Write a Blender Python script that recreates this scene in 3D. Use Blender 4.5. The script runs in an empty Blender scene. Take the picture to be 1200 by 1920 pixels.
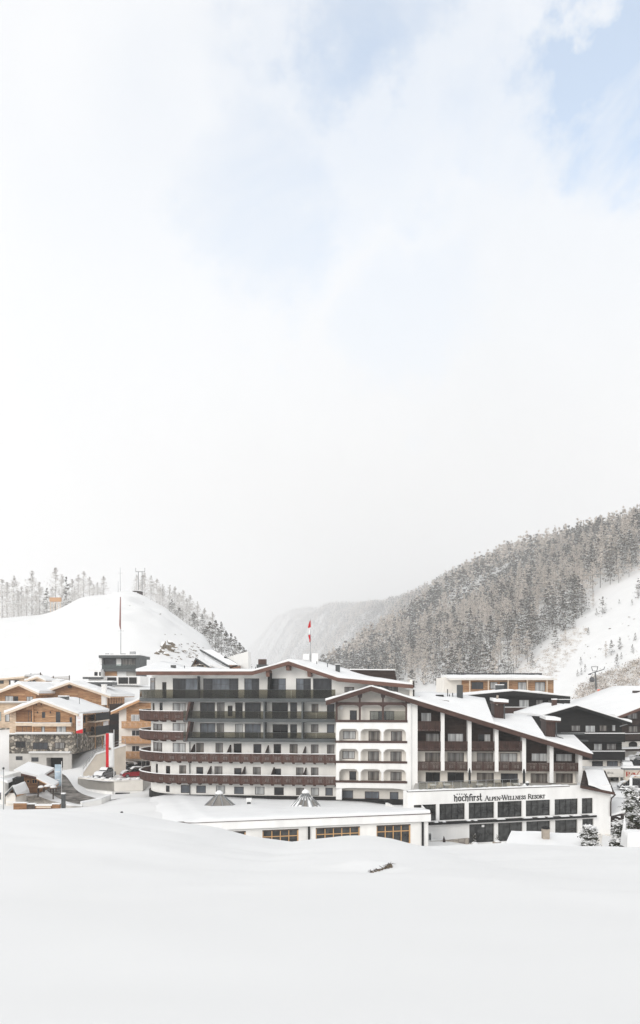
import bpy, bmesh, math, random
import numpy as np
from mathutils import Vector, Matrix
random.seed(7); rng = np.random.default_rng(7)
R = math.radians
SC = bpy.context.scene
COL = SC.collection
# ------------------------------------------------------------------ camera
F, CZ, HY = 1400.0, 22.0, 1295.0          # focal length in photo pixels, eye height, horizon row
cam = bpy.data.cameras.new('camera'); co = bpy.data.objects.new('camera', cam); COL.objects.link(co)
co.location = (0, 0, CZ); co.rotation_euler = (R(90), 0, 0)
cam.sensor_fit = 'VERTICAL'; cam.sensor_height = 36.0; cam.lens = F / 1920 * 36.0
cam.shift_y = (HY - 960) / 1920; cam.clip_end = 20000; cam.clip_start = 0.2
SC.camera = co
# ------------------------------------------------------------------ light
SUN_AZ, SUN_EL = R(-150), R(23)           # azimuth from +Y, clockwise seen from above
sd = Vector((math.sin(SUN_AZ) * math.cos(SUN_EL), math.cos(SUN_AZ) * math.cos(SUN_EL), math.sin(SUN_EL)))
sl = bpy.data.lights.new('sun', 'SUN'); so = bpy.data.objects.new('sun', sl); COL.objects.link(so)
sl.energy = 1.5; sl.angle = R(28); sl.color = (1.0, 0.95, 0.88)
so.rotation_euler = (-sd).to_track_quat('-Z', 'Y').to_euler()
W = bpy.data.worlds.new('World'); SC.world = W; W.use_nodes = True
def build_world():
    nt = W.node_tree; nt.nodes.clear(); N = nt.nodes.new; L = nt.links.new
    out = N('ShaderNodeOutputWorld'); bg = N('ShaderNodeBackground'); bg.inputs[1].default_value = 0.15
    L(bg.outputs[0], out.inputs[0])
    sky = N('ShaderNodeTexSky'); sky.sky_type = 'NISHITA'; sky.sun_disc = False
    sky.sun_elevation = SUN_EL; sky.sun_rotation = SUN_AZ; sky.altitude = 1900; sky.dust_density = 0.6
    tc = N('ShaderNodeTexCoord')
    def math_(op, a, b=None, clamp=False):
        m = N('ShaderNodeMath'); m.operation = op; m.use_clamp = clamp
        for i, v in ((0, a), (1, b)):
            if v is None: continue
            if isinstance(v, (int, float)): m.inputs[i].default_value = v
            else: L(v, m.inputs[i])
        return m.outputs[0]
    wn = N('ShaderNodeTexNoise'); wn.inputs['Scale'].default_value = 5.0; wn.inputs['Detail'].default_value = 6; wn.inputs['Roughness'].default_value = 0.6
    L(tc.outputs['Generated'], wn.inputs['Vector'])
    ws = N('ShaderNodeVectorMath'); ws.operation = 'MULTIPLY_ADD'; L(wn.outputs['Color'], ws.inputs[0])
    ws.inputs[1].default_value = (0.42, 0.42, 0.42); ws.inputs[2].default_value = (-0.21, -0.21, -0.21)
    wa = N('ShaderNodeVectorMath'); wa.operation = 'ADD'; L(tc.outputs['Generated'], wa.inputs[0]); L(ws.outputs[0], wa.inputs[1])
    wz = N('ShaderNodeVectorMath'); wz.operation = 'NORMALIZE'; L(wa.outputs[0], wz.inputs[0])
    def dot(vec):
        d = N('ShaderNodeVectorMath'); d.operation = 'DOT_PRODUCT'
        L(wz.outputs[0], d.inputs[0]); d.inputs[1].default_value = vec
        return d.outputs['Value']
    def noise(scale, detail, rough, dist=0.0):
        n = N('ShaderNodeTexNoise'); n.inputs['Scale'].default_value = scale; n.inputs['Detail'].default_value = detail
        n.inputs['Roughness'].default_value = rough; n.inputs['Distortion'].default_value = dist
        L(tc.outputs['Generated'], n.inputs['Vector']); return n.outputs['Fac']
    def mrange(v, a, b, c, d):
        m = N('ShaderNodeMapRange'); m.interpolation_type = 'SMOOTHSTEP'
        L(v, m.inputs[0])
        for i, q in enumerate((a, b, c, d)): m.inputs[i + 1].default_value = q
        return m.outputs[0]
    n1 = noise(3.2, 6, 0.55, 0.6); n2 = noise(1.6, 4, 0.5)
    sep = N('ShaderNodeSeparateXYZ'); L(tc.outputs['Generated'], sep.inputs[0])
    # the cloud deck thins out away from the horizon and opens in soft holes
    thin = mrange(sep.outputs[2], 0.22, 0.75, 0.0, 0.36)
    hole = math_('MULTIPLY', thin, mrange(n2, 0.38, 0.62, 0.25, 1.0))
    for px, py, rad, st in SKY_HOLES:
        v = Vector(((px - 600) / F, 1, (HY - py) / F)).normalized()
        h = mrange(dot(v), math.cos(R(rad)), math.cos(R(rad * 0.12)), 0.0, st)
        hole = math_('ADD', hole, math_('MULTIPLY', h, mrange(n1, 0.32, 0.62, 0.15, 1.15)))
    hole = math_('MINIMUM', hole, 0.92)
    lum = math_('ADD', mrange(dot(sd), -1.0, -0.42, 5.25, 6.75), math_('MULTIPLY', math_('SUBTRACT', n1, 0.5), 1.2))
    cl = N('ShaderNodeCombineColor')
    L(lum, cl.inputs[0]); L(math_('MULTIPLY', lum, 0.988), cl.inputs[1]); L(math_('MULTIPLY', lum, 0.972), cl.inputs[2])
    gain = N('ShaderNodeVectorMath'); gain.operation = 'MULTIPLY'; gain.inputs[1].default_value = SKY_GAIN
    L(sky.outputs[0], gain.inputs[0])
    mx = N('ShaderNodeMix'); mx.data_type = 'RGBA'
    L(hole, mx.inputs[0]); L(cl.outputs[0], mx.inputs[6]); L(gain.outputs[0], mx.inputs[7])
    L(mx.outputs[2], bg.inputs[0])
SKY_HOLES = [(1200, 110, 7.5, 0.9), (1080, 200, 5.5, 0.62), (590, -30, 7, 0.4), (640, 130, 10, 0.14), (520, 450, 7, 0.26), (850, 610, 6, 0.12), (960, 260, 6, 0.2)]
SKY_GAIN = (0.80, 1.72, 1.95)
build_world()
SC.view_settings.view_transform = 'Standard'; SC.view_settings.look = 'None'
SC.view_settings.exposure = 0.06; SC.view_settings.gamma = 1.0; SC.view_settings.use_curve_mapping = False
cy = SC.cycles
cy.use_denoising = True; cy.denoiser = 'OPENIMAGEDENOISE'; cy.max_bounces = 8; cy.diffuse_bounces = 4; cy.glossy_bounces = 3
cy.transparent_max_bounces = 12; cy.volume_bounces = 4; cy.caustics_reflective = False; cy.caustics_refractive = False
# ------------------------------------------------------------------ helpers
def P(px, py, d): return Vector(((px - 600) / F * d, d, CZ + (HY - py) / F * d))
def tag(o, label=None, cat=None, group=None, kind=None):
    for k, v in (('label', label), ('category', cat), ('group', group), ('kind', kind)):
        if v: o[k] = v
    return o
def empty(name, loc=(0, 0, 0), rz=0.0, label=None, cat=None, group=None):
    o = bpy.data.objects.new(name, None); COL.objects.link(o); o.location = loc; o.rotation_euler[2] = rz
    o.empty_display_size = 0.1
    return tag(o, label, cat, group)
def link(name, me, parent=None, loc=None, rz=None):
    o = bpy.data.objects.new(name, me); COL.objects.link(o)
    if parent is not None: o.parent = parent
    if loc is not None: o.location = loc
    if rz is not None: o.rotation_euler[2] = rz
    return o
def copy_tree(o, parent=None):
    c = o.copy(); COL.objects.link(c); c.parent = parent
    for ch in list(o.children): copy_tree(ch, c)
    return c
class MB:
    """collects faces; build() links them as one mesh object"""
    def __init__(s): s.v = []; s.f = []; s.m = []; s.cm = 0
    def add(s, vs, fs):
        b = len(s.v); s.v.extend([tuple(v) for v in vs])
        for f in fs: s.f.append([i + b for i in f]); s.m.append(s.cm)
        return s
    def box(s, x0, x1, y0, y1, z0, z1):
        if x1 < x0: x0, x1 = x1, x0
        if y1 < y0: y0, y1 = y1, y0
        if z1 < z0: z0, z1 = z1, z0
        return s.add([(x0,y0,z0),(x1,y0,z0),(x1,y1,z0),(x0,y1,z0),(x0,y0,z1),(x1,y0,z1),(x1,y1,z1),(x0,y1,z1)],
                     [(3,2,1,0),(4,5,6,7),(0,1,5,4),(1,2,6,5),(2,3,7,6),(3,0,4,7)])
    def prism(s, pts, y0, y1):
        """outline of (x,z) points extruded along y"""
        n = len(pts); a = [(p[0], y0, p[1]) for p in pts] + [(p[0], y1, p[1]) for p in pts]
        fs = [tuple(range(n)), tuple(range(2 * n - 1, n - 1, -1))] + [(i, i + n, (i + 1) % n + n, (i + 1) % n) for i in range(n)]
        return s.add(a, fs)
    def plan(s, pts, z0, z1):
        """outline of (x,y) points extruded along z"""
        n = len(pts); a = [(p[0], p[1], z0) for p in pts] + [(p[0], p[1], z1) for p in pts]
        fs = [tuple(range(n - 1, -1, -1)), tuple(range(n, 2 * n))] + [(i, (i + 1) % n, (i + 1) % n + n, i + n) for i in range(n)]
        return s.add(a, fs)
    def slab(s, q, dz):
        """quad (4 points) thickened downward by dz"""
        n = len(q); a = [tuple(p) for p in q] + [(p[0], p[1], p[2] - dz) for p in q]
        return s.add(a, [tuple(range(n)), tuple(range(2 * n - 1, n - 1, -1))] + [(i, i + n, (i + 1) % n + n, (i + 1) % n) for i in range(n)])
    def bar(s, a, b, w, h=None):
        """square bar between two points"""
        a, b = Vector(a), Vector(b); h = h or w; d = (b - a)
        if d.length < 1e-6: return s
        d.normalize(); up = Vector((0, 0, 1)) if abs(d.z) < 0.95 else Vector((0, 1, 0))
        x = d.cross(up).normalized() * w / 2; y = d.cross(x).normalized() * h / 2
        vs = [a - x - y, a + x - y, a + x + y, a - x + y, b - x - y, b + x - y, b + x + y, b - x + y]
        return s.add(vs, [(0,1,2,3),(7,6,5,4),(0,4,5,1),(1,5,6,2),(2,6,7,3),(3,7,4,0)])
    def tube(s, pts, rad, n=8):
        """tapered tube through points; rad number or list"""
        pts = [Vector(p) for p in pts]; k = len(pts)
        rad = [rad] * k if isinstance(rad, (int, float)) else rad
        vs = []
        for i, p in enumerate(pts):
            d = (pts[min(i + 1, k - 1)] - pts[max(i - 1, 0)]).normalized()
            up = Vector((0, 0, 1)) if abs(d.z) < 0.9 else Vector((0, 1, 0))
            x = d.cross(up).normalized(); y = d.cross(x).normalized()
            for j in range(n):
                a = 2 * math.pi * j / n; vs.append(p + (x * math.cos(a) + y * math.sin(a)) * rad[i])
        fs = [(i * n + j, i * n + (j + 1) % n, (i + 1) * n + (j + 1) % n, (i + 1) * n + j) for i in range(k - 1) for j in range(n)]
        fs += [tuple(range(n - 1, -1, -1)), tuple(range((k - 1) * n, k * n))]
        return s.add(vs, fs)
    def grid(s, rows):
        """rows of equally many points -> quads"""
        n = len(rows[0]); b = []
        for r in rows: b += [tuple(p) for p in r]
        return s.add(b, [(i * n + j, i * n + j + 1, (i + 1) * n + j + 1, (i + 1) * n + j) for i in range(len(rows) - 1) for j in range(n - 1)])
    def mesh(s, name, mats, smooth=False, normals=True):
        me = bpy.data.meshes.new(name); me.from_pydata(s.v, [], s.f)
        for m in (mats if isinstance(mats, (list, tuple)) else [mats]): me.materials.append(m)
        if any(s.m): me.polygons.foreach_set('material_index', s.m)
        if normals:
            bm = bmesh.new(); bm.from_mesh(me); bmesh.ops.recalc_face_normals(bm, faces=bm.faces[:]); bm.to_mesh(me); bm.free()
        if smooth: me.polygons.foreach_set('use_smooth', [True] * len(me.polygons))
        me.update(); return me
    def build(s, name, mats, parent=None, smooth=False, loc=None, rz=None):
        return link(name, s.mesh(name, mats, smooth), parent, loc, rz)
def np_mesh(name, V, T, mi, mats, smooth=False):
    me = bpy.data.meshes.new(name); V = np.asarray(V, np.float32); T = np.asarray(T, np.int32); k = T.shape[1]
    me.vertices.add(len(V)); me.vertices.foreach_set('co', V.ravel())
    me.loops.add(T.size); me.loops.foreach_set('vertex_index', T.ravel())
    me.polygons.add(len(T)); me.polygons.foreach_set('loop_start', np.arange(0, T.size, k, dtype=np.int32))
    try: me.polygons.foreach_set('loop_total', np.full(len(T), k, np.int32))
    except Exception: pass
    for m in mats: me.materials.append(m)
    if mi is not None: me.polygons.foreach_set('material_index', np.asarray(mi, np.int32))
    if smooth: me.polygons.foreach_set('use_smooth', np.ones(len(T), bool))
    me.update(calc_edges=True); me.validate(); return me
# ------------------------------------------------------------------ materials
def mat(name, col, rough=0.7, var=0.12, scale=3.0, bump=0.0, spec=0.3, metal=0.0, stretch=None, detail=4, bdist=0.02):
    m = bpy.data.materials.new(name); m.use_nodes = True; nt = m.node_tree; N = nt.nodes.new; L = nt.links.new
    b = nt.nodes['Principled BSDF']; b.inputs['Roughness'].default_value = rough; b.inputs['Metallic'].default_value = metal
    b.inputs['Specular IOR Level'].default_value = spec
    b.inputs['Base Color'].default_value = (*col, 1)
    if var or bump:
        tc = N('ShaderNodeTexCoord'); mp = N('ShaderNodeMapping'); L(tc.outputs['Object'], mp.inputs[0])
        if stretch: mp.inputs['Scale'].default_value = stretch
        nz = N('ShaderNodeTexNoise'); nz.inputs['Scale'].default_value = scale; nz.inputs['Detail'].default_value = detail; L(mp.outputs[0], nz.inputs['Vector'])
        rp = N('ShaderNodeValToRGB'); rp.color_ramp.elements[0].position = 0.3; rp.color_ramp.elements[1].position = 0.72
        rp.color_ramp.elements[0].color = (*[max(0, c * (1 - var)) for c in col], 1); rp.color_ramp.elements[1].color = (*[min(0.95, c * (1 + var)) for c in col], 1)
        L(nz.outputs[0], rp.inputs[0]); L(rp.outputs[0], b.inputs['Base Color'])
        if bump:
            bp = N('ShaderNodeBump'); bp.inputs['Strength'].default_value = bump; bp.inputs['Distance'].default_value = bdist
            L(nz.outputs[0], bp.inputs['Height']); L(bp.outputs[0], b.inputs['Normal'])
    return m
def plank_mat(name, c1, c2, mortar, width=2.6, row=0.2, vertical=False, rough=0.75, grain=0.35):
    m = bpy.data.materials.new(name); m.use_nodes = True; nt = m.node_tree; N = nt.nodes.new; L = nt.links.new
    b = nt.nodes['Principled BSDF']; b.inputs['Roughness'].default_value = rough; b.inputs['Specular IOR Level'].default_value = 0.2
    tc = N('ShaderNodeTexCoord'); sp = N('ShaderNodeSeparateXYZ'); L(tc.outputs['Object'], sp.inputs[0])
    ad = N('ShaderNodeMath'); L(sp.outputs[0], ad.inputs[0]); L(sp.outputs[1], ad.inputs[1])
    cb = N('ShaderNodeCombineXYZ')
    if vertical: L(sp.outputs[2], cb.inputs[0]); L(ad.outputs[0], cb.inputs[1])
    else: L(ad.outputs[0], cb.inputs[0]); L(sp.outputs[2], cb.inputs[1])
    br = N('ShaderNodeTexBrick'); L(cb.outputs[0], br.inputs['Vector'])
    br.inputs['Color1'].default_value = (*c1, 1); br.inputs['Color2'].default_value = (*c2, 1); br.inputs['Mortar'].default_value = (*mortar, 1)
    br.inputs['Scale'].default_value = 1; br.inputs['Mortar Size'].default_value = 0.012; br.inputs['Bias'].default_value = 0.0
    br.inputs['Brick Width'].default_value = width; br.inputs['Row Height'].default_value = row; br.offset = 0.37
    mp = N('ShaderNodeMapping'); L(cb.outputs[0], mp.inputs[0]); mp.inputs['Scale'].default_value = (0.6, 9, 1)
    nz = N('ShaderNodeTexNoise'); nz.inputs['Scale'].default_value = 1.5; nz.inputs['Detail'].default_value = 5; L(mp.outputs[0], nz.inputs['Vector'])
    mr = N('ShaderNodeMapRange'); L(nz.outputs[0], mr.inputs[0]); mr.inputs[1].default_value = 0.3; mr.inputs[2].default_value = 0.7; mr.inputs[3].default_value = 1 - grain; mr.inputs[4].default_value = 1 + grain
    sc = N('ShaderNodeVectorMath'); sc.operation = 'SCALE'; L(br.outputs[0], sc.inputs[0]); L(mr.outputs[0], sc.inputs['Scale'])
    L(sc.outputs[0], b.inputs['Base Color'])
    bp = N('ShaderNodeBump'); bp.inputs['Strength'].default_value = 0.5; bp.inputs['Distance'].default_value = 0.02; bp.invert = True
    L(br.outputs['Fac'], bp.inputs['Height']); L(bp.outputs[0], b.inputs['Normal'])
    return m
def stone_mat(name, cols, mortar, scale):
    m = bpy.data.materials.new(name); m.use_nodes = True; nt = m.node_tree; N = nt.nodes.new; L = nt.links.new
    b = nt.nodes['Principled BSDF']; b.inputs['Roughness'].default_value = 0.9; b.inputs['Specular IOR Level'].default_value = 0.15
    tc = N('ShaderNodeTexCoord')
    v1 = N('ShaderNodeTexVoronoi'); v1.inputs['Scale'].default_value = scale; L(tc.outputs['Object'], v1.inputs['Vector'])
    v2 = N('ShaderNodeTexVoronoi'); v2.feature = 'DISTANCE_TO_EDGE'; v2.inputs['Scale'].default_value = scale; L(tc.outputs['Object'], v2.inputs['Vector'])
    sp = N('ShaderNodeSeparateColor'); L(v1.outputs['Color'], sp.inputs[0])
    rp = N('ShaderNodeValToRGB'); L(sp.outputs[0], rp.inputs[0]); e = rp.color_ramp.elements
    for i, c in enumerate(cols):
        q = e[i] if i < 2 else e.new(i / (len(cols) - 1))
        q.position = i / (len(cols) - 1); q.color = (*c, 1)
    mr = N('ShaderNodeMapRange'); L(v2.outputs['Distance'], mr.inputs[0]); mr.inputs[1].default_value = 0.02; mr.inputs[2].default_value = 0.09
    mx = N('ShaderNodeMix'); mx.data_type = 'RGBA'; L(mr.outputs[0], mx.inputs[0]); mx.inputs[6].default_value = (*mortar, 1); L(rp.outputs[0], mx.inputs[7])
    L(mx.outputs[2], b.inputs['Base Color'])
    bp = N('ShaderNodeBump'); bp.inputs['Strength'].default_value = 0.8; bp.inputs['Distance'].default_value = 0.06; L(mr.outputs[0], bp.inputs['Height']); L(bp.outputs[0], b.inputs['Normal'])
    return m
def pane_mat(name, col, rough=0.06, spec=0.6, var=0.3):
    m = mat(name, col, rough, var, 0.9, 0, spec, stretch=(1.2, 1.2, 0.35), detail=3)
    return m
def curtain_mat(name, col, dark):
    """glazing with a curtain painted in: fold shade as soft vertical bands, glossy surface"""
    m = bpy.data.materials.new(name); m.use_nodes = True; nt = m.node_tree; N = nt.nodes.new; L = nt.links.new
    b = nt.nodes['Principled BSDF']; b.inputs['Roughness'].default_value = 0.08; b.inputs['Specular IOR Level'].default_value = 0.6
    tc = N('ShaderNodeTexCoord'); mp = N('ShaderNodeMapping'); mp.inputs['Scale'].default_value = (3.0, 3.0, 0.15); L(tc.outputs['Object'], mp.inputs[0])
    nz = N('ShaderNodeTexNoise'); nz.inputs['Scale'].default_value = 1.6; nz.inputs['Detail'].default_value = 2; L(mp.outputs[0], nz.inputs[0])
    rp = N('ShaderNodeValToRGB'); rp.color_ramp.elements[0].position = 0.35; rp.color_ramp.elements[1].position = 0.6
    rp.color_ramp.elements[0].color = (*dark, 1); rp.color_ramp.elements[1].color = (*col, 1)  # darker bands in the colour imitate shade in the curtain folds
    L(nz.outputs[0], rp.inputs[0]); L(rp.outputs[0], b.inputs['Base Color']); return m
def smoked_glass(name, tint, gloss):
    m = bpy.data.materials.new(name); m.use_nodes = True; nt = m.node_tree; N = nt.nodes.new; L = nt.links.new
    nt.nodes.clear(); out = N('ShaderNodeOutputMaterial'); tr = N('ShaderNodeBsdfTransparent'); tr.inputs[0].default_value = (*tint, 1)
    gl = N('ShaderNodeBsdfGlossy'); gl.inputs['Roughness'].default_value = 0.03; gl.inputs[0].default_value = (0.9, 0.9, 0.9, 1)
    fr = N('ShaderNodeFresnel'); fr.inputs[0].default_value = 1.5; ml = N('ShaderNodeMath'); ml.operation = 'MULTIPLY'; ml.inputs[1].default_value = gloss
    L(fr.outputs[0], ml.inputs[0]); mx = N('ShaderNodeMixShader'); L(ml.outputs[0], mx.inputs[0]); L(tr.outputs[0], mx.inputs[1]); L(gl.outputs[0], mx.inputs[2])
    L(mx.outputs[0], out.inputs[0]); return m
M = {}
M['snow'] = mat('snow', (0.84, 0.84, 0.835), 0.65, 0.03, 0.35, 0.25, 0.15, bdist=0.25, detail=6)
M['snow_field'] = mat('snow_field', (0.81, 0.808, 0.80), 0.65, 0.025, 0.12, 0.35, 0.15, bdist=0.35, detail=7)
M['plaster'] = mat('plaster', (0.85, 0.838, 0.81), 0.85, 0.085, 0.8, 0.1, 0.1, detail=7, stretch=(1, 1, 0.3))
M['plaster_bright'] = mat('plaster_bright', (0.86, 0.85, 0.83), 0.85, 0.07, 0.8, 0.1, 0.1, detail=7, stretch=(1, 1, 0.3))
M['cream'] = mat('cream', (0.80, 0.765, 0.71), 0.85, 0.07, 0.6, 0.1, 0.1)
M['concrete'] = mat('concrete', (0.50, 0.48, 0.45), 0.9, 0.14, 0.7, 0.2, 0.1, detail=7)
M['render_beige'] = mat('render_beige', (0.62, 0.56, 0.48), 0.9, 0.1, 0.6, 0.2, 0.1, detail=7)
M['red_wood'] = mat('red_wood', (0.080, 0.041, 0.032), 0.6, 0.35, 2.0, 0.2, 0.25, stretch=(3, 3, 0.5))
M['fascia'] = mat('fascia', (0.135, 0.070, 0.053), 0.6, 0.25, 1.2, 0.15, 0.25, stretch=(0.5, 2, 2))
M['fascia_dark'] = mat('fascia_dark', (0.068, 0.036, 0.028), 0.6, 0.3, 1.2, 0.15, 0.25, stretch=(0.5, 2, 2))
M['dark_wood'] = plank_mat('dark_wood', (0.032, 0.020, 0.016), (0.046, 0.030, 0.024), (0.012, 0.008, 0.007), 3.4, 0.19)
M['black_wood'] = plank_mat('black_wood', (0.011, 0.011, 0.011), (0.018, 0.017, 0.016), (0.004, 0.004, 0.004), 3.4, 0.2)
M['larch_wood'] = plank_mat('larch_wood', (0.34, 0.175, 0.085), (0.54, 0.335, 0.19), (0.13, 0.07, 0.04), 3.1, 0.24, grain=0.45)
M['larch_pale'] = plank_mat('larch_pale', (0.58, 0.44, 0.31), (0.68, 0.54, 0.41), (0.32, 0.22, 0.14), 2.4, 0.25)
M['larch_board'] = mat('larch_board', (0.52, 0.30, 0.16), 0.7, 0.25, 1.5, 0.2, 0.2, stretch=(1, 1, 6))
M['honey'] = mat('honey', (0.60, 0.36, 0.17), 0.55, 0.15, 2.0, 0.1, 0.3)
M['pale_board'] = mat('pale_board', (0.68, 0.56, 0.44), 0.75, 0.15, 1.5, 0.15, 0.2, stretch=(1, 1, 5))
M['frame_dark'] = mat('frame_dark', (0.035, 0.022, 0.02), 0.5, 0.2, 3.0, 0, 0.4)
M['frame_red'] = mat('frame_red', (0.062, 0.030, 0.024), 0.5, 0.2, 3.0, 0, 0.4)
M['frame_grey'] = mat('frame_grey', (0.05, 0.055, 0.06), 0.5, 0.1, 3.0, 0, 0.4)
M['white_paint'] = mat('white_paint', (0.80, 0.80, 0.79), 0.5, 0.04, 2.0, 0, 0.4)
M['metal_dark'] = mat('metal_dark', (0.045, 0.05, 0.052), 0.45, 0.2, 1.5, 0, 0.5)
M['slab_grey'] = mat('slab_grey', (0.075, 0.083, 0.085), 0.6, 0.15, 0.8, 0.05, 0.35)
M['metal_grey'] = mat('metal_grey', (0.32, 0.33, 0.34), 0.4, 0.15, 2.0, 0, 0.5, 0.6)
M['base_dark'] = mat('base_dark', (0.022, 0.022, 0.022), 0.8, 0.35, 0.6, 0.2, 0.2)
M['glass_dark'] = pane_mat('glass_dark', (0.008, 0.009, 0.010), spec=0.4)
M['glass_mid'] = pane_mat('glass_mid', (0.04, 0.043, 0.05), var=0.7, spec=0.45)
M['glass_sky_tint'] = pane_mat('glass_sky_tint', (0.15, 0.168, 0.195), var=0.55, spec=0.45)  # bluish sky reflection put into the pane colour
M['glass_painted_refl'] = mat('glass_painted_refl', (0.042, 0.043, 0.042), 0.05, 0.92, 1.6, 0, 0.5, detail=7)  # dark and grey blotches painted in as reflections of trees
M['curtain'] = curtain_mat('curtain', (0.25, 0.243, 0.235), (0.06, 0.058, 0.056))
M['curtain_light'] = curtain_mat('curtain_light', (0.55, 0.56, 0.56), (0.26, 0.27, 0.28))
M['curtain_warm'] = curtain_mat('curtain_warm', (0.22, 0.20, 0.18), (0.025, 0.023, 0.02))
M['smoked'] = smoked_glass('smoked', (0.50, 0.485, 0.42), 0.7)
M['clear_glass'] = smoked_glass('clear_glass', (0.78, 0.84, 0.83), 1.0)
M['screen_glass'] = smoked_glass('screen_glass', (0.75, 0.75, 0.72), 0.8)
M['stone'] = stone_mat('stone', [(0.05, 0.045, 0.04), (0.36, 0.31, 0.25), (0.12, 0.11, 0.095), (0.60, 0.54, 0.46), (0.08, 0.075, 0.065)], (0.09, 0.082, 0.072), 1.7)
M['paving'] = stone_mat('paving', [(0.36, 0.32, 0.27), (0.46, 0.41, 0.35), (0.30, 0.27, 0.24)], (0.24, 0.21, 0.19), 1.3)
M['rock'] = mat('rock', (0.20, 0.165, 0.125), 0.95, 0.55, 0.5, 0.7, 0.1, detail=9, bdist=0.5)
M['asphalt'] = mat('asphalt', (0.20, 0.185, 0.168), 0.9, 0.78, 0.8, 0.3, 0.1, detail=8)
M['red_cloth'] = mat('red_cloth', (0.62, 0.02, 0.03), 0.7, 0.15, 1.0, 0, 0.1)
M['white_cloth'] = mat('white_cloth', (0.80, 0.80, 0.80), 0.7, 0.05, 1.0, 0, 0.1)
M['blue_cloth'] = mat('blue_cloth', (0.46, 0.56, 0.64), 0.6, 0.3, 0.8, 0, 0.2)
M['car_black'] = mat('car_black', (0.018, 0.018, 0.02), 0.25, 0.1, 2.0, 0, 0.6)
M['car_red'] = mat('car_red', (0.26, 0.008, 0.018), 0.25, 0.1, 2.0, 0, 0.6)
M['car_grey'] = mat('car_grey', (0.16, 0.16, 0.165), 0.3, 0.1, 2.0, 0, 0.6)
M['car_white'] = mat('car_white', (0.70, 0.70, 0.70), 0.3, 0.05, 2.0, 0, 0.6)
M['rubber'] = mat('rubber', (0.015, 0.015, 0.015), 0.85, 0.1, 2.0)
M['lamp_glass'] = mat('lamp_glass', (0.65, 0.67, 0.70), 0.1, 0.05, 2.0, 0, 0.7)
M['ink'] = mat('ink', (0.012, 0.012, 0.013), 0.6, 0.0)
M['ink_grey'] = mat('ink_grey', (0.20, 0.20, 0.21), 0.6, 0.0)
M['sign_red'] = mat('sign_red', (0.40, 0.035, 0.015), 0.6, 0.3, 2.0)
M['orange'] = mat('orange', (0.85, 0.13, 0.03), 0.6, 0.05)
M['tarp'] = mat('tarp', (0.02, 0.022, 0.024), 0.8, 0.2)
M['ground_soil'] = mat('ground_soil', (0.12, 0.085, 0.06), 0.95, 0.4, 1.0, 0.5)
M['bark'] = mat('bark', (0.085, 0.065, 0.055), 0.95, 0.3, 3.0, 0.3)
M['needle'] = mat('needle', (0.034, 0.031, 0.020), 0.8, 0.4, 0.6, 0, 0.1)
M['needle_frost'] = mat('needle_frost', (0.165, 0.125, 0.088), 0.85, 0.4, 0.5, 0, 0.1)
M['twig_frost'] = mat('twig_frost', (0.71, 0.65, 0.59), 0.85, 0.25, 0.5, 0, 0.1)
M['rime'] = mat('rime', (0.83, 0.82, 0.805), 0.85, 0.08, 0.5, 0, 0.1)
M['rime_grey'] = mat('rime_grey', (0.42, 0.385, 0.35), 0.85, 0.3, 0.5, 0, 0.1)
M['twig_brown'] = mat('twig_brown', (0.29, 0.235, 0.19), 0.9, 0.35, 0.5, 0, 0.1)
M['shrub_leaf'] = mat('shrub_leaf', (0.035, 0.038, 0.022), 0.7, 0.4, 2.0, 0, 0.2)
M['pool'] = mat('pool', (0.10, 0.30, 0.36), 0.06, 0.15, 0.6, 0.15, 0.5)
M['planter'] = mat('planter', (0.36, 0.31, 0.26), 0.9, 0.2, 2.0, 0.3)
M['rattan'] = mat('rattan', (0.66, 0.60, 0.52), 0.7, 0.12, 3.0)
M['solar'] = mat('solar', (0.035, 0.035, 0.04), 0.2, 0.1, 2.0, 0, 0.6)
# ------------------------------------------------------------------ terrain
def smooth(x, a, b):
    t = np.clip((x - a) / (b - a), 0, 1); return t * t * (3 - 2 * t)
def smax(a, b, k):
    h = np.clip(0.5 + 0.5 * (a - b) / k, 0, 1); return b + (a - b) * h + k * h * (1 - h)
def vnoise(x, y, seed=0):
    """cheap smooth value noise, about -1..1"""
    xi = np.floor(x).astype(np.int64); yi = np.floor(y).astype(np.int64); fx = x - xi; fy = y - yi
    fx = fx * fx * (3 - 2 * fx); fy = fy * fy * (3 - 2 * fy)
    def h(a, b):
        n = (a * 374761393 + b * 668265263 + seed * 1442695041) & 0xffffffff
        n = ((n ^ (n >> 13)) * 1274126177) & 0xffffffff
        return ((n ^ (n >> 16)) & 0xffff) / 32767.5 - 1
    return (h(xi, yi) * (1 - fx) + h(xi + 1, yi) * fx) * (1 - fy) + (h(xi, yi + 1) * (1 - fx) + h(xi + 1, yi + 1) * fx) * fy
YC = 50.0
CREST = [(-900, 1522), (0, 1522), (130, 1520), (230, 1527), (328, 1545), (400, 1553), (460, 1568), (545, 1580), (592, 1575), (650, 1570), (700, 1571), (742, 1576),
         (772, 1584), (805, 1591), (850, 1590), (950, 1584), (1040, 1587), (1100, 1591), (1200, 1593), (2200, 1590)]
CX = np.array([(p[0] - 600) / F * YC for p in CREST]); CZs = np.array([CZ + (HY - p[1]) / F * YC for p in CREST])
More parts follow.
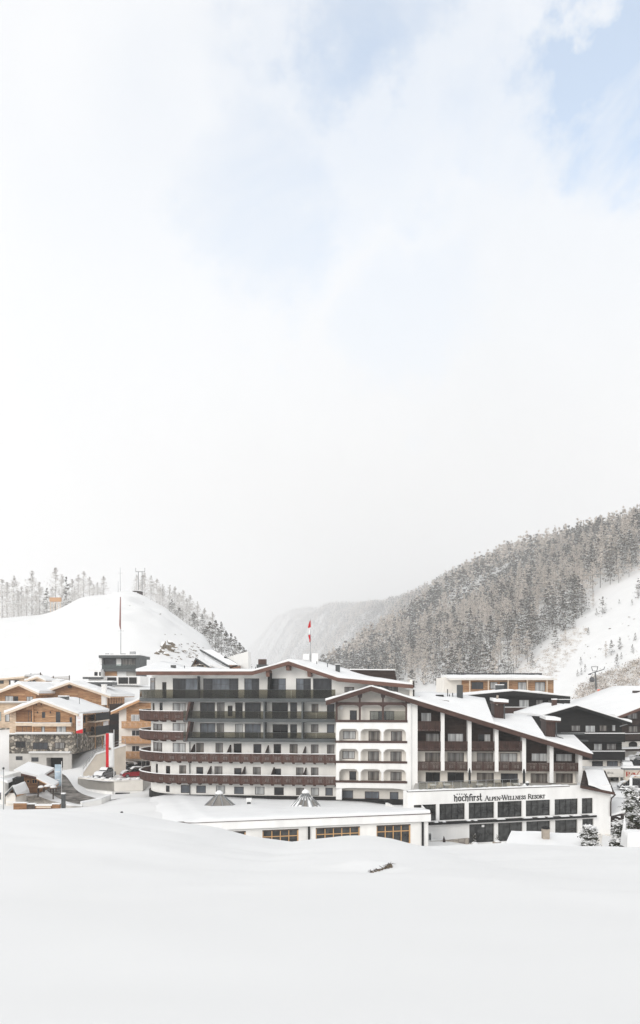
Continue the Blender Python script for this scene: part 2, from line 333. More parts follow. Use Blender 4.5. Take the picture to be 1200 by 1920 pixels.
VPTS = [(20, 1515, 105), (110, 1515, 106), (165, 1503, 112), (75, 1452, 130), (105, 1447, 137), (0, 1449, 137), (50, 1449, 137), (190, 1490, 119), (225, 1500, 112), (300, 1505, 108),
        (630, 1503, 106), (900, 1500, 112), (1050, 1500, 116), (150, 1440, 133), (190, 1407, 150), (225, 1396, 158), (0, 1292, 205), (130, 1292, 205), (230, 1285, 205), (60, 1362, 165), (135, 1345, 172),
        (1150, 1466, 124), (1200, 1472, 118), (1180, 1445, 135), (1200, 1400, 165), (1050, 1310, 250), (1180, 1312, 230), (1110, 1420, 150), (980, 1400, 150),
        (810, 1592, 82), (950, 1584, 90), (1060, 1580, 92), (1120, 1572, 92), (1190, 1592, 82), (1190, 1545, 106), (600, 1605, 73), (400, 1590, 70), (720, 1602, 75), (300, 1547, 76), (200, 1528, 86), (50, 1527, 86), (-80, 1530, 86),
        (450, 1300, 180), (700, 1300, 200), (900, 1320, 200), (-150, 1449, 137), (285, 1545, 74), (276, 1528, 82), (266, 1508, 92), (256, 1490, 104), (230, 1518, 90), (180, 1512, 104), (240, 1496, 108), (-150, 1300, 205), (1300, 1440, 130), (1350, 1330, 220), (1300, 1590, 90), (380, 1330, 160)]
VP = np.array([tuple(P(*p)) for p in VPTS])
def village(x, y):
    shp = x.shape; x = x.ravel(); y = y.ravel(); out = np.zeros_like(x)
    for i in range(0, len(x), 20000):
        d2 = (x[i:i + 20000, None] - VP[:, 0]) ** 2 + (y[i:i + 20000, None] - VP[:, 1]) ** 2
        w = 1 / (d2 + 6.0) ** 1.7; out[i:i + 20000] = (w * VP[:, 2]).sum(1) / w.sum(1)
    return out.reshape(shp)
HILL = [(-700, 1240), (-300, 1185), (0, 1163), (40, 1159), (80, 1156), (110, 1146), (150, 1126), (172, 1122), (200, 1120), (232, 1112), (252, 1115), (272, 1123), (300, 1139), (320, 1153),
        (340, 1166), (362, 1181), (385, 1196), (396, 1216), (430, 1242), (470, 1275), (560, 1300), (700, 1330)]
HD = 375.0
HX = np.array([(p[0] - 600) / F * HD for p in HILL]); HZ = np.array([CZ + (HY - p[1]) / F * HD for p in HILL])
MA = R(20); MV = (150.0, 330.0)
def mount_st(x, y):
    t = (x - MV[0]) * math.cos(MA) + (y - MV[1]) * math.sin(MA); s = -(x - MV[0]) * math.sin(MA) + (y - MV[1]) * math.cos(MA)
    return s, t
def mount_shift(s): return 0.00023 * np.clip(s - 100, 0, 1000) ** 2 + 0.43 * np.clip(s - 1100, 0, 1100) + 0.15 * np.clip(s - 2200, 0, None)
def mountain(x, y):
    s, t = mount_st(x, y)
    t = t - mount_shift(s) + 26 * vnoise(s / 170 + 3, t / 240, 5) * (1 + np.clip(s, 0, 4000) / 4000) + 8 * vnoise(s / 55, t / 70, 6)
    tt = np.clip(t, -900, 1600); k = 1 + (np.clip(s - 400, 0, 1400) / 1800 + np.clip(s - 1800, 0, 4000) / 5000)
    h = np.where(tt < 0, 0.05 * tt, 0.575 * tt * k)
    cap = 217 + 12 * vnoise(s / 260, s * 0, 9) + 0.078 * np.clip(s - 650, 0, None) + (16 + 0.012 * np.clip(s - 1500, 0, 3000)) * vnoise(s / 420, t / 500, 19) * smooth(s, 900, 1800)
    h = -smax(-h, -(cap + 0.10 * (tt - 370)), 60)
    return 18 + h
def ground_z(x, y):
    x = np.asarray(x, float); y = np.asarray(y, float)
    zc = np.interp(x * 1.0, CX, CZs)
    # foreground snow field: an even slope down to a soft crest
    yy = np.clip(y, -60, YC)
    blend = smooth(yy, 8, 46)
    plane = 20.3 - 0.172 * yy
    near = plane + blend * (zc - (20.3 - 0.172 * YC)) + 0.07 * vnoise(x / 6 + 9, y / 5, 1) * smooth(y, 3, 12) + 0.03 * vnoise(x / 1.9 + y / 5, y / 1.3, 2) * smooth(y, 2, 8) + 0.05 * vnoise(x / 3.4 - y / 9, y / 2.1, 14) * smooth(y, 6, 20)
    # a small hollow where twigs break the crust
    near = near - 0.16 * np.exp(-(((x - 1.8) / 0.6) ** 2 + ((y - 22.4) / 0.9) ** 2)) + 0.26 * np.exp(-(((x - 1.45) / 1.0) ** 2 + ((y - 23.9) / 0.9) ** 2))
    d = np.clip(y - YC, 0, None)
    fall = near - np.where(d < 8, 0.022 * d * d, 0.022 * 64 + 0.36 * (d - 8)) - 0.10 * d
    v = village(x, np.clip(y, 60, 400))
    low = np.where(y < YC, near, smax(fall, v, 0.6))
    # white hill on the left
    rz = np.interp(x / np.clip(y, 250, 700) * HD, HX, HZ)
    u = (y - HD) / 175.0
    prof = np.where(u < 0, np.clip(1 - np.abs(u), 0, 1), 1)
    prof = np.where(u < 0, prof * prof * (3 - 2 * prof) * 0.35 + 0.65 * np.sin(prof * math.pi / 2), 1 - 0.30 * np.clip(u, 0, 3) ** 1.3)
    hill = 14 + (rz - 14) * prof + 0.5 * vnoise(x / 14, y / 14, 3) * smooth(y, 215, 260) * (1 - smooth(y, 330, 370)) + 0.12 * vnoise(x / 4, y / 4, 4) * smooth(y, 215, 260)
    # rough rocky flank
    rx = np.exp(-(((x + 75) / 14) ** 2 + ((y - 310) / 32) ** 2)); hill = hill + rx * (2.2 * vnoise(x / 4.5, y / 7, 11) + 1.2 * vnoise(x / 1.9, y / 3, 12))
    hill = np.where(y > 190, hill, -50)
    mo = np.where(y > 205, mountain(x, y) + 0.9 * vnoise(x / 9, y / 9, 8), -50)
    z = smax(low, hill, 2.0)
    z = np.where(y > 120, smax(z, mo, 6.0), z)
    return z
def gz(x, y): return float(ground_z(np.array([x]), np.array([y]))[0])
def graded(a, segs):
    out = [a]
    for end, st in segs:
        n = max(1, int(round((end - out[-1]) / st))); out += list(np.linspace(out[-1], end, n + 1)[1:])
    return np.array(out)
xs = graded(-1500, [(-400, 50), (-180, 8), (-70, 2.6), (-24, 1.3), (24, 0.5), (70, 1.2), (180, 5), (700, 12), (1500, 40), (4000, 150)])
ys = graded(-60, [(0, 6), (70, 0.5), (160, 1.3), (215, 3), (420, 3.5), (700, 9), (1500, 16), (3000, 40), (8000, 120)])
GX, GY = np.meshgrid(xs, ys); GZ = ground_z(GX, GY)
nx, ny = len(xs), len(ys)
idx = np.arange(nx * ny).reshape(ny, nx)
Q = np.stack([idx[:-1, :-1], idx[:-1, 1:], idx[1:, 1:], idx[1:, :-1]], -1).reshape(-1, 4)
gm = np_mesh('ground', np.stack([GX, GY, GZ], -1).reshape(-1, 3), Q, None, [M['snow_field']], smooth=True)
tag(link('ground', gm), kind='structure')
def project(x, y, z): return 600 + x / y * F, HY - (z - CZ) / y * F
# ------------------------------------------------------------------ trees
def tri_soup(cen, size, rg, flat=0.35):
    """one small triangle per centre, random orientation"""
    n = len(cen); a = rg.normal(size=(n, 3)); a[:, 2] *= flat; a /= np.linalg.norm(a, axis=1)[:, None] + 1e-9
    b = rg.normal(size=(n, 3)); b[:, 2] *= flat; b -= (a * b).sum(1)[:, None] * a; b /= np.linalg.norm(b, axis=1)[:, None] + 1e-9
    s = size[:, None]
    V = np.stack([cen - a * s * 0.6 - b * s * 0.35, cen + a * s * 0.6 - b * s * 0.25, cen + b * s * 0.55 + a * s * rg.uniform(-.3, .3, (n, 1))], 1).reshape(-1, 3)
    return V, np.arange(3 * n).reshape(-1, 3)
def trunk_np(H, r, n=6):
    a = np.linspace(0, 2 * np.pi, n, endpoint=False); c = np.stack([np.cos(a), np.sin(a)], 1)
    V = np.concatenate([np.c_[c * r, np.full(n, -1.2)], np.c_[c * r * 0.45, np.full(n, H * 0.55)], np.c_[c * 0.03, np.full(n, H)]])
    T = []
    for k in range(2):
        for j in range(n):
            p, q = k * n + j, k * n + (j + 1) % n; T += [(p, q, q + n), (p, q + n, p + n)]
    return V, np.array(T)
def conifer_np(H, Rm, kind, nb, per, seed):
    """crown: kind 'larch' (bare, frosted, airy) or 'pine' (dark, snow lying on the upper side of each bough).
    Returns V,T,mat (0 dark, 1 snow or frost, 2 brown)"""
    rg = np.random.default_rng(seed); n = nb * per
    hb = 0.08 if kind == 'pine' else 0.12
    t = rg.uniform(0, 1, nb) ** 0.9; hs = H * (hb + (1 - hb) * t)
    if kind == 'pine': L = Rm * np.clip((1 - t ** 1.7) ** 0.85, 0.06, 1) * (0.6 + 0.4 * np.clip(t / 0.2, 0, 1)) * rg.uniform(0.6, 1.12, nb)
    else: L = Rm * np.clip((1 - t) ** 0.75, 0.05, 1) * (0.7 + 0.3 * np.clip(t / 0.15, 0, 1)) * rg.uniform(0.5, 1.15, nb)
    az = rg.uniform(0, 2 * np.pi, nb); droop = rg.uniform(-0.35, 0.05, nb) if kind == 'pine' else rg.uniform(-0.2, 0.3, nb)
    u = rg.uniform(0.1 if kind == 'pine' else 0.03, 1.0, (nb, per)) ** (0.65 if kind == 'pine' else 0.85)
    c = np.stack([np.cos(az)[:, None] * u * L[:, None], np.sin(az)[:, None] * u * L[:, None], hs[:, None] + droop[:, None] * u * L[:, None] + (0.12 * L[:, None] * u ** 2)], -1)
    off = rg.normal(size=c.shape) * (0.17 if kind == 'pine' else 0.12) * np.clip(L, 0.12 * Rm + 0.2, None)[:, None, None] * np.array([1, 1, 0.75])
    lift = (off[..., 2] / (np.abs(off[..., 2]).mean() + 1e-9)).reshape(-1)
    c = (c + off).reshape(-1, 3); c[:, 2] = np.minimum(c[:, 2], H * 1.01)
    s = math.sqrt((3.0 if kind == 'pine' else 1.9) * Rm * H / n) * rg.uniform(0.55, 1.35, n)
    V, T = tri_soup(c, s, rg, 0.8 if kind == 'pine' else 0.7); V = V.reshape(-1, 3, 3)
    if kind == 'pine':
        snow = (lift + rg.normal(size=n) * 0.7) > (0.35, 0.75, 1.1)[seed % 3]; m = np.where(snow, 1, np.where(rg.uniform(size=n) < 0.22, 2, 0))
        cz = V[:, :, 2].mean(1, keepdims=True); V[snow, :, 2] = cz[snow] + (V[snow, :, 2] - cz[snow]) * 0.5 + 0.01 * H
    else: m = np.where(rg.uniform(size=n) < 0.74, 1, np.where(rg.uniform(size=n) < 0.75, 2, 0))
    return V.reshape(-1, 3), T, m
def tree_mats(kind):
    if kind == 'rimed': return [M['rime_grey'], M['rime'], M['rime_grey'], M['bark']]
    return [M['needle'], M['snow'], M['needle_frost'], M['bark']] if kind == 'pine' else [M['needle_frost'], M['twig_frost'], M['twig_brown'], M['bark']]
def tree_mesh(name, H, Rm, kind, nb, per, seed):
    V, T, m = conifer_np(H, Rm, kind, nb, per, seed); V2, T2 = trunk_np(H, 0.009 * H)
    return np_mesh(name, np.concatenate([V, V2]), np.concatenate([T, T2 + len(V)]), np.concatenate([m, np.full(len(T2), 3)]), tree_mats(kind))
def tree_thing(name, x, y, H, Rm, kind, nb, per, seed, label, group=None, z=None, mats=None):
    root = empty(name, (x, y, gz(x, y) if z is None else z), 0, label, 'tree', group)
    V, T, m = conifer_np(H, Rm, kind, nb, per, seed); link('crown', np_mesh('crown', V, T, m, tree_mats(mats or kind)), root)
    V, T = trunk_np(H, 0.008 * H); link('trunk', np_mesh('trunk', V, T, None, [M['bark']]), root)
    return root
def inside(px, py, poly):
    c = np.zeros(px.shape, bool); n = len(poly)
    for i in range(n):
        (x1, y1), (x2, y2) = poly[i], poly[(i + 1) % n]
        k = ((y1 > py) != (y2 > py)) & (px < (x2 - x1) * (py - y1) / (y2 - y1 + 1e-9) + x1); c ^= k
    return c
CLEAR = [(930, 1320), (955, 1268), (985, 1245), (1010, 1222), (1075, 1178), (1098, 1150), (1125, 1118), (1160, 1098), (1205, 1072), (1400, 1000), (1400, 1400), (930, 1400)]
def forest():
    rg = np.random.default_rng(21); XS, YS = [], []
    for s0, s1, st, tm, dt in ((-260, 550, 10, 470, 9.4), (550, 1100, 11, 520, 9.8), (1100, 2000, 13, 560, 9), (2000, 3400, 15, 600, 9), (3400, 5200, 19, 700, 10), (5200, 7400, 28, 700, 13)):
        S, T = np.meshgrid(np.arange(s0, s1, st), np.arange(2, tm, dt)); S = S.ravel() + rg.uniform(-.5, .5, S.size) * st; T = T.ravel() + rg.uniform(-.5, .5, T.size) * dt
        T = T + mount_shift(S); XS.append(MV[0] + T * math.cos(MA) - S * math.sin(MA)); YS.append(MV[1] + T * math.sin(MA) + S * math.cos(MA))
    x = np.concatenate(XS); y = np.concatenate(YS)
    ok = y > 250; x, y = x[ok], y[ok]
    px = 600 + x / y * F; ok = (px > 425) & (px < 1290); x, y = x[ok], y[ok]
    z = ground_z(x, y); px, py = project(x, y, z)
    keep = ~inside(px, py, CLEAR) & (py < 1300)
    x, y, z, px, py = x[keep], y[keep], z[keep], px[keep], py[keep]
    # drop what lies behind the ridge: march the sight line
    vis = np.ones(len(x), bool)
    for f in np.linspace(0.2, 0.97, 30):
        gx_, gy_ = x * f, y * f; lz = CZ + (z + 16 - CZ) * f; vis &= ground_z(gx_, gy_) < lz + 0.5
    return x[vis], y[vis], z[vis], px[vis], py[vis]
def forest_build():
    rg = np.random.default_rng(5)
    x, y, z, px, py = forest(); n = len(x)
    clump = vnoise(x / 45, y / 60, 31) + 0.6 * vnoise(x / 16, y / 18, 32)
    larch = rg.uniform(size=n) < np.clip(0.36 + 0.62 * clump + 0.10 * smooth(y, 700, 1900), 0.03, 0.97)
    H = np.where(larch, rg.uniform(11, 19, n), rg.uniform(9, 17, n)) * (1.72 + 0.5 * smooth(y, 1200, 3600)) * np.clip(1 + 0.22 * vnoise(x / 30, y / 40, 77), 0.6, 1.3); W_ = H * np.where(larch, rg.uniform(0.22, 0.30, n), rg.uniform(0.26, 0.36, n)) / 0.25
    big = np.argsort(-(H / y) - 0 * px); big = [i for i in big if -20 < px[i] - 600 + 600 < 1215 and py[i] < 1285 and px[i] > 640][:290]
    near = np.zeros(n, bool); near[big] = True
    protos = {k: [tree_mesh(k + '_tree', 12, 3.0, k, 64, 16, 100 + j) for j in range(6)] for k in ('larch', 'pine')}
    for i in big:
        k = 'larch' if larch[i] else 'pine'
        o = link('larch_tree' if larch[i] else 'pine_tree', protos[k][rg.integers(6)], None, (x[i], y[i], z[i] - 0.3), rg.uniform(0, 6.28))
        s = H[i] / 12; w = W_[i] / 12; o.scale = (w, w, s)
        if larch[i]: tag(o, 'pale frosted larch in the forest on the near mountainside', 'tree', 'frosted larches of the near mountainside forest')
        else: tag(o, 'dark snow-dusted pine in the forest on the near mountainside', 'tree', 'dark pines of the near mountainside forest')
    print('forest trees', n, 'far', (~near).sum())
    far = np.where(~near)[0]
    for k, flag in (('larch', True), ('pine', False)):
        for lod, (lo, hi, nb, per) in enumerate(((0, 900, 44, 10), (900, 9e9, 17, 5))):
            pr = []
            for j in range(6):
                V, T, m = conifer_np(12, 3.0, k, nb, per, 300 + j + 10 * lod); pr.append((V, T, m))
            ids = [i for i in far if larch[i] == flag and lo <= y[i] < hi]
            if not ids: continue
            AV, AT, AM = [], [], []; b = 0
            for i in ids:
                V, T, m = pr[rg.integers(6)]; a = rg.uniform(0, 6.28); c, s_ = math.cos(a), math.sin(a); w = W_[i] / 12
                AV.append(np.stack([(V[:, 0] * c - V[:, 1] * s_) * w + x[i], (V[:, 0] * s_ + V[:, 1] * c) * w + y[i], V[:, 2] * H[i] / 12 + z[i] - 0.3], 1)); AT.append(T + b); AM.append(m); b += len(V)
            nm = ('larch' if flag else 'pine') + '_forest'
            o = link(nm, np_mesh(nm, np.concatenate(AV), np.concatenate(AT), np.concatenate(AM), tree_mats(k)))
            tag(o, ('frosted pale larch wood' if flag else 'dark snowy pine wood') + (' covering the right-hand mountainside' if lod == 0 else ' fading into mist on the far mountainside'), 'forest', kind='stuff')
forest_build()
# ------------------------------------------------------------------ facade tools
class Fr:
    """an upright plane: passes the sight line px at depth d, turned rot degrees (right end recedes when positive)"""
    def __init__(s, px, d, rot):
        s.ox, s.oy = (px - 600) / F * d, d; r = R(rot); s.r = r
        s.ux, s.uy = math.cos(r), math.sin(r); s.vx, s.vy = -math.sin(r), math.cos(r)
    def __call__(s, px, py, v=0.0):
        m = (px - 600) / F; t = (v + s.ox * s.vx + s.oy * s.vy) / (m * s.vx + s.vy)
        return (t * m - s.ox) * s.ux + (t - s.oy) * s.uy, CZ + (HY - py) / F * t
    def root(s, name, label, cat): return empty(name, (s.ox, s.oy, 0), s.r, label, cat)
    def world(s, u, v, z): return Vector((s.ox + u * s.ux + v * s.vx, s.oy + u * s.uy + v * s.vy, z))
    def local(s, w):
        dx, dy = w[0] - s.ox, w[1] - s.oy; return Vector((dx * s.ux + dy * s.uy, dx * s.vx + dy * s.vy, w[2]))
    def cam(s):
        """camera in local coordinates"""
        return (-s.ox * s.ux - s.oy * s.uy, -s.ox * s.vx - s.oy * s.vy)
class Flat:
    def __init__(s, fr, v): s.fr, s.v = fr, v
    def at(s, q, off=0.0): return (q, s.v - off), 0.0
    def hit(s, px, py): return s.fr(px, py, s.v)
class Round:
    """straight front that turns round the left end on a circle"""
    def __init__(s, fr, uc, rad): s.fr, s.uc, s.rad = fr, uc, rad
    def at(s, q, off=0.0):
        if q >= s.uc: return (q, -off), 0.0
        th = (s.uc - q) / s.rad; r = s.rad + off
        return (s.uc - r * math.sin(th), s.rad - r * math.cos(th)), -th
    def hit(s, px, py, off=0.0):
        u, z = s.fr(px, py, -off)
        if u >= s.uc: return u, z
        cu, cv = s.fr.cam(); du, dv = u - cu, -off - cv; r = s.rad + off
        fx, fy = cu - s.uc, cv - s.rad; a = du * du + dv * dv; b = 2 * (fx * du + fy * dv); c = fx * fx + fy * fy - r * r
        k = (-b - math.sqrt(max(0, b * b - 4 * a * c))) / (2 * a); p = (cu + du * k, cv + dv * k)
        th = math.atan2(-(p[0] - s.uc), -(p[1] - s.rad)); Y = s.fr.world(p[0], p[1], 0).y
        return s.uc - th * s.rad, CZ + (HY - py) / F * Y
def wall_holes(name, mt, root, path, q0, q1, z0, z1, holes, depth=0.2, step=None, reveal=None):
    qs = {q0, q1}; zs = {z0, z1}
    for h in holes: qs |= {min(max(h[0], q0), q1), min(max(h[1], q0), q1)}; zs |= {min(max(h[2], z0), z1), min(max(h[3], z0), z1)}
    if step: qs |= set(np.arange(q0, q1, step).tolist())
    qs = sorted(qs); zs = sorted(zs); m = MB()
    def pt(q, z, off=0.0):
        (a, b), _ = path.at(q, off); return (a, b, z)
    for i in range(len(qs) - 1):
        for j in range(len(zs) - 1):
            a, b, c, d = qs[i], qs[i + 1], zs[j], zs[j + 1]
            if b - a < 1e-5 or d - c < 1e-5: continue
            cq, cz = (a + b) / 2, (c + d) / 2
            if any(h[0] < cq < h[1] and h[2] < cz < h[3] for h in holes): continue
            m.add([pt(a, c), pt(b, c), pt(b, d), pt(a, d)], [(0, 1, 2, 3)])
    for h in holes:
        a, b, c, d = h
        for (p, q) in (((a, c), (b, c)), ((b, c), (b, d)), ((b, d), (a, d)), ((a, d), (a, c))):
            m.add([pt(*p), pt(*q), pt(*q, -depth), pt(*p, -depth)], [(0, 1, 2, 3)])
    m.add([pt(q0, z0), pt(q0, z1), pt(q0, z1, -0.4), pt(q0, z0, -0.4)], [(0, 1, 2, 3)]); m.add([pt(q1, z0), pt(q1, z1), pt(q1, z1, -0.4), pt(q1, z0, -0.4)], [(0, 1, 2, 3)])
    me = m.mesh(name, mt, normals=False); return link(name, me, root)
def window_at(root, loc, rz, w, h, cols=1, rows=1, fm='frame_dark', pm='glass_mid', bar=0.07, dep=0.08, transom=None, name='window', pms=None, bars_only=False):
    """frame with mullions (mesh) and one pane per light as its children; loc is the centre bottom of the opening"""
    m = MB(); x0, x1 = -w / 2, w / 2
    m.box(x0, x0 + bar, -dep, 0, 0, h); m.box(x1 - bar, x1, -dep, 0, 0, h)
    m.box(x0 + bar, x1 - bar, -dep, 0, 0, bar); m.box(x0 + bar, x1 - bar, -dep, 0, h - bar, h)
    cx = [x0 + bar + (w - 2 * bar) * i / cols for i in range(cols + 1)]; rz_ = [bar + (h - 2 * bar) * i / rows for i in range(rows + 1)]
    if transom: rz_ = [bar, h * transom, h - bar]
    t = bar * 0.7
    for c in cx[1:-1]: m.box(c - t / 2, c + t / 2, -dep * 0.9, 0, bar, h - bar)
    for z in rz_[1:-1]: m.box(x0 + bar, x1 - bar, -dep * 0.85, 0, z - t / 2, z + t / 2)
    o = m.build(name, M[fm], root, loc=loc, rz=rz)
    k = 0
    if bars_only:
        MB().box(x0 + bar * .5, x1 - bar * .5, -dep * .35, -dep * .15, bar * .5, h - bar * .5).build('pane', M[pm], o)
    else:
        for i in range(cols):
            for j in range(len(rz_) - 1):
                g = (pms[i % len(pms)] if pms else pm)
                MB().box(cx[i] + 0.001, cx[i + 1] - 0.001, -dep * .35, -dep * .15, rz_[j] + 0.001, rz_[j + 1] - 0.001).build('pane', M[g], o)
    return o
PANES = ['glass_mid', 'curtain', 'glass_dark', 'curtain', 'glass_sky_tint', 'curtain_warm', 'glass_mid', 'curtain']
class Rows:
    """windows given by their photo rectangle on a path; makes the openings, then the windows"""
    def __init__(s, path): s.path, s.items, s.k = path, [], 0
    def add(s, px0, px1, py0, py1, cols=1, pm=None, fm='frame_dark', **kw):
        c = (px0 + px1) / 2; qc, zt = s.path.hit(c, py0); _, zb = s.path.hit(c, py1); q0, _ = s.path.hit(px0, py0); q1, _ = s.path.hit(px1, py0)
        if pm is None: pm = PANES[(s.k * 5 + int(px0) // 7) % len(PANES)]; s.k += 1
        s.items.append((q0, q1, zb, zt, cols, pm, fm, kw)); return s
    def holes(s): return [(i[0], i[1], i[2], i[3]) for i in s.items]
    def build(s, root, recess=0.12, proud=False):
        for q0, q1, zb, zt, cols, pm, fm, kw in s.items:
            (a, b), rz = s.path.at((q0 + q1) / 2, -recess if not proud else 0.0)
            if not proud and abs(rz) > 0.01: (a, b), rz = s.path.at((q0 + q1) / 2, -recess - 0.02)
            window_at(root, (a, b, zb), rz, abs(q1 - q0), zt - zb, cols, pm=pm, fm=fm, **kw)
def band(m, path, q0, q1, off0, off1, z0, z1, step=0.6):
    """solid strip following a path between two offsets"""
    n = max(1, int(abs(q1 - q0) / step)) if hasattr(path, 'rad') else 1
    qs = [q0 + (q1 - q0) * i / n for i in range(n + 1)]
    if hasattr(path, 'uc') and q0 < path.uc < q1:
        n1 = max(2, int((path.uc - q0) / step)); qs = [q0 + (path.uc - q0) * i / n1 for i in range(n1 + 1)] + [q1]
    r = [[], [], [], []]
    for q in qs:
        a, _ = path.at(q, off0); b, _ = path.at(q, off1)
        r[0].append((*a, z0)); r[1].append((*b, z0)); r[2].append((*b, z1)); r[3].append((*a, z1))
    m.grid([r[0], r[1], r[2], r[3], r[0]])
    for e in (0, -1): m.add([r[k][e] for k in range(4)], [(0, 1, 2, 3)])
    return m
def panel_mesh(w, h, mt, nb=8, seed=0):
    """one balcony panel: upright boards between end stiles, slots cut in the middle boards"""
    rg = random.Random(seed); m = MB(); g = 0.02; bw = (w - 0.16) / nb
    m.box(0, 0.08, -0.07, 0.0, 0, h); m.box(w - 0.08, w, -0.07, 0.0, 0, h)
    for i in range(nb):
        x0 = 0.08 + i * bw; ins = 0.06 if nb * 0.2 < i < nb * 0.8 and i % 2 else g
        m.box(x0 + g / 2, x0 + bw - g / 2, -0.045 - 0.008 * (i % 2), -0.01, 0.02, h * (0.30 if ins > 0.05 else 1) - 0.02)
        if ins > 0.05:
            m.box(x0 + 0.03, x0 + bw - 0.03, -0.04, -0.012, h * 0.30 - 0.02, h * 0.66); m.box(x0 + g / 2, x0 + bw - g / 2, -0.05, -0.01, h * 0.66, h - 0.02)
    return m.mesh('panel', mt)
def snow_loft(name, root, us, zf, zr, v0, v1, lip=0.34, mids=3, amp=0.07, seed=1, over=0.06, tail=0.6):
    """roof snow: a rounded lip along the front edge, then a gently uneven sheet up to the rear line"""
    us = list(us); rows = []
    def nz(u, v): return amp * float(vnoise(np.array([u / 1.7 + seed * 3.1]), np.array([v / 2.3 + seed]), seed)[0])
    lips = [max(0.08, lip * (1 + 0.55 * float(vnoise(np.array([u / 1.1]), np.array([seed * 1.7]), seed + 3)[0]))) for u in us]
    rows.append([(u, v0, zf(u)) for u in us]); rows.append([(u, v0 - over, zf(u) + l * 0.45) for u, l in zip(us, lips)])
    rows.append([(u, v0 + 0.02, zf(u) + l * 0.85) for u, l in zip(us, lips)]); rows.append([(u, v0 + 0.3, zf(u) + l) for u, l in zip(us, lips)])
    for k in range(1, mids + 1):
        t = k / (mids + 1); v = v0 + 0.3 + (v1 - v0 - 0.3) * t
        rows.append([(u, v, (zf(u) + l) * (1 - t) + (zr(u)) * t + nz(u, v)) for u, l in zip(us, lips)])
    rows.append([(u, v1, zr(u) + nz(u, v1)) for u in us]); rows.append([(u, v1 + 0.3, zr(u) - tail) for u in us])
    m = MB(); m.grid(rows)
    for e in (0, -1): m.add([r[e] for r in rows], [tuple(range(len(rows)))])
    return m.build(name, M['snow'], root, smooth=True)
def polyz(pts):
    xs_, zs_ = [p[0] for p in pts], [p[1] for p in pts]
    return lambda u: float(np.interp(u, xs_, zs_))
def fascia_run(root, line, v, h, mt, th=0.12, name='fascia_board'):
    for (a, b) in zip(line[:-1], line[1:]):
        MB().prism([(a[0], a[1]), (b[0], b[1]), (b[0], b[1] - h), (a[0], a[1] - h)], v - th, v).build(name, M[mt], root)
def railing(root, path, q0, q1, z0, h, name='railing', mt='metal_dark', off=0.0, n=6, bars=2):
    m = MB(); pts = [path.at(q0 + (q1 - q0) * i / n, off)[0] for i in range(n + 1)]
    for p in pts: m.bar((*p, z0), (*p, z0 + h), 0.05)
    for k in range(bars):
        z = z0 + h * (k + 1) / bars
        for a, b in zip(pts[:-1], pts[1:]): m.bar((*a, z), (*b, z), 0.045)
    return m.build(name, M[mt], root)
# ------------------------------------------------------------------ the hotel
H = Fr(630, 106, -6)
hotel = H.root('hotel', 'large white hotel with brown wooden balconies, snowy gabled roofs and a round end', 'hotel')
uc = H(349, 1400)[0]
def tangent_radius(px):
    lo, hi = 0.5, 14.0; m = (px - 600) / F
    for _ in range(50):
        r = (lo + hi) / 2; c = H.world(uc, tangent_radius.v, 0) if tangent_radius.v is not None else H.world(uc, r, 0)
        dist = abs(c.x - m * c.y) / math.sqrt(1 + m * m)
        if dist > r: lo = r
        else: hi = r
    return r
tangent_radius.v = None
RW = tangent_radius(283)
tangent_radius.v = RW
RB = tangent_radius(262)
OFF = RB - RW
WP = Round(H, uc, RW)
THM = 2.55
qL = uc - THM * RW; qR = H(634, 1400)[0]
ROOF_V = -2.3
zg = H(480, 1502)[1]; ztop = H(400, 1266, ROOF_V)[1] + 0.1
rows = Rows(WP)
A = rows.add
# penthouse floor
A(277, 291, 1271, 1311, 1, 'glass_mid'); A(304, 312, 1279, 1311, 1, 'glass_dark'); A(325, 371, 1272, 1311, 2, 'glass_sky_tint', fm='frame_grey', pms=['glass_mid', 'glass_sky_tint'])
A(381, 447, 1272, 1311, 4, 'glass_sky_tint', fm='frame_grey', transom=0.72, pms=['glass_mid', 'glass_sky_tint', 'glass_sky_tint', 'glass_mid']); A(458, 486, 1272, 1311, 2, 'glass_sky_tint', fm='frame_grey', transom=0.78, pms=['glass_sky_tint', 'glass_mid'])
A(508, 536, 1272, 1311, 2, 'glass_mid', fm='frame_grey', transom=0.72, pms=['glass_mid', 'glass_sky_tint']); A(555, 583, 1272, 1311, 2, 'glass_mid', fm='frame_grey', transom=0.72, pms=['glass_sky_tint', 'glass_mid']); A(587, 622, 1272, 1311, 1, 'glass_mid', fm='frame_grey')
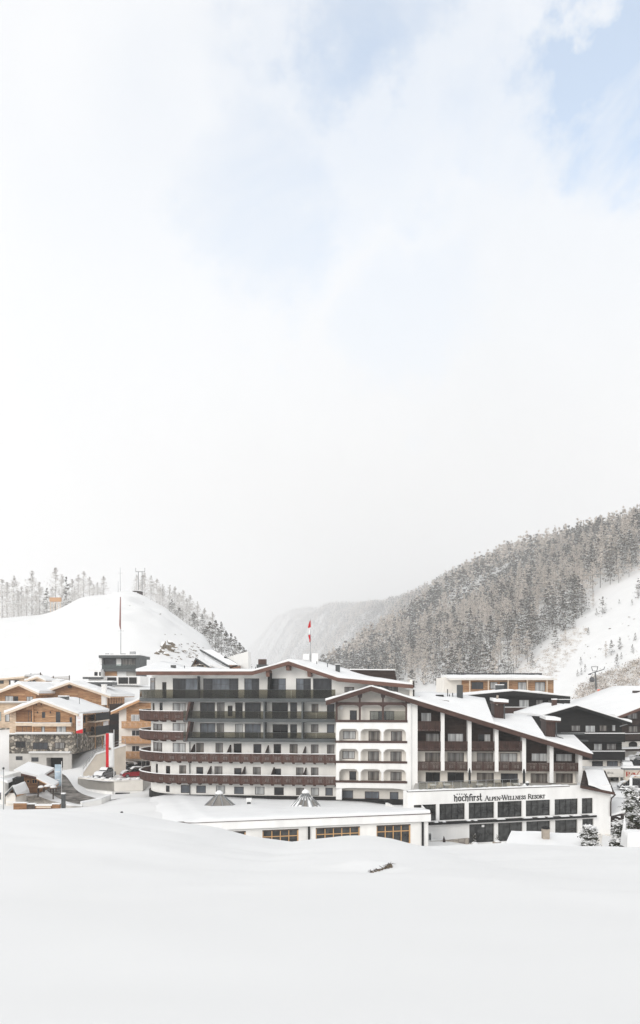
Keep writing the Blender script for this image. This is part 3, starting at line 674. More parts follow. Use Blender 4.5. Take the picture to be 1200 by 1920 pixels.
# second floor from the top
A(286, 290, 1318, 1340, 1, 'glass_dark'); A(299, 305, 1317, 1340, 1, 'glass_dark'); A(324, 348, 1318, 1341, 2, 'curtain_light', fm='frame_red')
for w in ((375, 403, 1317, 1350, 2, 'glass_mid'), (407, 421, 1317, 1350, 1, 'curtain'), (427, 436, 1323, 1343, 1, 'glass_dark'), (441, 455, 1317, 1350, 1, 'glass_dark'), (459, 489, 1317, 1350, 2, 'glass_mid'),
          (510, 540, 1317, 1350, 2, 'glass_dark'), (544, 557, 1317, 1350, 1, 'glass_mid'), (584, 597, 1320, 1336, 1, 'curtain_warm'), (613, 627, 1320, 1350, 1, 'glass_mid')): A(*w)
A(288, 304, 1357, 1378, 2, 'curtain', fm='frame_red'); A(324, 348, 1356, 1380, 2, 'curtain_light', fm='frame_red')
for w in ((375, 404, 1356, 1388, 2, 'glass_sky_tint'), (406, 420, 1356, 1388, 1, 'curtain'), (441, 455, 1357, 1388, 1, 'curtain_light'), (459, 489, 1357, 1388, 2, 'glass_sky_tint'), (511, 540, 1358, 1388, 2, 'glass_dark'),
          (544, 557, 1358, 1388, 1, 'glass_mid'), (583, 597, 1358, 1373, 1, 'curtain'), (613, 627, 1358, 1374, 1, 'glass_sky_tint')): A(*w)
A(288, 304, 1392, 1416, 2, 'curtain', fm='frame_red'); A(324, 348, 1393, 1416, 2, 'curtain_light', fm='frame_red')
for i, w in enumerate(((368, 382, 1393, 1416), (404, 418, 1393, 1416), (438, 453, 1394, 1417), (475, 490, 1395, 1417), (513, 527, 1395, 1418), (543, 558, 1395, 1418), (583, 597, 1396, 1418), (613, 627, 1396, 1418))):
    A(*w, 1, ['curtain_warm', 'curtain', 'glass_dark', 'glass_mid', 'glass_dark', 'curtain_warm', 'curtain', 'curtain'][i], fm='frame_red')
A(292, 296, 1432, 1452, 1, 'glass_dark'); 
for i, w in enumerate(((311, 319, 1436, 1456), (336, 349, 1435, 1456), (368, 381, 1438, 1457), (402, 417, 1437, 1457), (439, 453, 1440, 1458), (474, 489, 1438, 1458), (514, 527, 1441, 1459), (555, 569, 1439, 1459), (583, 597, 1439, 1459))):
    A(*w, 1, ['glass_dark', 'curtain_warm', 'glass_mid', 'curtain', 'glass_mid', 'curtain', 'glass_mid', 'curtain', 'curtain'][i], fm='frame_red')
for i, w in enumerate(((311, 318, 1473, 1485), (339, 356, 1472, 1487), (368, 386, 1473, 1487), (405, 422, 1473, 1488), (439, 457, 1475, 1489), (478, 496, 1475, 1490), (514, 532, 1476, 1491), (555, 570, 1477, 1491), (583, 598, 1477, 1492), (610, 624, 1477, 1492))):
    A(*w, 1, ['glass_mid', 'glass_sky_tint', 'glass_sky_tint', 'curtain_light', 'glass_sky_tint', 'curtain_light', 'glass_mid', 'curtain', 'curtain_light', 'glass_sky_tint'][i], fm='frame_dark')
wall_holes('wall', M['plaster'], hotel, WP, qL, qR, zg - 1.0, ztop, rows.holes(), step=0.7)
rows.build(hotel)
# dark plinth that follows the wall
pl = MB(); band(pl, WP, qL, qR, -0.02, 0.28, zg - 1.4, H(480, 1492, -0.3)[1], 0.6); pl.build('plinth', M['base_dark'], hotel)
# roof of the main wing
RL = [H(p[0], p[1], ROOF_V) for p in ((256, 1259), (473, 1259), (541, 1240), (634, 1271), (775, 1284))]
zroof = polyz(RL)
fascia_run(hotel, RL, ROOF_V, 0.52, 'fascia')
for (a, b) in zip(RL[:-1], RL[1:]):
    MB().prism([(a[0], a[1] - .12), (b[0], b[1] - .12), (b[0], b[1] - .34), (a[0], a[1] - .34)], ROOF_V + .001, 9.5).build('roof_deck', M['plaster'], hotel)
g0, g1 = H(455, 1266)[0], H(775, 1266)[0]
gp = [(g0, ztop - 0.02)] + [(u, zroof(u) - .36) for u in np.linspace(g0, g1, 30)] + [(g1, ztop - 2.2), (qR + 0.02, ztop - 2.2), (qR + 0.02, ztop - 0.02)]
gp2 = [p for p in gp]
MB().prism([(g0, ztop - .02)] + [(u, zroof(u) - .35) for u in np.linspace(g0, qR, 20)] + [(qR, ztop - .02)], 0.004, 0.4).build('gable_wall', M['plaster'], hotel)
rowsP = Rows(Flat(H, 0.0)); rowsP.add(646, 664, 1288, 1298, 1, 'curtain', fm='frame_red'); rowsP.add(708, 746, 1284, 1299, 2, 'curtain', fm='frame_red')
MB().prism([(qR + .002, zg + 8)] + [(u, zroof(u) - .35) for u in np.linspace(qR + .002, g1 - .4, 12)] + [(g1 - .4, zg + 8)], 0.0, 0.4).build('wall', M['plaster'], hotel)
rowsP.build(hotel, proud=True)
RR = [H(p[0], p[1], 9.5) for p in ((258, 1238), (305, 1239), (330, 1243), (348, 1249), (400, 1252), (470, 1254), (505, 1250), (541, 1237), (575, 1237), (605, 1241), (650, 1254), (690, 1265), (770, 1280))]
zrear = polyz(RR)
snow_loft('snow', hotel, np.arange(RL[0][0] - .1, RL[-1][0] + .1, 0.45), lambda u: zroof(u) + 0.002, lambda u: max(zrear(u), zroof(u) + 0.3), ROOF_V - 0.05, 9.5, lip=0.30, seed=2)
# soffit brackets under the gable
for px, y0, y1 in ((541, 1246, 1257), (504, 1257, 1269), (581, 1258, 1269)):
    u, z1_ = H(px, y0, -1.2); _, z0_ = H(px, y1, -1.2); MB().prism([(u - .28, z1_), (u + .28, z1_), (u + .22, z0_), (u - .22, z0_)], -2.1, 0.0).build('bracket', M['fascia'], hotel)
# glass balconies (slab, panes, handrail) on the three upper floors
def glass_balcony(q0, q1, pyt, pys, pyb, px=480, curved=False):
    zt = H(px, pyt, -OFF)[1]; zs = H(px, pys, -OFF)[1]; zb = H(px, pyb, -OFF)[1]
    m = MB(); band(m, WP, q0, q1, 0.0, OFF + 0.06, zb, zs - .04); o = m.build('balcony', M['slab_grey'], hotel)
    n = max(1, int(round((q1 - q0) / 2.6))); qs = list(np.linspace(q0, q1, n + 1))
    if curved: qs = list(np.arange(q0, WP.uc, 0.9)) + list(np.linspace(WP.uc, q1, max(2, int((q1 - WP.uc) / 2.6))))
    for a, b in zip(qs[:-1], qs[1:]):
        g = MB(); pa, pb = WP.at(a + .01, OFF)[0], WP.at(b - .01, OFF)[0]; d = Vector((pb[0] - pa[0], pb[1] - pa[1], 0)); nrm = Vector((-d.y, d.x, 0)).normalized() * 0.02
        A_, B_ = Vector((*pa, 0)), Vector((*pb, 0)); g.plan([tuple(A_ - nrm)[:2], tuple(B_ - nrm)[:2], tuple(B_ + nrm)[:2], tuple(A_ + nrm)[:2]], zs - .10, zt); g.build('glass_panel', M['smoked'], o)
    m = MB(); band(m, WP, q0, q1, OFF - .035, OFF + .035, zt + .002, zt + .05); m.build('handrail', M['metal_dark'], o)
    return o
qE = H(629, 1400, -OFF)[0]; qG = uc + 0.1
glass_balcony(uc - 2.2 * RW, qE, 1293.5, 1309, 1316, curved=True)
glass_balcony(qG, qE, 1334, 1347, 1354); glass_balcony(qG, qE, 1373.5, 1384, 1391)
# wooden balconies
PW = 1.52
PM_H = {}
def wood_balcony(q0, q1, pyt, pyb, px=400, mt='red_wood', path=None, off=None, snow=True, pw=PW, root=None, brackets=True, name='balcony', slabm='plaster'):
    path = path or WP; off = OFF if off is None else off; root = root or hotel
    zt = path.fr(px, pyt, (getattr(path, 'v', 0.0)) - off)[1]; zb = path.fr(px, pyb, getattr(path, 'v', 0.0) - off)[1]; h = zt - zb
    m = MB(); band(m, path, q0, q1, 0.0, off - .09, zb + .02, zb + .2); o = m.build(name, M[slabm], root)
    m = MB(); band(m, path, q0, q1, off - .1, off + .1, zt - .1, zt); m.build('handrail', M[mt], o)
    n = max(1, int(round((q1 - q0) / pw))); w = (q1 - q0) / n
    key = (round(w, 2), round(h, 2), mt)
    if key not in PM_H: PM_H[key] = panel_mesh(w, h - .1, M[mt], 8, len(PM_H))
    for i in range(n):
        a = path.at(q0 + i * w, off)[0]; b = path.at(q0 + (i + 1) * w, off)[0]
        p = link('panel', PM_H[key], o, (*a, zb), math.atan2(b[1] - a[1], b[0] - a[0])); L_ = math.hypot(b[0] - a[0], b[1] - a[1]); p.scale = (L_ / w, 1, 1)
    if snow:
        m = MB(); n2 = max(2, int((q1 - q0) / .5)); rws = [[], [], [], []]
        for i in range(n2 + 1):
            q = q0 + (q1 - q0) * i / n2; t = 0.07 + 0.05 * random.random()
            for k, (of, zz) in enumerate(((off - .14, .002), (off - .1, t), (off + .08, t), (off + .13, .002))): rws[k].append((*path.at(q, of)[0], zt + zz))
        m.grid(rws); m.build('snow_cap', M['snow'], o, smooth=True)
    if brackets:
        k = 0
        for i in range(0, n + 1):
            q = q0 + i * w; (a, b), rz = path.at(q, off); key2 = ('bracket', mt)
            if key2 not in PM_H: PM_H[key2] = MB().add([(-.13, .1, 0), (.13, .1, 0), (.13, 1.3, 0), (-.13, 1.3, 0), (-.13, .1, -.12), (.13, .1, -.12), (.13, .75, -.3), (-.13, .75, -.3), (.13, 1.3, -.3), (-.13, 1.3, -.3)],
                    [(0, 1, 2, 3), (0, 4, 5, 1), (4, 7, 6, 5), (7, 9, 8, 6), (3, 2, 8, 9), (1, 5, 6, 8, 2), (0, 3, 9, 7, 4)]).mesh('bracket', M[mt])
            link('bracket', PM_H[key2], o, (a, b, zb + .02), rz)
    return o
wood_balcony(uc - 2.35 * RW, qG, 1333.5, 1351, px=349); wood_balcony(uc - 2.35 * RW, qG, 1372, 1388, px=349)
wood_balcony(uc - 2.35 * RW, qE, 1412.5, 1428.5); wood_balcony(uc - 2.35 * RW, qE, 1453, 1469.5)
# posts, partitions and pipes along the front
for px in (497, 568):
    for y0, y1 in ((1316, 1347), (1354, 1384)):
        u, zt = H(px, y0, -.9); _, zb = H(px, y1, -.9); MB().box(u - .1, u + .1, -1.75, -.02, zb, zt).build('partition', M['slab_grey'], hotel)
for y0, y1 in ((1316, 1350), (1352, 1388)):
    u, zt = H(354, y0, -.9); _, zb = H(354, y1, -.9); MB().add([(u - .05, -1.9, zb), (u + .1, -.02, zb), (u + .55, -.02, zt), (u + .55, -1.9, zt), (u - .25, -1.9, zb), (u - .1, -.02, zb), (u + .2, -.02, zt), (u + .2, -1.9, zt)],
        [(0, 1, 2, 3), (7, 6, 5, 4), (0, 4, 5, 1), (1, 5, 6, 2), (2, 6, 7, 3), (3, 7, 4, 0)]).build('partition', M['frame_red'], hotel)
u, zt = H(373, 1268, -.5); _, zb = H(373, 1312, -.5); MB().box(u - .06, u + .06, -1.2, -.02, zb, zt).build('partition', M['metal_dark'], hotel)
u, zt = H(505, 1262, -1); _, zb = H(505, 1312, -1); MB().prism([(u - .12, zt), (u + .25, zt), (u + .12, zb), (u - .2, zb)], -1.6, -.02).build('partition', M['base_dark'], hotel)
for px, y0, y1, f in ((361, 1396, 1412, 0), (429, 1397, 1413, 0), (500, 1398, 1415, 0), (570, 1400, 1416, 0), (392, 1437, 1453, 0), (456, 1438, 1454, 0), (511, 1439, 1455, 0), (571, 1440, 1456, 0)):
    u, zt = H(px, y0, -.6); _, zb = H(px, y1, -.6)
    MB().add([(u - .22, -1.5, zb), (u + .05, -1.5, zb), (u + .22, -.01, zb), (u - .02, -.01, zb), (u + .1, -.3, zt), (u + .22, -.01, zt), (u + .1, -.01, zt)], [(0, 1, 2, 3), (0, 4, 1), (1, 4, 5, 2), (2, 5, 6, 3), (3, 6, 4, 0), (4, 6, 5)]).build('partition', M['frame_dark'], hotel)
u, zt = H(355.5, 1391, -.2); MB().tube([(u, -.14, zt), (u, -.14, zg)], .06, 6).build('drainpipe', M['metal_dark'], hotel)
# things on the main roof
def roof_box(px0, px1, py0, py1, v, dep, mt, name='chimney', cap=None, fr=None, root=None, drop=.5):
    fr = fr or H; root = root or hotel
    u0, z1_ = fr(px0, py0, v); u1, z0_ = fr(px1, py1, v); o = MB().box(u0, u1, v, v + dep, z0_ - drop, z1_).build(name, M[mt], root)
    if cap: MB().box(u0 - .06, u1 + .06, v - .06, v + dep + .06, z1_ + .001, z1_ + cap).build('snow_cap', M['snow'], o)
    return o
c = roof_box(481, 501, 1246, 1253, 4, 1.2, 'metal_dark'); u0, z1_ = H(484, 1236, 4.1); u1, z0_ = H(498, 1246, 4.1); MB().box(u0, u1, 4.15, 5.0, z0_ - .1, z1_).build('cowl', M['fascia_dark'], c)
roof_box(629, 637, 1246, 1261, 2, .6, 'metal_dark', cap=.1); roof_box(320, 328, 1247, 1255, 3, .6, 'metal_dark', 'vent')
for px, y0, y1 in ((594, 1240, 1249), (614, 1243, 1251), (346, 1248, 1256), (479, 1250, 1256)): 
    u, z1_ = H(px, y0, 4); _, z0_ = H(px, y1, 4); MB().tube([(u, 4, z0_ - .8), (u, 4, z1_)], .06, 6).build('vent_pipe', M['metal_dark'], hotel)
for px0, px1, y0, y1 in ((568, 580, 1226, 1231), (585, 596, 1225, 1237)):
    o = roof_box(px0, px1, y0, y1, 6, .8, 'white_paint', 'vent')
rh0, rz1 = H(657, 1256, 7.5); rh1, rz0 = H(740, 1274, 7.5)
o = MB().prism([(rh0, rz1), (rh1, rz1 - .1), (rh1 + .4, rz0 - .5), (rh0 - .2, rz0 - .5)], 7.5, 11).build('roof_house', M['dark_wood'], hotel)
MB().prism([(rh0 - .1, rz1 + .004), (rh1 + .1, rz1 - .09), (rh1 + .1, rz1 + .05), (rh0 - .1, rz1 + .16)], 7.4, 11).build('snow_cap', M['snow'], o)
u, z1_ = H(691, 1248, 9); MB().tube([(u, 9, rz1 - .2), (u, 9, z1_)], .11, 8).build('vent_pipe', M['metal_dark'], o)
# ------------------------------------------------------------------ tower with arched loggias
TV = -2.7; TB = -1.3
tu0, tu1, tu2 = H(630, 1400, TV)[0], H(763.5, 1400, TV)[0], H(783, 1400, TV)[0]
R2V = -4.0
R2 = [H(p[0], p[1], R2V) for p in ((611, 1314), (696, 1287), (1110, 1414))]
zr2 = polyz(R2)
fascia_run(hotel, R2, R2V, 0.62, 'fascia_dark')
for (a, b) in zip(R2[:-1], R2[1:]):
    MB().prism([(a[0], a[1] - .12), (b[0], b[1] - .12), (b[0], b[1] - .4), (a[0], a[1] - .4)], R2V + .001, 8.0).build('roof_deck', M['dark_wood'], hotel)
def tz(py, v=TV, px=700): return H(px, py, v)[1]
piers = [(tu0, H(636, 0, TV)[0]), (H(672, 0, TV)[0], H(676, 0, TV)[0]), (H(715, 0, TV)[0], H(719, 0, TV)[0]), (H(761, 0, TV)[0], tu1)]
trow = Rows(Flat(H, TB))
levels = [(1370, 1389, 1393), (1407.5, 1427, 1431), (1445.5, 1464, 1468)]
tw = [[(643, 667, 1370.5, 1386, 2, 'curtain_light'), (691, 712, 1370.5, 1390, 2, 'curtain_warm'), (733, 754, 1371, 1390, 2, 'curtain')],
      [(642, 665, 1408, 1423, 2, 'curtain_light'), (690, 711, 1408.5, 1428, 2, 'curtain'), (732, 753, 1409, 1429, 2, 'curtain')],
      [(655, 668, 1446, 1466, 1, 'glass_mid'), (690, 711, 1446, 1466, 2, 'curtain_warm'), (732, 753, 1447, 1466, 2, 'curtain')]]
for r_ in tw:
    for w in r_: trow.add(*w, fm='frame_red')
trow.add(642, 662, 1482, 1497, 1, 'glass_sky_tint', fm='frame_dark'); trow.add(684, 711, 1484, 1498, 2, 'glass_sky_tint', fm='frame_red'); trow.add(731, 747, 1485, 1501, 1, 'glass_sky_tint', fm='frame_dark')
wall_holes('wall', M['cream'], hotel, Flat(H, TB), tu0 + .05, tu1, tz(1512), tz(1352), trow.holes())
trow.build(hotel)
def arch_strip(u0, u1, ztop_, zbot, rise, n=10):
    """spandrel over an opening: flat top, arched bottom"""
    pts = [(u0, ztop_), (u1, ztop_)]
    for i in range(n + 1):
        t = i / n; x = u1 + (u0 - u1) * t; k = abs(2 * t - 1); pts.append((x, zbot + rise * (1 - max(0, (k - 0.62) / 0.38) ** 2.2)))
    return pts
prev = 1354.5
for i, (y0, y1, y2) in enumerate(levels):
    zt, zb = tz(prev), tz(y0)
    MB().box(tu0, tu1, TV, TV + .25, zb + .25, zt).build('parapet', M['plaster_bright'], hotel)
    for (a, b), (c, d) in zip(piers[:-1], piers[1:]): MB().prism(arch_strip(b, c, zb + .25, zb - .22, .45), TV + .002, TV + .25).build('arch', M['plaster_bright'], hotel)
    for a, b in piers: MB().box(a, b, TV, TV + .3, tz(y1), zb + .25).build('pier', M['plaster_bright'], hotel)
    MB().box(tu0 - .12, tu1, TV - .1, TV + .3, tz(y2), tz(y1)).build('ledge', M['frame_red'], hotel)
    MB().box(tu0, tu1, TV + .25, TB, tz(y2), tz(y2) + .2).build('floor_slab', M['cream'], hotel)
    prev = y2
MB().prism([(tu0, tz(1468)), (tu1, tz(1468))] + [(p, z) for p, z in arch_strip(tu0, tu1, 0, tz(1482), .3)[2:]], TV, TV + .3).build('parapet', M['plaster_bright'], hotel)
MB().box(tu0, piers[0][1] + .35, TV, TB, tz(1512), tz(1479)).build('pier', M['plaster_bright'], hotel)
MB().box(tu1, tu2, TV - .02, 3.0, tz(1512), zr2(tu2) - .42).build('corner_wall', M['plaster_bright'], hotel)
MB().box(tu0, tu0 + .06, TV + .3, 0, tz(1512), tz(1315)).build('side_wall', M['plaster'], hotel)
MB().box(tu0 - .05, tu1 + .1, TV - .06, TB, tz(1512), tz(1500.5)).build('plinth', M['base_dark'], hotel)
# gable loggia under the roof
MB().prism([(tu0 + .02, tz(1354))] + [(u, zr2(u) - .42) for u in np.linspace(tu0 + .02, tu1, 16)] + [(tu1, tz(1354))], TB, TB + .3).build('gable_wall', M['cream'], hotel)
MB().box(tu0 - .12, tu1 + .05, TV - .1, TV + .25, tz(1354.5), tz(1350)).build('ledge', M['frame_red'], hotel)
MB().box(tu0, tu1, TV + .25, TB, tz(1354.5), tz(1352.5)).build('floor_slab', M['cream'], hotel)
pxs = (631, 674.5, 718, 762)
for k, px in enumerate(pxs):
    u = H(px, 0, TV)[0]; MB().box(u - .14, u + .14, TV, TV + .25, tz(1350), tz(1320) if k in (1, 2) else zr2(u) - .42).build('post', M['frame_red'], hotel)
MB().box(H(631, 0, TV)[0], tu1, TV - .03, TV + .28, tz(1321.5), tz(1316.5)).build('tie_beam', M['frame_red'], hotel)
for k in range(3):
    a, b = H(pxs[k] + 2, 0, TV)[0], H(pxs[k + 1] - 2, 0, TV)[0]; MB().prism(arch_strip(a, b, tz(1321.5), tz(1325.5), .25), TV + .04, TV + .2).build('arch_brace', M['frame_red'], hotel)
for px in (674.5, 718):
    u = H(px, 0, TV)[0]; MB().box(u - .12, u + .12, TV + .02, TV + .24, tz(1316.5), zr2(u) - .4).build('king_post', M['frame_red'], hotel)
    MB().prism([(u - .3, zr2(u) - .42), (u + .38, zr2(u) - .42), (u + .3, tz(1308)), (u - .22, tz(1308))], TV - .9, TV).build('bracket', M['frame_dark'], hotel)
lg = Rows(Flat(H, TB)); lg.add(656, 669, 1332, 1350, 1, 'glass_mid'); lg.add(694, 739, 1333, 1350, 3, 'curtain_light', pms=['curtain_light', 'glass_sky_tint', 'curtain_light']); lg.build(hotel, proud=True)
g = MB(); ga = H(693, 0, TV)[0]; g.box(ga, H(760, 0, TV)[0], TV + .1, TV + .12, tz(1350), tz(1333)); g.build('wind_screen', M['screen_glass'], hotel)
u, z_ = H(640.5, 1327, TB); MB().tube([(u, TB - .3, z_), (u, TB - .22, z_)], .26, 12).build('dish_aerial', M['white_paint'], hotel)
u = H(771, 0, TV)[0]; MB().tube([(u, TV - .12, tz(1478)), (u, TV - .12, tz(1312))], .08, 8).build('drainpipe', M['white_paint'], hotel)
# ------------------------------------------------------------------ stepped right wing
WV = -0.8; PV = -2.6
wu0, wu1 = tu2 + .002, H(1088, 0, PV)[0]
um = H(984, 1400, WV)[0]
zd1, zd2, zt0 = H(880, 1409, WV)[1], H(1030, 1431, WV)[1], H(900, 1482, WV)[1]
MB().prism([(wu0, zd1)] + [(u, zr2(u) - .42) for u in np.linspace(wu0, um, 14)] + [(um, zd1)], WV, WV + .3).build('timber_wall', M['dark_wood'], hotel)
MB().prism([(um + .002, zd2)] + [(u, zr2(u) - .42) for u in np.linspace(um + .002, wu1, 8)] + [(wu1, zd2)], WV, WV + .3).build('timber_wall', M['dark_wood'], hotel)
wr = Rows(Flat(H, WV)); wl = Rows(Flat(H, WV))
for w in ((789, 809, 1336, 1353, 2, 'curtain_light'), (798, 824, 1375, 1391, 2, 'curtain'), (839, 869, 1375, 1391, 2, 'curtain_light'), (896, 920, 1376, 1391, 2, 'glass_dark'), (996, 1027, 1412, 1428, 2, 'curtain_light'), (1042, 1073, 1413, 1428, 2, 'curtain_light')):
    wr.add(*w, fm='frame_dark', **({'pms': ['glass_dark', 'curtain_light']} if w[0] == 896 else {}))
wr.build(hotel, proud=True)
wlo = Rows(Flat(H, WV))
for i, w in enumerate(((797, 825, 1411, 1429), (839, 870, 1411, 1429), (894, 926, 1411, 1429), (938, 970, 1412, 1429))): wl.add(*w, 2, ['curtain_warm', 'curtain', 'curtain', 'curtain_light'][i], fm='frame_red')
for i, w in enumerate(((798, 825, 1448, 1470), (839, 870, 1448, 1470), (894, 926, 1449, 1470), (939, 971, 1450, 1470))): wl.add(*w, 2, ['glass_dark', 'glass_dark', 'curtain_warm', 'glass_mid'][i], fm='frame_dark')
wall_holes('wall', M['cream'], hotel, Flat(H, WV), wu0, um, zt0 - .6, zd1, wl.holes()); wl.build(hotel)
for i, w in enumerate(((995, 1027, 1450, 1468), (1042, 1074, 1450, 1468))): wlo.add(*w, 2, 'curtain_warm', fm='frame_red')
wall_holes('wall', M['cream'], hotel, Flat(H, WV), um, wu1, zt0 - .6, zd2, wlo.holes()); wlo.build(hotel)
POSTS = [(830, 1445), (880.5, 1449), (931, 1447), (982.5, 1449), (1034, 1468), (1088, 1468)]
for px, yb in POSTS:
    u = H(px, 0, PV)[0]; zb = H(px, yb, PV)[1]
    MB().box(u - .25, u + .25, PV - .1, WV - .003, zb, zr2(u) - .44 - .25 * .32).build('column', M['plaster_bright'], hotel)
FP = Flat(H, WV)
def bay(px0, px1, pyt, pyb): 
    wood_balcony(H(px0, 0, PV)[0], H(px1, 0, PV)[0], pyt, pyb, px=(px0 + px1) / 2, mt='balc_dark', path=FP, off=WV - PV, snow=False, pw=1.6, brackets=False, slabm='cream')
M['balc_dark'] = mat('balc_dark', (0.054, 0.029, 0.023), 0.65, 0.35, 2.0, 0.2, 0.25, stretch=(3, 3, 0.5))
bay(783.5, 826, 1352.5, 1371)
for a, b in ((783.5, 826), (834, 876.5), (884.5, 927), (935, 978.5)): bay(a, b, 1390, 1407.5); bay(a, b, 1428, 1445)
for a, b in ((986.5, 1030), (1038, 1084)): bay(a, b, 1430, 1446.5)
MB().box(wu1 - .3, wu1 + .002, WV + .3, 8, zt0 - 1, zr2(wu1) - .5).build('end_wall', M['dark_wood'], hotel)
# stepped roof snow with the two end walls
def sect(pxa, pxb, rear, v1, seed):
    ua, ub = H(pxa, 0, R2V)[0], H(pxb, 0, R2V)[0]; rr = polyz([H(p[0], p[1], v1) for p in rear])
    snow_loft('snow', hotel, np.linspace(ua, ub, max(6, int((ub - ua) / .5))), lambda u: zr2(u) + .002, lambda u: max(rr(u), zr2(u) + .25), R2V - .05, v1, lip=0.26, seed=seed, mids=4)
    return rr
sect(610, 700, ((611, 1312), (696, 1285), (720, 1294)), -1.0, 11)
sect(700, 927, ((690, 1287), (770, 1300), (790, 1297), (860, 1300), (927, 1312)), 7.0, 12)
sect(927.5, 1024, ((920, 1340), (960, 1338), (1024, 1345)), 7.0, 13)
sect(1024.5, 1112, ((1020, 1375), (1112, 1380)), 7.0, 14)
for px, pt_, pb_ in ((927, 1320, 1357), (1024, 1354, 1387)):
    v_ = 3.2; u, zt = H(px, pt_, v_); _, zb = H(px, pb_, v_)
    o = MB().box(u, u + 1.3, v_, 7.2, zb - 1.2, zt).build('dormer', M['balc_dark'], hotel)
    MB().box(u - .1, u + 1.9, v_ - .5, 7.3, zt + .002, zt + .3).build('dormer_roof', M['fascia_dark'], o)
    MB().slab([(u - .15, v_ - .6, zt + .75), (u + 1.9, v_ - .6, zt + .62), (u + 2.0, 7.3, zt + .7), (u - .15, 7.3, zt + .9)], .4).build('snow_cap', M['snow'], o)
    MB().tube([(u + 1.35, v_ - .1, zt), (u + 1.4, v_ - .15, zb + .5), (u + 2.3, v_ - .3, zb + .2)], .09, 6).build('drainpipe', M['metal_dark'], o)
for px0, px1, y in ((1036, 1096, 1374), (1036, 1103, 1387)):
    (a, z_), (b, _) = H(px0, y, 5.0), H(px1, y, 5.0); MB().box(a, b, 4.9, 5.1, z_ - .25, z_).build('snow_guard', M['metal_dark'], hotel)
a, z_ = H(785, 1309, 1.0); b, z2_ = H(842, 1316, 1.0); MB().bar((a, 1.0, z_), (b, 1.0, z2_), .14, .3).build('snow_guard', M['frame_red'], hotel)
# chimneys at the valley between the roofs
c = roof_box(768, 773.5, 1274, 1312, -1.0, .5, 'cream'); u0, z1_ = H(761, 1289.5, -1.1); u1, z0_ = H(780, 1293, -1.1); MB().box(u0, u1, -1.1, -.4, z0_, z1_).build('cross_duct', M['white_paint'], c)
roof_box(774.5, 777, 1277, 1312, -.8, .8, 'dark_wood')
roof_box(777, 787, 1306, 1313, -.5, .8, 'sign_red', 'vent')
for px0, px1, y0, y1 in ((838.5, 840, 1292, 1308), (842, 843.5, 1302, 1310), (848, 849.5, 1299, 1306), (857, 868, 1284, 1294)):
    roof_box(px0, px1, y0, y1, 4.5, .3 if px1 - px0 < 5 else .8, 'metal_dark', 'vent', drop=1.2)
roof_box(817, 832, 1302.5, 1304.5, 4.0, .4, 'base_dark', 'skylight')
u, z_ = H(932, 1309, 3.0); MB().tube([(u, 3.2, z_ - 1.0), (u + .1, 3.2, z_ + .4)], .16, 7).build('chimney_pot', M['planter'], hotel)
# ------------------------------------------------------------------ flag on the roof
fu, fz1 = H(582, 1163, 6.5); _, fz0 = H(582, 1236, 6.5)
fl = empty('flagpole', H.world(fu, 6.5, fz0 - .6), 0, 'thin flagpole with limp red and white flag on the hotel roof', 'flag')
MB().tube([(0, 0, 0), (0, 0, fz1 - fz0 + .8)], [.05, .03], 8).build('pole', M['metal_grey'], fl)
ft = fz1 - fz0 + .6; fh = 40 / F * 112
fo = None
for k, mt in ((0, 'red_cloth'), (1, 'white_cloth'), (2, 'red_cloth')):
    z1f = ft - fh * (k / 3); z0f = ft - fh * ((k + 1) / 3); m = MB(); rws = []
    for j in range(7):
        t = j / 6; z = z1f + (z0f - z1f) * t; g_ = 1 - (ft - z) / fh; w = .16 + .3 * math.sin(min(1, (ft - z) / fh * 1.15) * 3.0)
        rws.append([(.05 - w * s_, .12 * math.sin(s_ * 9 + z * 1.7) - .02, z - .12 * s_) for s_ in np.linspace(0, 1, 9)])
    m.grid(rws); o = m.build('flag_stripe', M[mt], fl, smooth=True)
    sm = o.modifiers.new('cloth', 'SOLIDIFY'); sm.thickness = .012
# ------------------------------------------------------------------ pavilion with the hotel's name
K = Fr(765, 88, 14.3)
pav = K.root('restaurant_pavilion', 'white flat-roofed pavilion with the resort name above tall gridded windows', 'building')
def kz(py, px=900): return K(px, py)[1]
ku = lambda px, v=0.0: K(px, 1500, v)[0]
kzt, kzb = kz(1480.5), kz(1592)
khole = []; kwin = []
for i, (a, b) in enumerate(((776, 818), (824, 872), (879, 927), (933, 979), (986, 1032), (1040, 1084), (1091, 1112))):
    khole.append((ku(a), ku(b), kz(1535), kz(1504.5))); kwin.append((ku(a), ku(b), kz(1535), kz(1504.5), 4 if i < 6 else 2, 3))
for i, (a, b) in enumerate(((880, 927), (934, 980), (987, 1032), (1041, 1083), (1092, 1113))):
    khole.append((ku(a), ku(b), kz(1580), kz(1545))); kwin.append((ku(a), ku(b), kz(1580), kz(1545), 2 if i else 3, 1))
ke = ku(1145)
wall_holes('wall', M['plaster_bright'], pav, Flat(K, 0), 0.0, ke, kzb, kzt, khole, depth=.35)
for a, b, z0, z1, c, r in kwin: window_at(pav, ((a + b) / 2, .3, z0), 0, b - a, z1 - z0, c, r, fm='base_dark', pm='glass_painted_refl', bar=.06, dep=.1)
MB().box(-.002, .3, .004, 1.6, kzb, kzt).build('side_wall', M['plaster_bright'], pav)
MB().box(-.04, ku(1068), -.05, .3, kzt + .002, kzt + .08).build('coping', M['frame_dark'], pav)
m = MB(); n = 60; rw = [[], [], [], []]
for i in range(n + 1):
    u = -.06 + (ku(1066) + .06) * i / n; t = .1 + .09 * abs(math.sin(i * 1.3) * math.sin(i * .37))
    for k, (v, z) in enumerate(((-.07, .082), (-.05, .08 + t), (.25, .1 + t), (.32, .082))): rw[k].append((u, v, kzt + z))
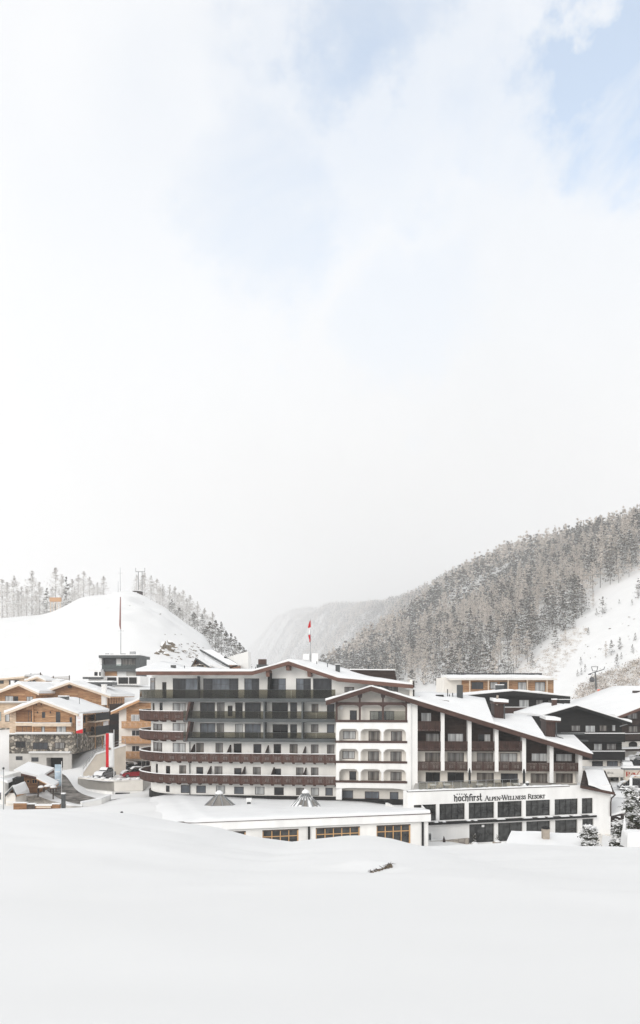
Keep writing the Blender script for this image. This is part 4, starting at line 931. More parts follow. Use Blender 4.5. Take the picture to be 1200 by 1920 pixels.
m.grid(rw); m.build('snow_cap', M['snow'], pav, smooth=True)
deck = 9.35
dl0, dl1 = K.local(H.world(wu0 - .2, WV, 0)), K.local(H.world(wu1, WV, 0))
MB().plan([(.3, .3), (ku(1088), .3), (dl1.x, dl1.y), (dl0.x, dl0.y)], deck - .3, deck).build('terrace_deck', M['concrete'], pav)
m = MB(); m.grid([[(.35 + (dl0.x - .3) * (j * .75 / dl0.y) + (ku(1066) - .4) * i / 30, .35 + j * .75, deck + .02 + .06 * random.random()) for i in range(31)] for j in range(8)]); m.build('terrace_snow', M['snow'], pav, smooth=True)
# canopy ledge with patches of snow
MB().box(ku(803, -.6), ku(1119, -.6), -.6, 0, kz(1541, 900), kz(1537, 900)).build('ledge', M['base_dark'], pav)
rgx = random.Random(4); u = ku(812)
while u < ku(1115):
    w = rgx.uniform(.2, 1.3); z = kz(1537, 900)
    if rgx.random() < .6: MB().add([(u, -.58, z + .002), (u + w, -.58, z + .002), (u + w * .9, -.4, z + .12), (u + w * .1, -.4, z + .12), (u, -.05, z + .002), (u + w, -.05, z + .002)], [(0, 1, 2, 3), (3, 2, 5, 4), (0, 3, 4), (1, 5, 2)]).build('snow_patch', M['snow'], pav)
    u += w + rgx.uniform(.2, 1.2)
MB().box(ku(903), ku(908), -.03, -.004, kz(1551), kz(1547)).build('notice', M['white_paint'], pav)
# sloping brown-edged roof on the right end
sr = [K(1088, 1472.5, -.6), K(1152, 1485.5, -.6)]
fascia_run(pav, [(sr[0][0], sr[0][1]), (sr[1][0], sr[1][1])], -.6, .34, 'fascia_dark')
q = [(sr[0][0] + 1.0, -.6, sr[0][1] + .35), (sr[1][0] - .35, -.6, sr[1][1] + .3)]
ra, rb = K(1096, 1440, 6.0), K(1130, 1440, 6.0)
rows_ = []
for t in np.linspace(0, 1, 7):
    row = []
    for s_ in np.linspace(0, 1, 9):
        a = Vector(q[0]).lerp(Vector((ra[0], 6.0, ra[1])), t); b = Vector(q[1]).lerp(Vector((rb[0], 6.0, rb[1])), t); p = a.lerp(b, s_)
        row.append((p.x + (.15 * random.random() if s_ == 0 else 0), p.y, p.z + .06 * math.sin(s_ * 7 + t * 5)))
    rows_.append(row)
rows_ = [[(p[0], p[1] - .05, p[2] - .34) for p in rows_[0]]] + rows_ + [[(p[0], p[1] + .2, p[2] - 1.2) for p in rows_[-1]]]
MB().grid(rows_).build('snow', M['snow'], pav, smooth=True)
MB().slab([(sr[0][0], -.59, sr[0][1] + .02), (sr[1][0], -.59, sr[1][1] + .02), (rb[0] + .4, 6.0, rb[1] - .35), (ra[0] - .2, 6.0, ra[1] - .35)], .3).build('roof_deck', M['dark_wood'], pav)
pt = [(ke - .02, kzt - .5), (ke - .02, sr[1][1] - .05), (sr[0][0], sr[0][1] - .05), (sr[0][0], kzt - .5)]
MB().prism([(ku(1066), kzt - .001), (ku(1066), kz(1472.5, 1088)), (ku(1089), kz(1472.5, 1088)), (ke - .02, K(1145, 1485)[1]), (ke - .02, kzt - .001)], .003, .35).build('wall', M['plaster_bright'], pav)
MB().tube([(ke + .35, -.5, sr[1][1] - .3), (ke + .05, -.12, sr[1][1] - .8), (ke - .08, -.12, sr[1][1] - 1.3), (ke - .08, -.12, K(1143, 1530)[1])], .09, 7).build('drainpipe', M['frame_dark'], pav)
# --- lettering
def stroke(m, pts, w, T, wend=None):
    for i, (a, b) in enumerate(zip(pts[:-1], pts[1:])):
        a, b = Vector(a), Vector(b); d = (b - a); L_ = d.length
        if L_ < 1e-6: continue
        n_ = Vector((-d.y, d.x)) / L_ * w / 2; e = d / L_ * w * .22
        q = [a - n_ - e, b - n_ + e, b + n_ + e, a + n_ - e]; m.prism([T(p.x, p.y) for p in q], -.05, -.004)
def arc(cx, cy, rx, ry, a0, a1, n=7): return [(cx + rx * math.cos(R(a0 + (a1 - a0) * i / n)), cy + ry * math.sin(R(a0 + (a1 - a0) * i / n))) for i in range(n + 1)]
B = .15
BL = {  # broken-script letters: list of (points, width), then advance
    'h': ([([(.0, 1.32), (.12, 1.2), (.12, 0)], B), ([(.12, .72), (.36, .95), (.5, .8), (.5, .05), (.44, -.1)], B)], .68),
    'o': ([([(.1, .2), (.1, .78)], B), ([(.1, .78), (.3, .95), (.48, .76)], B * .9), ([(.48, .76), (.48, .2)], B), ([(.48, .2), (.28, 0), (.1, .2)], B * .9)], .64),
    'c': ([([(.1, .2), (.1, .78)], B), ([(.1, .78), (.28, .96), (.44, .82)], B * .9), ([(.1, .2), (.28, .0), (.46, .14)], B * .8)], .54),
    'f': ([([(.14, 0), (.14, 1.15), (.3, 1.42), (.5, 1.3)], B), ([(-.02, .82), (.36, .86)], B * .6)], .42),
    'i': ([([(.0, .86), (.12, .92), (.12, .08), (.22, 0)], B)], .32),
    'r': ([([(.0, .86), (.12, .92), (.12, 0)], B), ([(.14, .7), (.3, .95), (.42, .8)], B * .9)], .5),
    's': ([([(.44, .82), (.26, .95), (.1, .76), (.42, .28), (.26, .0), (.06, .14)], B * .95)], .56),
    't': ([([(.14, 1.5), (.14, .12), (.28, .0), (.4, .1)], B), ([(-.02, .86), (.34, .92)], B * .6)], .44)}
def text_run(m, glyphs, txt, px0, px1, base_l, base_r, height, cap=None):
    w = 0; lay = []
    for ch in txt:
        s_ = 1.0
        if cap is not None and ch.islower(): s_ = cap
        g = glyphs.get(ch.upper() if cap is not None else ch); 
        if ch == ' ': w += .38; continue
        lay.append((g[0], w, s_)); w += (g[1]) * s_
    u0, z0 = K(px0, base_l); u1, z1 = K(px1, base_r); kx = (u1 - u0) / w
    for st, off, s_ in lay:
        T = lambda x, y, off=off, s_=s_: (u0 + (off + x * s_) * kx, z0 + (z1 - z0) * (off / w) + y * s_ * height)
        for pts, ww in st:
            m_pts = [(p[0], p[1] * height / kx) for p in pts]
            T2 = lambda x, y, off=off, s_=s_: (u0 + (off + x * s_) * kx, z0 + (z1 - z0) * (off / w) + y * s_ * kx)
            stroke(m, m_pts, ww / max(s_, .8), T2)
hgt = 8.6 / F * 90
m = MB(); text_run(m, BL, 'hochfirst', 851, 904, 1502.3, 1500.6, hgt); m.build('sign_name', M['ink'], pav)
m = MB()
for i in range(5):
    u, z = K(857 + i * 4.4, 1489.2 - .05 * i); pts = []
    for k in range(10): r_ = .1 if k % 2 == 0 else .045; pts.append((u + r_ * math.sin(k * .628), z + r_ * math.cos(k * .628)))
    m.prism(pts, -.03, -.004)
m.build('sign_stars', M['ink'], pav)
TK, TN = .15, .06
SE = lambda x, y, w=.26: ([(x - w / 2, y), (x + w / 2, y)], TN)
RM = {
    'A': ([([(.05, 0), (.38, 1)], TN), ([(.38, 1), (.74, 0)], TK), ([(.18, .36), (.58, .36)], TN), SE(.05, .02), SE(.74, .02)], .84),
    'L': ([([(.14, 0), (.14, 1)], TK), ([(.02, .03), (.6, .03), (.64, .25)], TN), SE(.14, .97)], .68),
    'P': ([([(.14, 0), (.14, 1)], TK), ([(.14, .97), (.4, .97)] + arc(.4, .73, .2, .24, 90, -90, 6) + [(.14, .49)], TN * 1.5), SE(.14, .02), ([(.58, .62), (.6, .82)], TK * .8)], .68),
    'E': ([([(.14, 0), (.14, 1)], TK), ([(.02, .97), (.56, .97), (.58, .78)], TN), ([(.14, .52), (.46, .52)], TN), ([(.02, .03), (.58, .03), (.62, .24)], TN)], .68),
    'N': ([([(.12, 0), (.12, 1)], TN), ([(.08, 1), (.7, 0)], TK), ([(.7, 0), (.7, 1)], TN), SE(.12, .02), SE(.7, .98), SE(.06, .98, .14)], .86),
    'W': ([([(.03, 1), (.3, 0)], TK), ([(.3, 0), (.52, .9)], TN), ([(.48, 1), (.78, 0)], TK), ([(.78, 0), (1.04, 1)], TN), SE(.05, .98), SE(.5, .98, .2), SE(1.04, .98)], 1.1),
    'S': ([([(.5, .76), (.48, .9), (.3, .99), (.12, .86), (.12, .72), (.3, .54), (.5, .38), (.5, .16), (.3, .01), (.1, .12), (.08, .28)], TK * .75)], .6),
    'R': ([([(.14, 0), (.14, 1)], TK), ([(.14, .97), (.4, .97)] + arc(.4, .74, .18, .23, 90, -90, 6) + [(.14, .51)], TN * 1.5), ([(.36, .5), (.74, 0)], TK), SE(.14, .02), SE(.74, .02, .16)], .78),
    'O': ([(arc(.38, .5, .3, .49, 0, 360, 14), TK * .72)], .8),
    'T': ([([(.34, 0), (.34, 1)], TK), ([(.04, .78), (.04, .97), (.64, .97), (.64, .78)], TN), SE(.34, .02)], .7),
    '.': ([([(.08, .42), (.2, .42)], TK)], .28)}
m = MB(); text_run(m, RM, 'Alpen.Wellness Resort', 909, 1022, 1501.4, 1496.6, 9.0 / F * 91, cap=.74); m.build('sign_text', M['ink'], pav)
# railing, furniture on the terrace
rl = empty('terrace_railing', K.world(0, 0, 0), K.r, 'glass railing with thin white posts along the pavilion roof terrace', 'railing')
fz = Flat(K, .45); m = MB(); u0, u1 = ku(787), ku(976); zr_ = kzt + .12; hr = .95
for i in range(13): u = u0 + (u1 - u0) * i / 12; m.bar((u, .45, deck), (u, .45, zr_ + hr), .04)
m.bar((u0, .45, zr_ + hr), (u1, .45, zr_ + hr), .045); m.build('frame', M['metal_grey'], rl)
for i in range(12): a = u0 + (u1 - u0) * i / 12; MB().box(a + .05, a + (u1 - u0) / 12 - .05, .44, .46, zr_, zr_ + hr - .05).build('glass_panel', M['screen_glass'], rl)
def chair_proto(name):
    c = empty(name); 
    MB().box(-.28, .28, -.27, .27, .38, .46).build('seat', M['rattan'], c)
    MB().add([(-.28, .2, .44), (.28, .2, .44), (.28, .27, .44), (-.28, .27, .44), (-.27, .32, .95), (.27, .32, .95), (.27, .38, .95), (-.27, .38, .95)], [(3, 2, 1, 0), (4, 5, 6, 7), (0, 1, 5, 4), (1, 2, 6, 5), (2, 3, 7, 6), (3, 0, 4, 7)]).build('backrest', M['rattan'], c)
    for sx in (-1, 1):
        MB().box(sx * .28 - .03, sx * .28 + .03, -.25, .28, .6, .65).build('armrest', M['rattan'], c)
        for sy in (-1, 1): MB().bar((sx * .25, sy * .23, 0), (sx * .25, sy * .23, .62 if sy < 0 else .5), .045).build('leg', M['white_paint'], c)
    return c
ch0 = None
CH = [(818, 92.5, 200, 'pale terrace armchair nearest the tower, facing the railing'), (828, 95, 20, 'pale terrace armchair behind the first one beside the tower'), (846, 92.5, 180, 'pale terrace armchair in the middle of the second hotel window'),
      (880, 93, 190, 'pale terrace armchair in front of the first closed dark parasol'), (918, 93.5, 175, 'pale terrace armchair below the third terrace window'), (936, 93.5, 185, 'pale terrace armchair between third and fourth terrace windows'),
      (955, 95, 160, 'pale terrace armchair below the fourth terrace window'), (806, 94, 170, 'pale terrace armchair by the terrace corner post')]
for px, d, rz, lb in CH:
    o = chair_proto('armchair') if ch0 is None else copy_tree(ch0); ch0 = ch0 or o
    o.location = ((px - 600) / F * d, d, deck + .06); o.rotation_euler[2] = R(rz); tag(o, lb, 'chair', 'pale armchairs on the terrace')
tb0 = None
for px, d, lb in ((812, 93.6, 'small square snow-topped terrace table nearest the tower'), (838, 94, 'small square snow-topped terrace table left of the first parasol'), (899, 94, 'small square snow-topped terrace table right of the first parasol'), (968, 94.5, 'small square snow-topped terrace table beside the far parasol')):
    if tb0 is None:
        tb0 = empty('terrace_table'); MB().box(-.4, .4, -.4, .4, .69, .74).build('table_top', M['rattan'], tb0); MB().box(-.38, .38, -.38, .38, .742, .86).build('snow_cap', M['snow'], tb0)
        for sx in (-1, 1):
            for sy in (-1, 1): MB().box(sx * .35 - .03, sx * .35 + .03, sy * .35 - .03, sy * .35 + .03, 0, .69).build('leg', M['metal_dark'], tb0)
        o = tb0
    else: o = copy_tree(tb0)
    o.location = ((px - 600) / F * d, d, deck + .06); tag(o, lb, 'table', 'snow-topped terrace tables')
for px, lb in ((880.5, 'closed dark parasol on the terrace between second and third windows'), (982.5, 'closed dark snow-capped parasol at the far end of the terrace')):
    d = 95.0; p0 = empty('parasol', ((px - 600) / F * d, d, deck + .05), 0, lb, 'parasol', 'closed dark parasols on the terrace')
    MB().tube([(0, 0, 0), (0, 0, 2.75)], .035, 8).build('pole', M['metal_dark'], p0); MB().box(-.35, .35, -.35, .35, 0, .12).build('base', M['concrete'], p0)
    MB().tube([(0, 0, .8), (0, 0, 1.2), (0, 0, 2.3), (0, 0, 2.7)], [.17, .15, .16, .04], 8).build('folded_canopy', M['tarp'], p0)
    if px > 950: MB().tube([(0, 0, 2.68), (0, 0, 2.8), (0, 0, 2.9)], [.14, .13, .03], 8).build('snow_cap', M['snow'], p0)
# heaped snow by the far parasol
sm_ = MB(); d = 93.2; c = ((984 - 600) / F * d, d, deck)
sm_.tube([(0, 0, 0), (0, 0, .4), (0, 0, .8), (0, 0, 1.05)], [.5, .46, .35, .08], 12); o = sm_.build('snow_heap', M['snow'], None, smooth=True, loc=c); tag(o, 'rounded heap of snow on the terrace below the far parasol', 'snow heap')
lm = empty('lamp_ball', K.world(ku(990), .15, kzt + .08), 0, 'round dark lamp on the pavilion parapet capped with snow', 'lamp')
MB().tube([(0, 0, 0), (0, 0, .25)], .05, 6).build('stem', M['metal_dark'], lm); MB().tube([(0, 0, .22), (0, 0, .32), (0, 0, .5), (0, 0, .6)], [.1, .22, .22, .1], 10).build('globe', M['metal_dark'], lm, smooth=True); MB().tube([(0, 0, .52), (0, 0, .66), (0, 0, .74)], [.24, .2, .05], 10).build('snow_cap', M['snow'], lm, smooth=True)
# ------------------------------------------------------------------ annex with timber-framed windows
X = Fr(810, 80, 12.8)
ann = X.root('annex', 'low white annex with flat snowy roof and honey timber window grids', 'building')
xz = lambda py, v=0.0: X(700, py, v)[1]
xu = lambda px, v=0.0: X(px, 1550, v)[0]
xh, xw = [], []
for a, b, c in ((395, 461, 4), (492, 560, 4), (592, 675, 5), (706, 770, 4)):
    xh.append((xu(a), xu(b), xz(1586), xz(1548))); xw.append((xu(a), xu(b), xz(1586), xz(1548), c))
xe = xu(803)
wall_holes('wall', M['plaster'], ann, Flat(X, 0), xu(300), xe, xz(1640), xz(1545), xh, depth=.3)
for a, b, z0, z1, c in xw:
    o = window_at(ann, ((a + b) / 2, .26, z0), 0, b - a, z1 - z0, c, 1, fm='honey', pm='glass_painted_refl', bar=.12, dep=.14, transom=.66)
    MB().box(-(b - a) / 2 - .001, (b - a) / 2 + .001, -.2, -.15, z1 - z0 - .14, z1 - z0 + .001).build('lintel', M['bark'], o)
MB().box(xe - .3, xe, .004, 14, xz(1640), xz(1545)).build('side_wall', M['plaster'], ann)
MB().box(xu(296, -.6), xu(808, -.6), -.6, .4, xz(1544.5, -.6), xz(1530.5, -.6)).build('fascia', M['plaster_bright'], ann)
MB().box(xu(296, -.6) - .05, xu(808, -.6) + .05, -.65, .3, xz(1530.4, -.6), xz(1529.4, -.6)).build('flashing', M['frame_red'], ann)
for px in (579, 792): MB().box(xu(px) - .1, xu(px) + .1, -.16, -.02, xz(1620), xz(1544.6)).build('drainpipe', M['base_dark'], ann)
fp = [X.world(*(lambda q: (q[0], -.62, q[1]))(X(p, y, -.62))) for p, y in ((292, 1545.5), (328, 1544), (395, 1541.4), (460, 1538.8), (530, 1536), (600, 1533.2), (700, 1529.2), (806.5, 1525))]
rp_ = [P(*p) for p in ((262, 1480, 112), (290, 1487, 107), (340, 1493, 105), (400, 1496, 104.3), (500, 1500, 103.8), (600, 1503, 103.4), (700, 1508, 102.4), (772, 1513, 101.5))]
rows_ = []
for t in [0, 0.001, .012, .03] + list(np.linspace(.12, 1, 12)):
    row = []
    for s_ in np.linspace(0, 7, 57):
        i = min(6, int(s_)); f = s_ - i; a = fp[i].lerp(fp[i + 1], f); b = rp_[i].lerp(rp_[i + 1], f); p = a.lerp(b, max(0, t))
        lift = 0 if t == 0 else (.16 if t < .005 else .28 if t < .02 else .34)
        lift *= (1 + .3 * float(vnoise(np.array([s_ * 3.1]), np.array([0.5]), 4)[0])) * (1 - .4 * t)
        q = X.local(p)
        if s_ < 2.0: sq = s_ / 2.0; sq = sq * sq * (3 - 2 * sq); q.z = (gz(p.x, p.y) - .15 - lift) * (1 - sq) + q.z * sq
        row.append((q.x, q.y - (.06 if 0 < t < .02 else 0), q.z + lift + .10 * float(vnoise(np.array([q.x / 3]), np.array([q.y / 3]), 17)[0]) * min(1, t * 4)))
    rows_.append(row)
rows_.append([(p[0], p[1], p[2] - 2) for p in rows_[-1]]); 
m = MB(); m.grid(rows_); m.add([r[-1] for r in rows_[:-1]] + [(rows_[-2][-1][0], rows_[-2][-1][1], rows_[0][-1][2] - 1)], [tuple(range(len(rows_)))]); m.build('snow', M['snow'], ann, smooth=True)
def skylight(px, apex, base, rad_px, d, nside, snowy, label):
    c = P(px, base, d); hgt_ = (base - apex) / F * d + .3; r_ = rad_px / F * d
    o = empty('skylight', c, 0, label, 'skylight', 'roof skylights of the annex'); zb = -.5
    pts = [(r_ * math.cos(2 * math.pi * (k + .5) / nside), r_ * math.sin(2 * math.pi * (k + .5) / nside), zb) for k in range(nside)]
    for k in range(nside):
        a, b = Vector(pts[k]), Vector(pts[(k + 1) % nside]); top = Vector((0, 0, hgt_)); sn = snowy and (k * 7) % 5 < 3
        i1 = a.lerp(b, .05); i2 = a.lerp(b, .95); t1 = i1.lerp(top, .93); t2 = i2.lerp(top, .93); nr = (b - a).cross(top - a).normalized() * .03
        mm = MB(); mm.add([i1, i2, t2, t1, i1 - nr, i2 - nr, t2 - nr, t1 - nr], [(0, 1, 2, 3), (7, 6, 5, 4), (0, 4, 5, 1), (1, 5, 6, 2), (2, 6, 7, 3), (3, 7, 4, 0)])
        mm.build('pane', M['glass_pyr'], o)
        MB().bar(a + nr, top.lerp(a, .04) + nr, .1).build('rib', M['metal_grey'], o)
        if snowy:
            for lo, hi, w in ((.0, rgx.uniform(.25, .6), .42), (rgx.uniform(.5, .62), rgx.uniform(.7, .95), .2)):
                mid = a.lerp(b, rgx.uniform(.4, .6)); q0 = mid.lerp(top, lo); q1 = mid.lerp(top, hi); sd_ = (b - a) * w * (1 - lo)
                mm = MB(); mm.add([q0 - sd_, q0 + sd_, q1 + sd_ * .5, q1 - sd_ * .5, (q0 + q1) / 2 + nr * 5], [(0, 1, 4), (1, 2, 4), (2, 3, 4), (3, 0, 4)]); mm.build('snow_patch', M['snow'], o)
    MB().tube([(0, 0, hgt_ - .22), (0, 0, hgt_ - .02), (0, 0, hgt_ + .16), (0, 0, hgt_ + .22)], [.5, .42, .25, .05], 12).build('snow_cap', M['snow'], o, smooth=True)
    if not snowy:
        for k in (0, 1, 2):
            a = Vector(pts[(k + 6) % nside]); 
    return o
M['glass_pyr'] = pane_mat('glass_pyr', (0.20, 0.185, 0.165), .15)
skylight(411, 1490, 1511, 39, 90, 8, False, 'bare glass pyramid skylight on the annex roof, nearer the round end')
skylight(573, 1488, 1513, 37, 90, 16, True, 'cone skylight half covered in snow on the annex roof')
vt = empty('roof_vent', P(467, 1507, 92) + Vector((0, 0, -.3)), 0, 'small white roof vent between the two skylights', 'vent')
MB().box(-.3, .3, -.25, .25, 0, .8).build('housing', M['white_paint'], vt); MB().box(-.33, .33, -.28, .28, .801, .98).build('snow_cap', M['snow'], vt); MB().box(-.24, .24, -.27, -.252, .3, .55).build('grille', M['metal_dark'], vt)
for px, py, d, lb in ((228, 1527, 84, 'small dark metal bracket poking out of the snow beyond the crest'), (686, 1525, 86, 'small dark roof hook in the annex snow below the arched tower'), (760, 1514, 95, 'dark slot of a roof hatch near the annex far corner')):
    w = .5 if px > 700 else .16; o = MB().box(-w, w, -.1, .1, -.2, .22).box(-w * .5, w * .7, -.14, .1, .221, .32).build('roof_hook', M['base_dark'], None, loc=P(px, py, d)); tag(o, lb, 'bracket')
# ------------------------------------------------------------------ entrance court
lw = empty('low_wall', (0, 0, 0), 0, 'low beige stone wall along the pavilion entrance court', 'wall')
def wall_strip(p0, p1, h, th, mt, root, name='wall', snow=None):
    p0, p1 = Vector(p0), Vector(p1); d = (p1 - p0); nrm = Vector((-d.y, d.x, 0)).normalized() * th
    m = MB(); q = [p0, p1, p1 + nrm, p0 + nrm]
    m.add([(p.x, p.y, p.z - h) for p in q] + [tuple(p) for p in q], [(3, 2, 1, 0), (4, 5, 6, 7), (0, 1, 5, 4), (1, 2, 6, 5), (2, 3, 7, 6), (3, 0, 4, 7)])
    o = m.build(name, M[mt], root)
    if snow:
        n_ = nrm.normalized() * .05; m = MB(); q = [p0 - n_, p1 - n_, p1 + nrm + n_, p0 + nrm + n_]
        m.add([(p.x, p.y, p.z + .003) for p in q] + [(p.x + (c_.x - p.x) * .12 * 0, p.y, p.z + snow) for p, c_ in zip(q, q)], [(3, 2, 1, 0), (4, 5, 6, 7), (0, 1, 5, 4), (1, 2, 6, 5), (2, 3, 7, 6), (3, 0, 4, 7)]); m.build('snow_cap', M['snow'], o)
    return o
pa = P(826, 1577, 86.5); pb = P(880, 1574, 88.2); wall_strip(pa, (pb.x, pb.y, pa.z), 1.5, .3, 'paving', lw)
pa = P(806, 1578, 86); pb = P(826, 1577, 86.5); wall_strip(pa, (pb.x, pb.y, pa.z), 1.5, .3, 'concrete', lw)
pv_ = MB(); pv_.plan([(P(803, 1580, 84).x, 84), (P(1160, 1580, 88).x, 88), (P(1160, 1580, 97).x, 97.5), (P(803, 1580, 90).x, 91)], kz(1583) - .1, kz(1583)); tag(pv_.build('pavement', M['paving'], None), kind='structure')
def planter(px, d, w, tree, lb):
    o = empty('planter', (P(px, 1580, d).x, d, kz(1583)), K.r, lb, 'planter', 'stone planters by the entrance')
    MB().box(-w, w, -.35, .35, 0, .75).build('trough', M['planter'], o); MB().tube([(0, 0, .76), (0, 0, .9), (0, 0, .98)], [w * .95, w * .7, .1], 10).build('snow_cap', M['snow'], o, smooth=True)
    V, T, mm = conifer_np(tree, tree * .32, 'pine', 26, 9, int(px)); link('shrub', np_mesh('shrub', V, T, mm, tree_mats('pine')), o, (0, 0, .7))
planter(890, 87, .45, 1.2, 'stone planter with snowy dwarf conifer left of the glass entrance'); planter(932, 88, .4, .9, 'stone planter with dark leafless shrub right of the glass entrance'); planter(944, 87.2, .35, .4, 'small stone planter heaped with snow at the entrance')
gp_ = empty('gate_post', P(833, 1583, 86) + Vector((0, 0, -.5)), 0, 'dark pointed wooden ornament standing at the court wall', 'ornament')
MB().add([(-.13, -.1, 0), (.13, -.1, 0), (.13, .1, 0), (-.13, .1, 0), (-.16, -.1, 1.0), (.12, -.1, 1.0), (.12, .1, 1.0), (-.16, .1, 1.0), (-.05, 0, 1.5)], [(3, 2, 1, 0), (0, 1, 5, 4), (1, 2, 6, 5), (2, 3, 7, 6), (3, 0, 4, 7), (4, 5, 8), (5, 6, 8), (6, 7, 8), (7, 4, 8)]).build('board', M['frame_dark'], gp_)
MB().box(-.3, .3, -.3, .3, -.4, .0).build('base', M['snow'], gp_)
lp = empty('wall_box', P(806, 1570, 86), 0, 'small grey meter box on the annex corner', 'box'); MB().box(-.14, .14, -.1, .1, -.35, .45).build('housing', M['metal_grey'], lp); MB().box(-.11, .11, -.115, -.101, -.25, .35).build('door', M['metal_dark'], lp)
# pool and its surround
po = MB(); c = kz(1583) + .25; pw = [P(1126, 1560, 96), P(1160, 1568, 92), P(1160, 1572, 86), P(1123, 1568, 88)]
po.plan([(p.x, p.y) for p in pw], c - .2, c); tag(po.build('pool_water', M['pool'], None), kind='structure')
m = MB(); 
for a, b in zip(pw, pw[1:] + pw[:1]): m.bar((a.x, a.y, c + .02), (b.x, b.y, c + .02), .5, .3)
tag(m.build('pool_kerb', M['cream'], None), kind='structure')
# snow-covered garden hut and its neighbours in front
hut = empty('garden_hut', (0, 0, 0), 0, 'low garden hut buried under a thick slab of snow with stone chimney', 'hut')
A4 = [P(959, 1557, 76), P(1097, 1563, 75), P(1086, 1592, 69.5), P(946, 1587, 70.5)]
rws = []
for t in np.linspace(0, 1, 9):
    l, r = A4[3].lerp(A4[0], t), A4[2].lerp(A4[1], t); rws.append([tuple(l.lerp(r, s_) + Vector((0, 0, .04 * math.sin(s_ * 11 + t * 4)))) for s_ in np.linspace(0, 1, 13)])
rws = [[(p[0], p[1] - .1, p[2] - .55) for p in rws[0]]] + rws + [[(p[0], p[1] + .1, p[2] - .6) for p in rws[-1]]]
m = MB(); m.grid(rws); 
for e in (0, -1): m.add([r[e] for r in rws], [tuple(range(len(rws)))])
m.build('snow', M['snow'], hut, smooth=False)
MB().slab([tuple(p + Vector((0, 0, -.56))) for p in A4], .16).build('roof_deck', M['dark_wood'], hut)
zb = gz(A4[0].x, A4[0].y) - 1
MB().plan([(A4[0].x + .5, A4[0].y - .3), (A4[1].x - .4, A4[1].y - .3), (A4[2].x - .5, A4[2].y + .5), (A4[3].x + .5, A4[3].y + .5)], zb, A4[2].z - .73).build('wall', M['dark_wood'], hut)
cc = P(1023, 1571, 73); MB().box(cc.x - .32, cc.x + .32, cc.y - .3, cc.y + .3, cc.z - .4, cc.z + .9).build('chimney', M['planter'], hut); MB().tube([(cc.x, cc.y, cc.z + .905), (cc.x, cc.y, cc.z + 1.1), (cc.x, cc.y, cc.z + 1.2)], [.42, .36, .05], 9).build('chimney_cap', M['base_dark'], hut)
wb = empty('wooden_box', P(1188, 1588, 74), 0, 'flat-topped wooden box under a thick block of snow', 'box'); MB().box(-.85, 2.4, -.6, .8, -1.2, .02).build('box', M['dark_wood'], wb)
m = MB(); m.grid([[(-.95, -.7, .03), (0, -.72, .03), (2.5, -.7, .03)], [(-.9, -.72, 1.1), (0, -.75, 1.12), (2.5, -.7, 1.12)], [(-.75, -.5, 1.45), (0, -.5, 1.55), (2.5, -.5, 1.5)], [(-.8, .9, 1.5), (0, .9, 1.6), (2.5, .9, 1.5)], [(-.9, 1.1, .03), (0, 1.1, .03), (2.5, 1.1, .03)]]); m.add([(-.95, -.7, .03), (-.9, -.72, 1.1), (-.75, -.5, 1.45), (-.8, .9, 1.5), (-.9, 1.1, .03)], [(0, 1, 2, 3, 4)]); m.build('snow_block', M['snow'], wb)
pr_ = empty('closed_parasol', P(1171, 1594, 76) + Vector((0, 0, -.5)), 0, 'closed white parasol on a thin white pole beside the snowy conifer', 'parasol')
MB().tube([(0, 0, 0), (0, 0, 4.0)], .05, 8).build('pole', M['white_paint'], pr_); MB().tube([(-.12, 0, 1.0), (-.1, 0, 1.6), (0, 0, 3.2), (0, 0, 3.9)], [.28, .26, .14, .03], 9).build('folded_canopy', M['white_cloth'], pr_)
mp_ = empty('marker_pole', P(1183, 1508, 92) + Vector((0, 0, -.8)), 0, 'thick white and pale red marker pole above the snowy conifer', 'pole')
MB().tube([(0, 0, 0), (0, 0, 3.9)], .17, 10).build('pole', M['white_paint'], mp_); MB().tube([(.1, -.1, 1.2), (.1, -.1, 2.2)], .1, 8).build('band', M['pink'] if 'pink' in M else M.setdefault('pink', mat('pink', (.7, .42, .38), .6, .05)), mp_); MB().tube([(0, 0, 3.901), (0, 0, 4.05)], [.19, .08], 10).build('snow_cap', M['snow'], mp_)
# snowy shrub and conifer at the right edge
def leafy(name, loc, Hh, Rr, n, seed, label, snow=.5, size=.2, cone=.3):
    rg = np.random.default_rng(seed); o = empty(name, loc, 0, label, 'shrub' if 'shrub' in name else 'tree')
    nb = 46; az = rg.uniform(0, 6.28, nb); h0 = rg.uniform(.0, 1, nb); rr = Rr * (1 - h0 * (1 - cone)) * rg.uniform(.35, 1, nb)
    tip = np.stack([np.cos(az) * rr, np.sin(az) * rr, Hh * (h0 * .88 + .1)], 1); jj = rg.normal(size=(n, 3)); dz_ = jj[:, 2]; c = tip[rg.integers(0, nb, n)] + jj * np.array([.28, .28, .2]) * Rr * .5
    c[:, 2] = np.clip(c[:, 2], .05, Hh)
    sz = rg.uniform(.6, 1.3, n) * size; V, T = tri_soup(c, sz, rg, .9); up = (dz_ + rg.normal(size=n) * .3) > (.5 - snow) * 1.2
    V = V.reshape(-1, 3, 3); cz_ = V[:, :, 2].mean(1, keepdims=True); V[up, :, 2] = cz_[up] + (V[up, :, 2] - cz_[up]) * .4 + size * .35; V[up] = V[up].mean(1, keepdims=True) + (V[up] - V[up].mean(1, keepdims=True)) * 1.5
    link('crown', np_mesh('crown', V.reshape(-1, 3), T, np.where(up, 1, 0), [M['shrub_leaf'], M['snow']]), o)
    st = MB()
    for k in range(9): st.tube([(0, 0, -.6), tuple(tip[k] * .5), tuple(tip[k])], [.05, .03, .01], 5)
    st.build('stems', M['bark'], o); return o
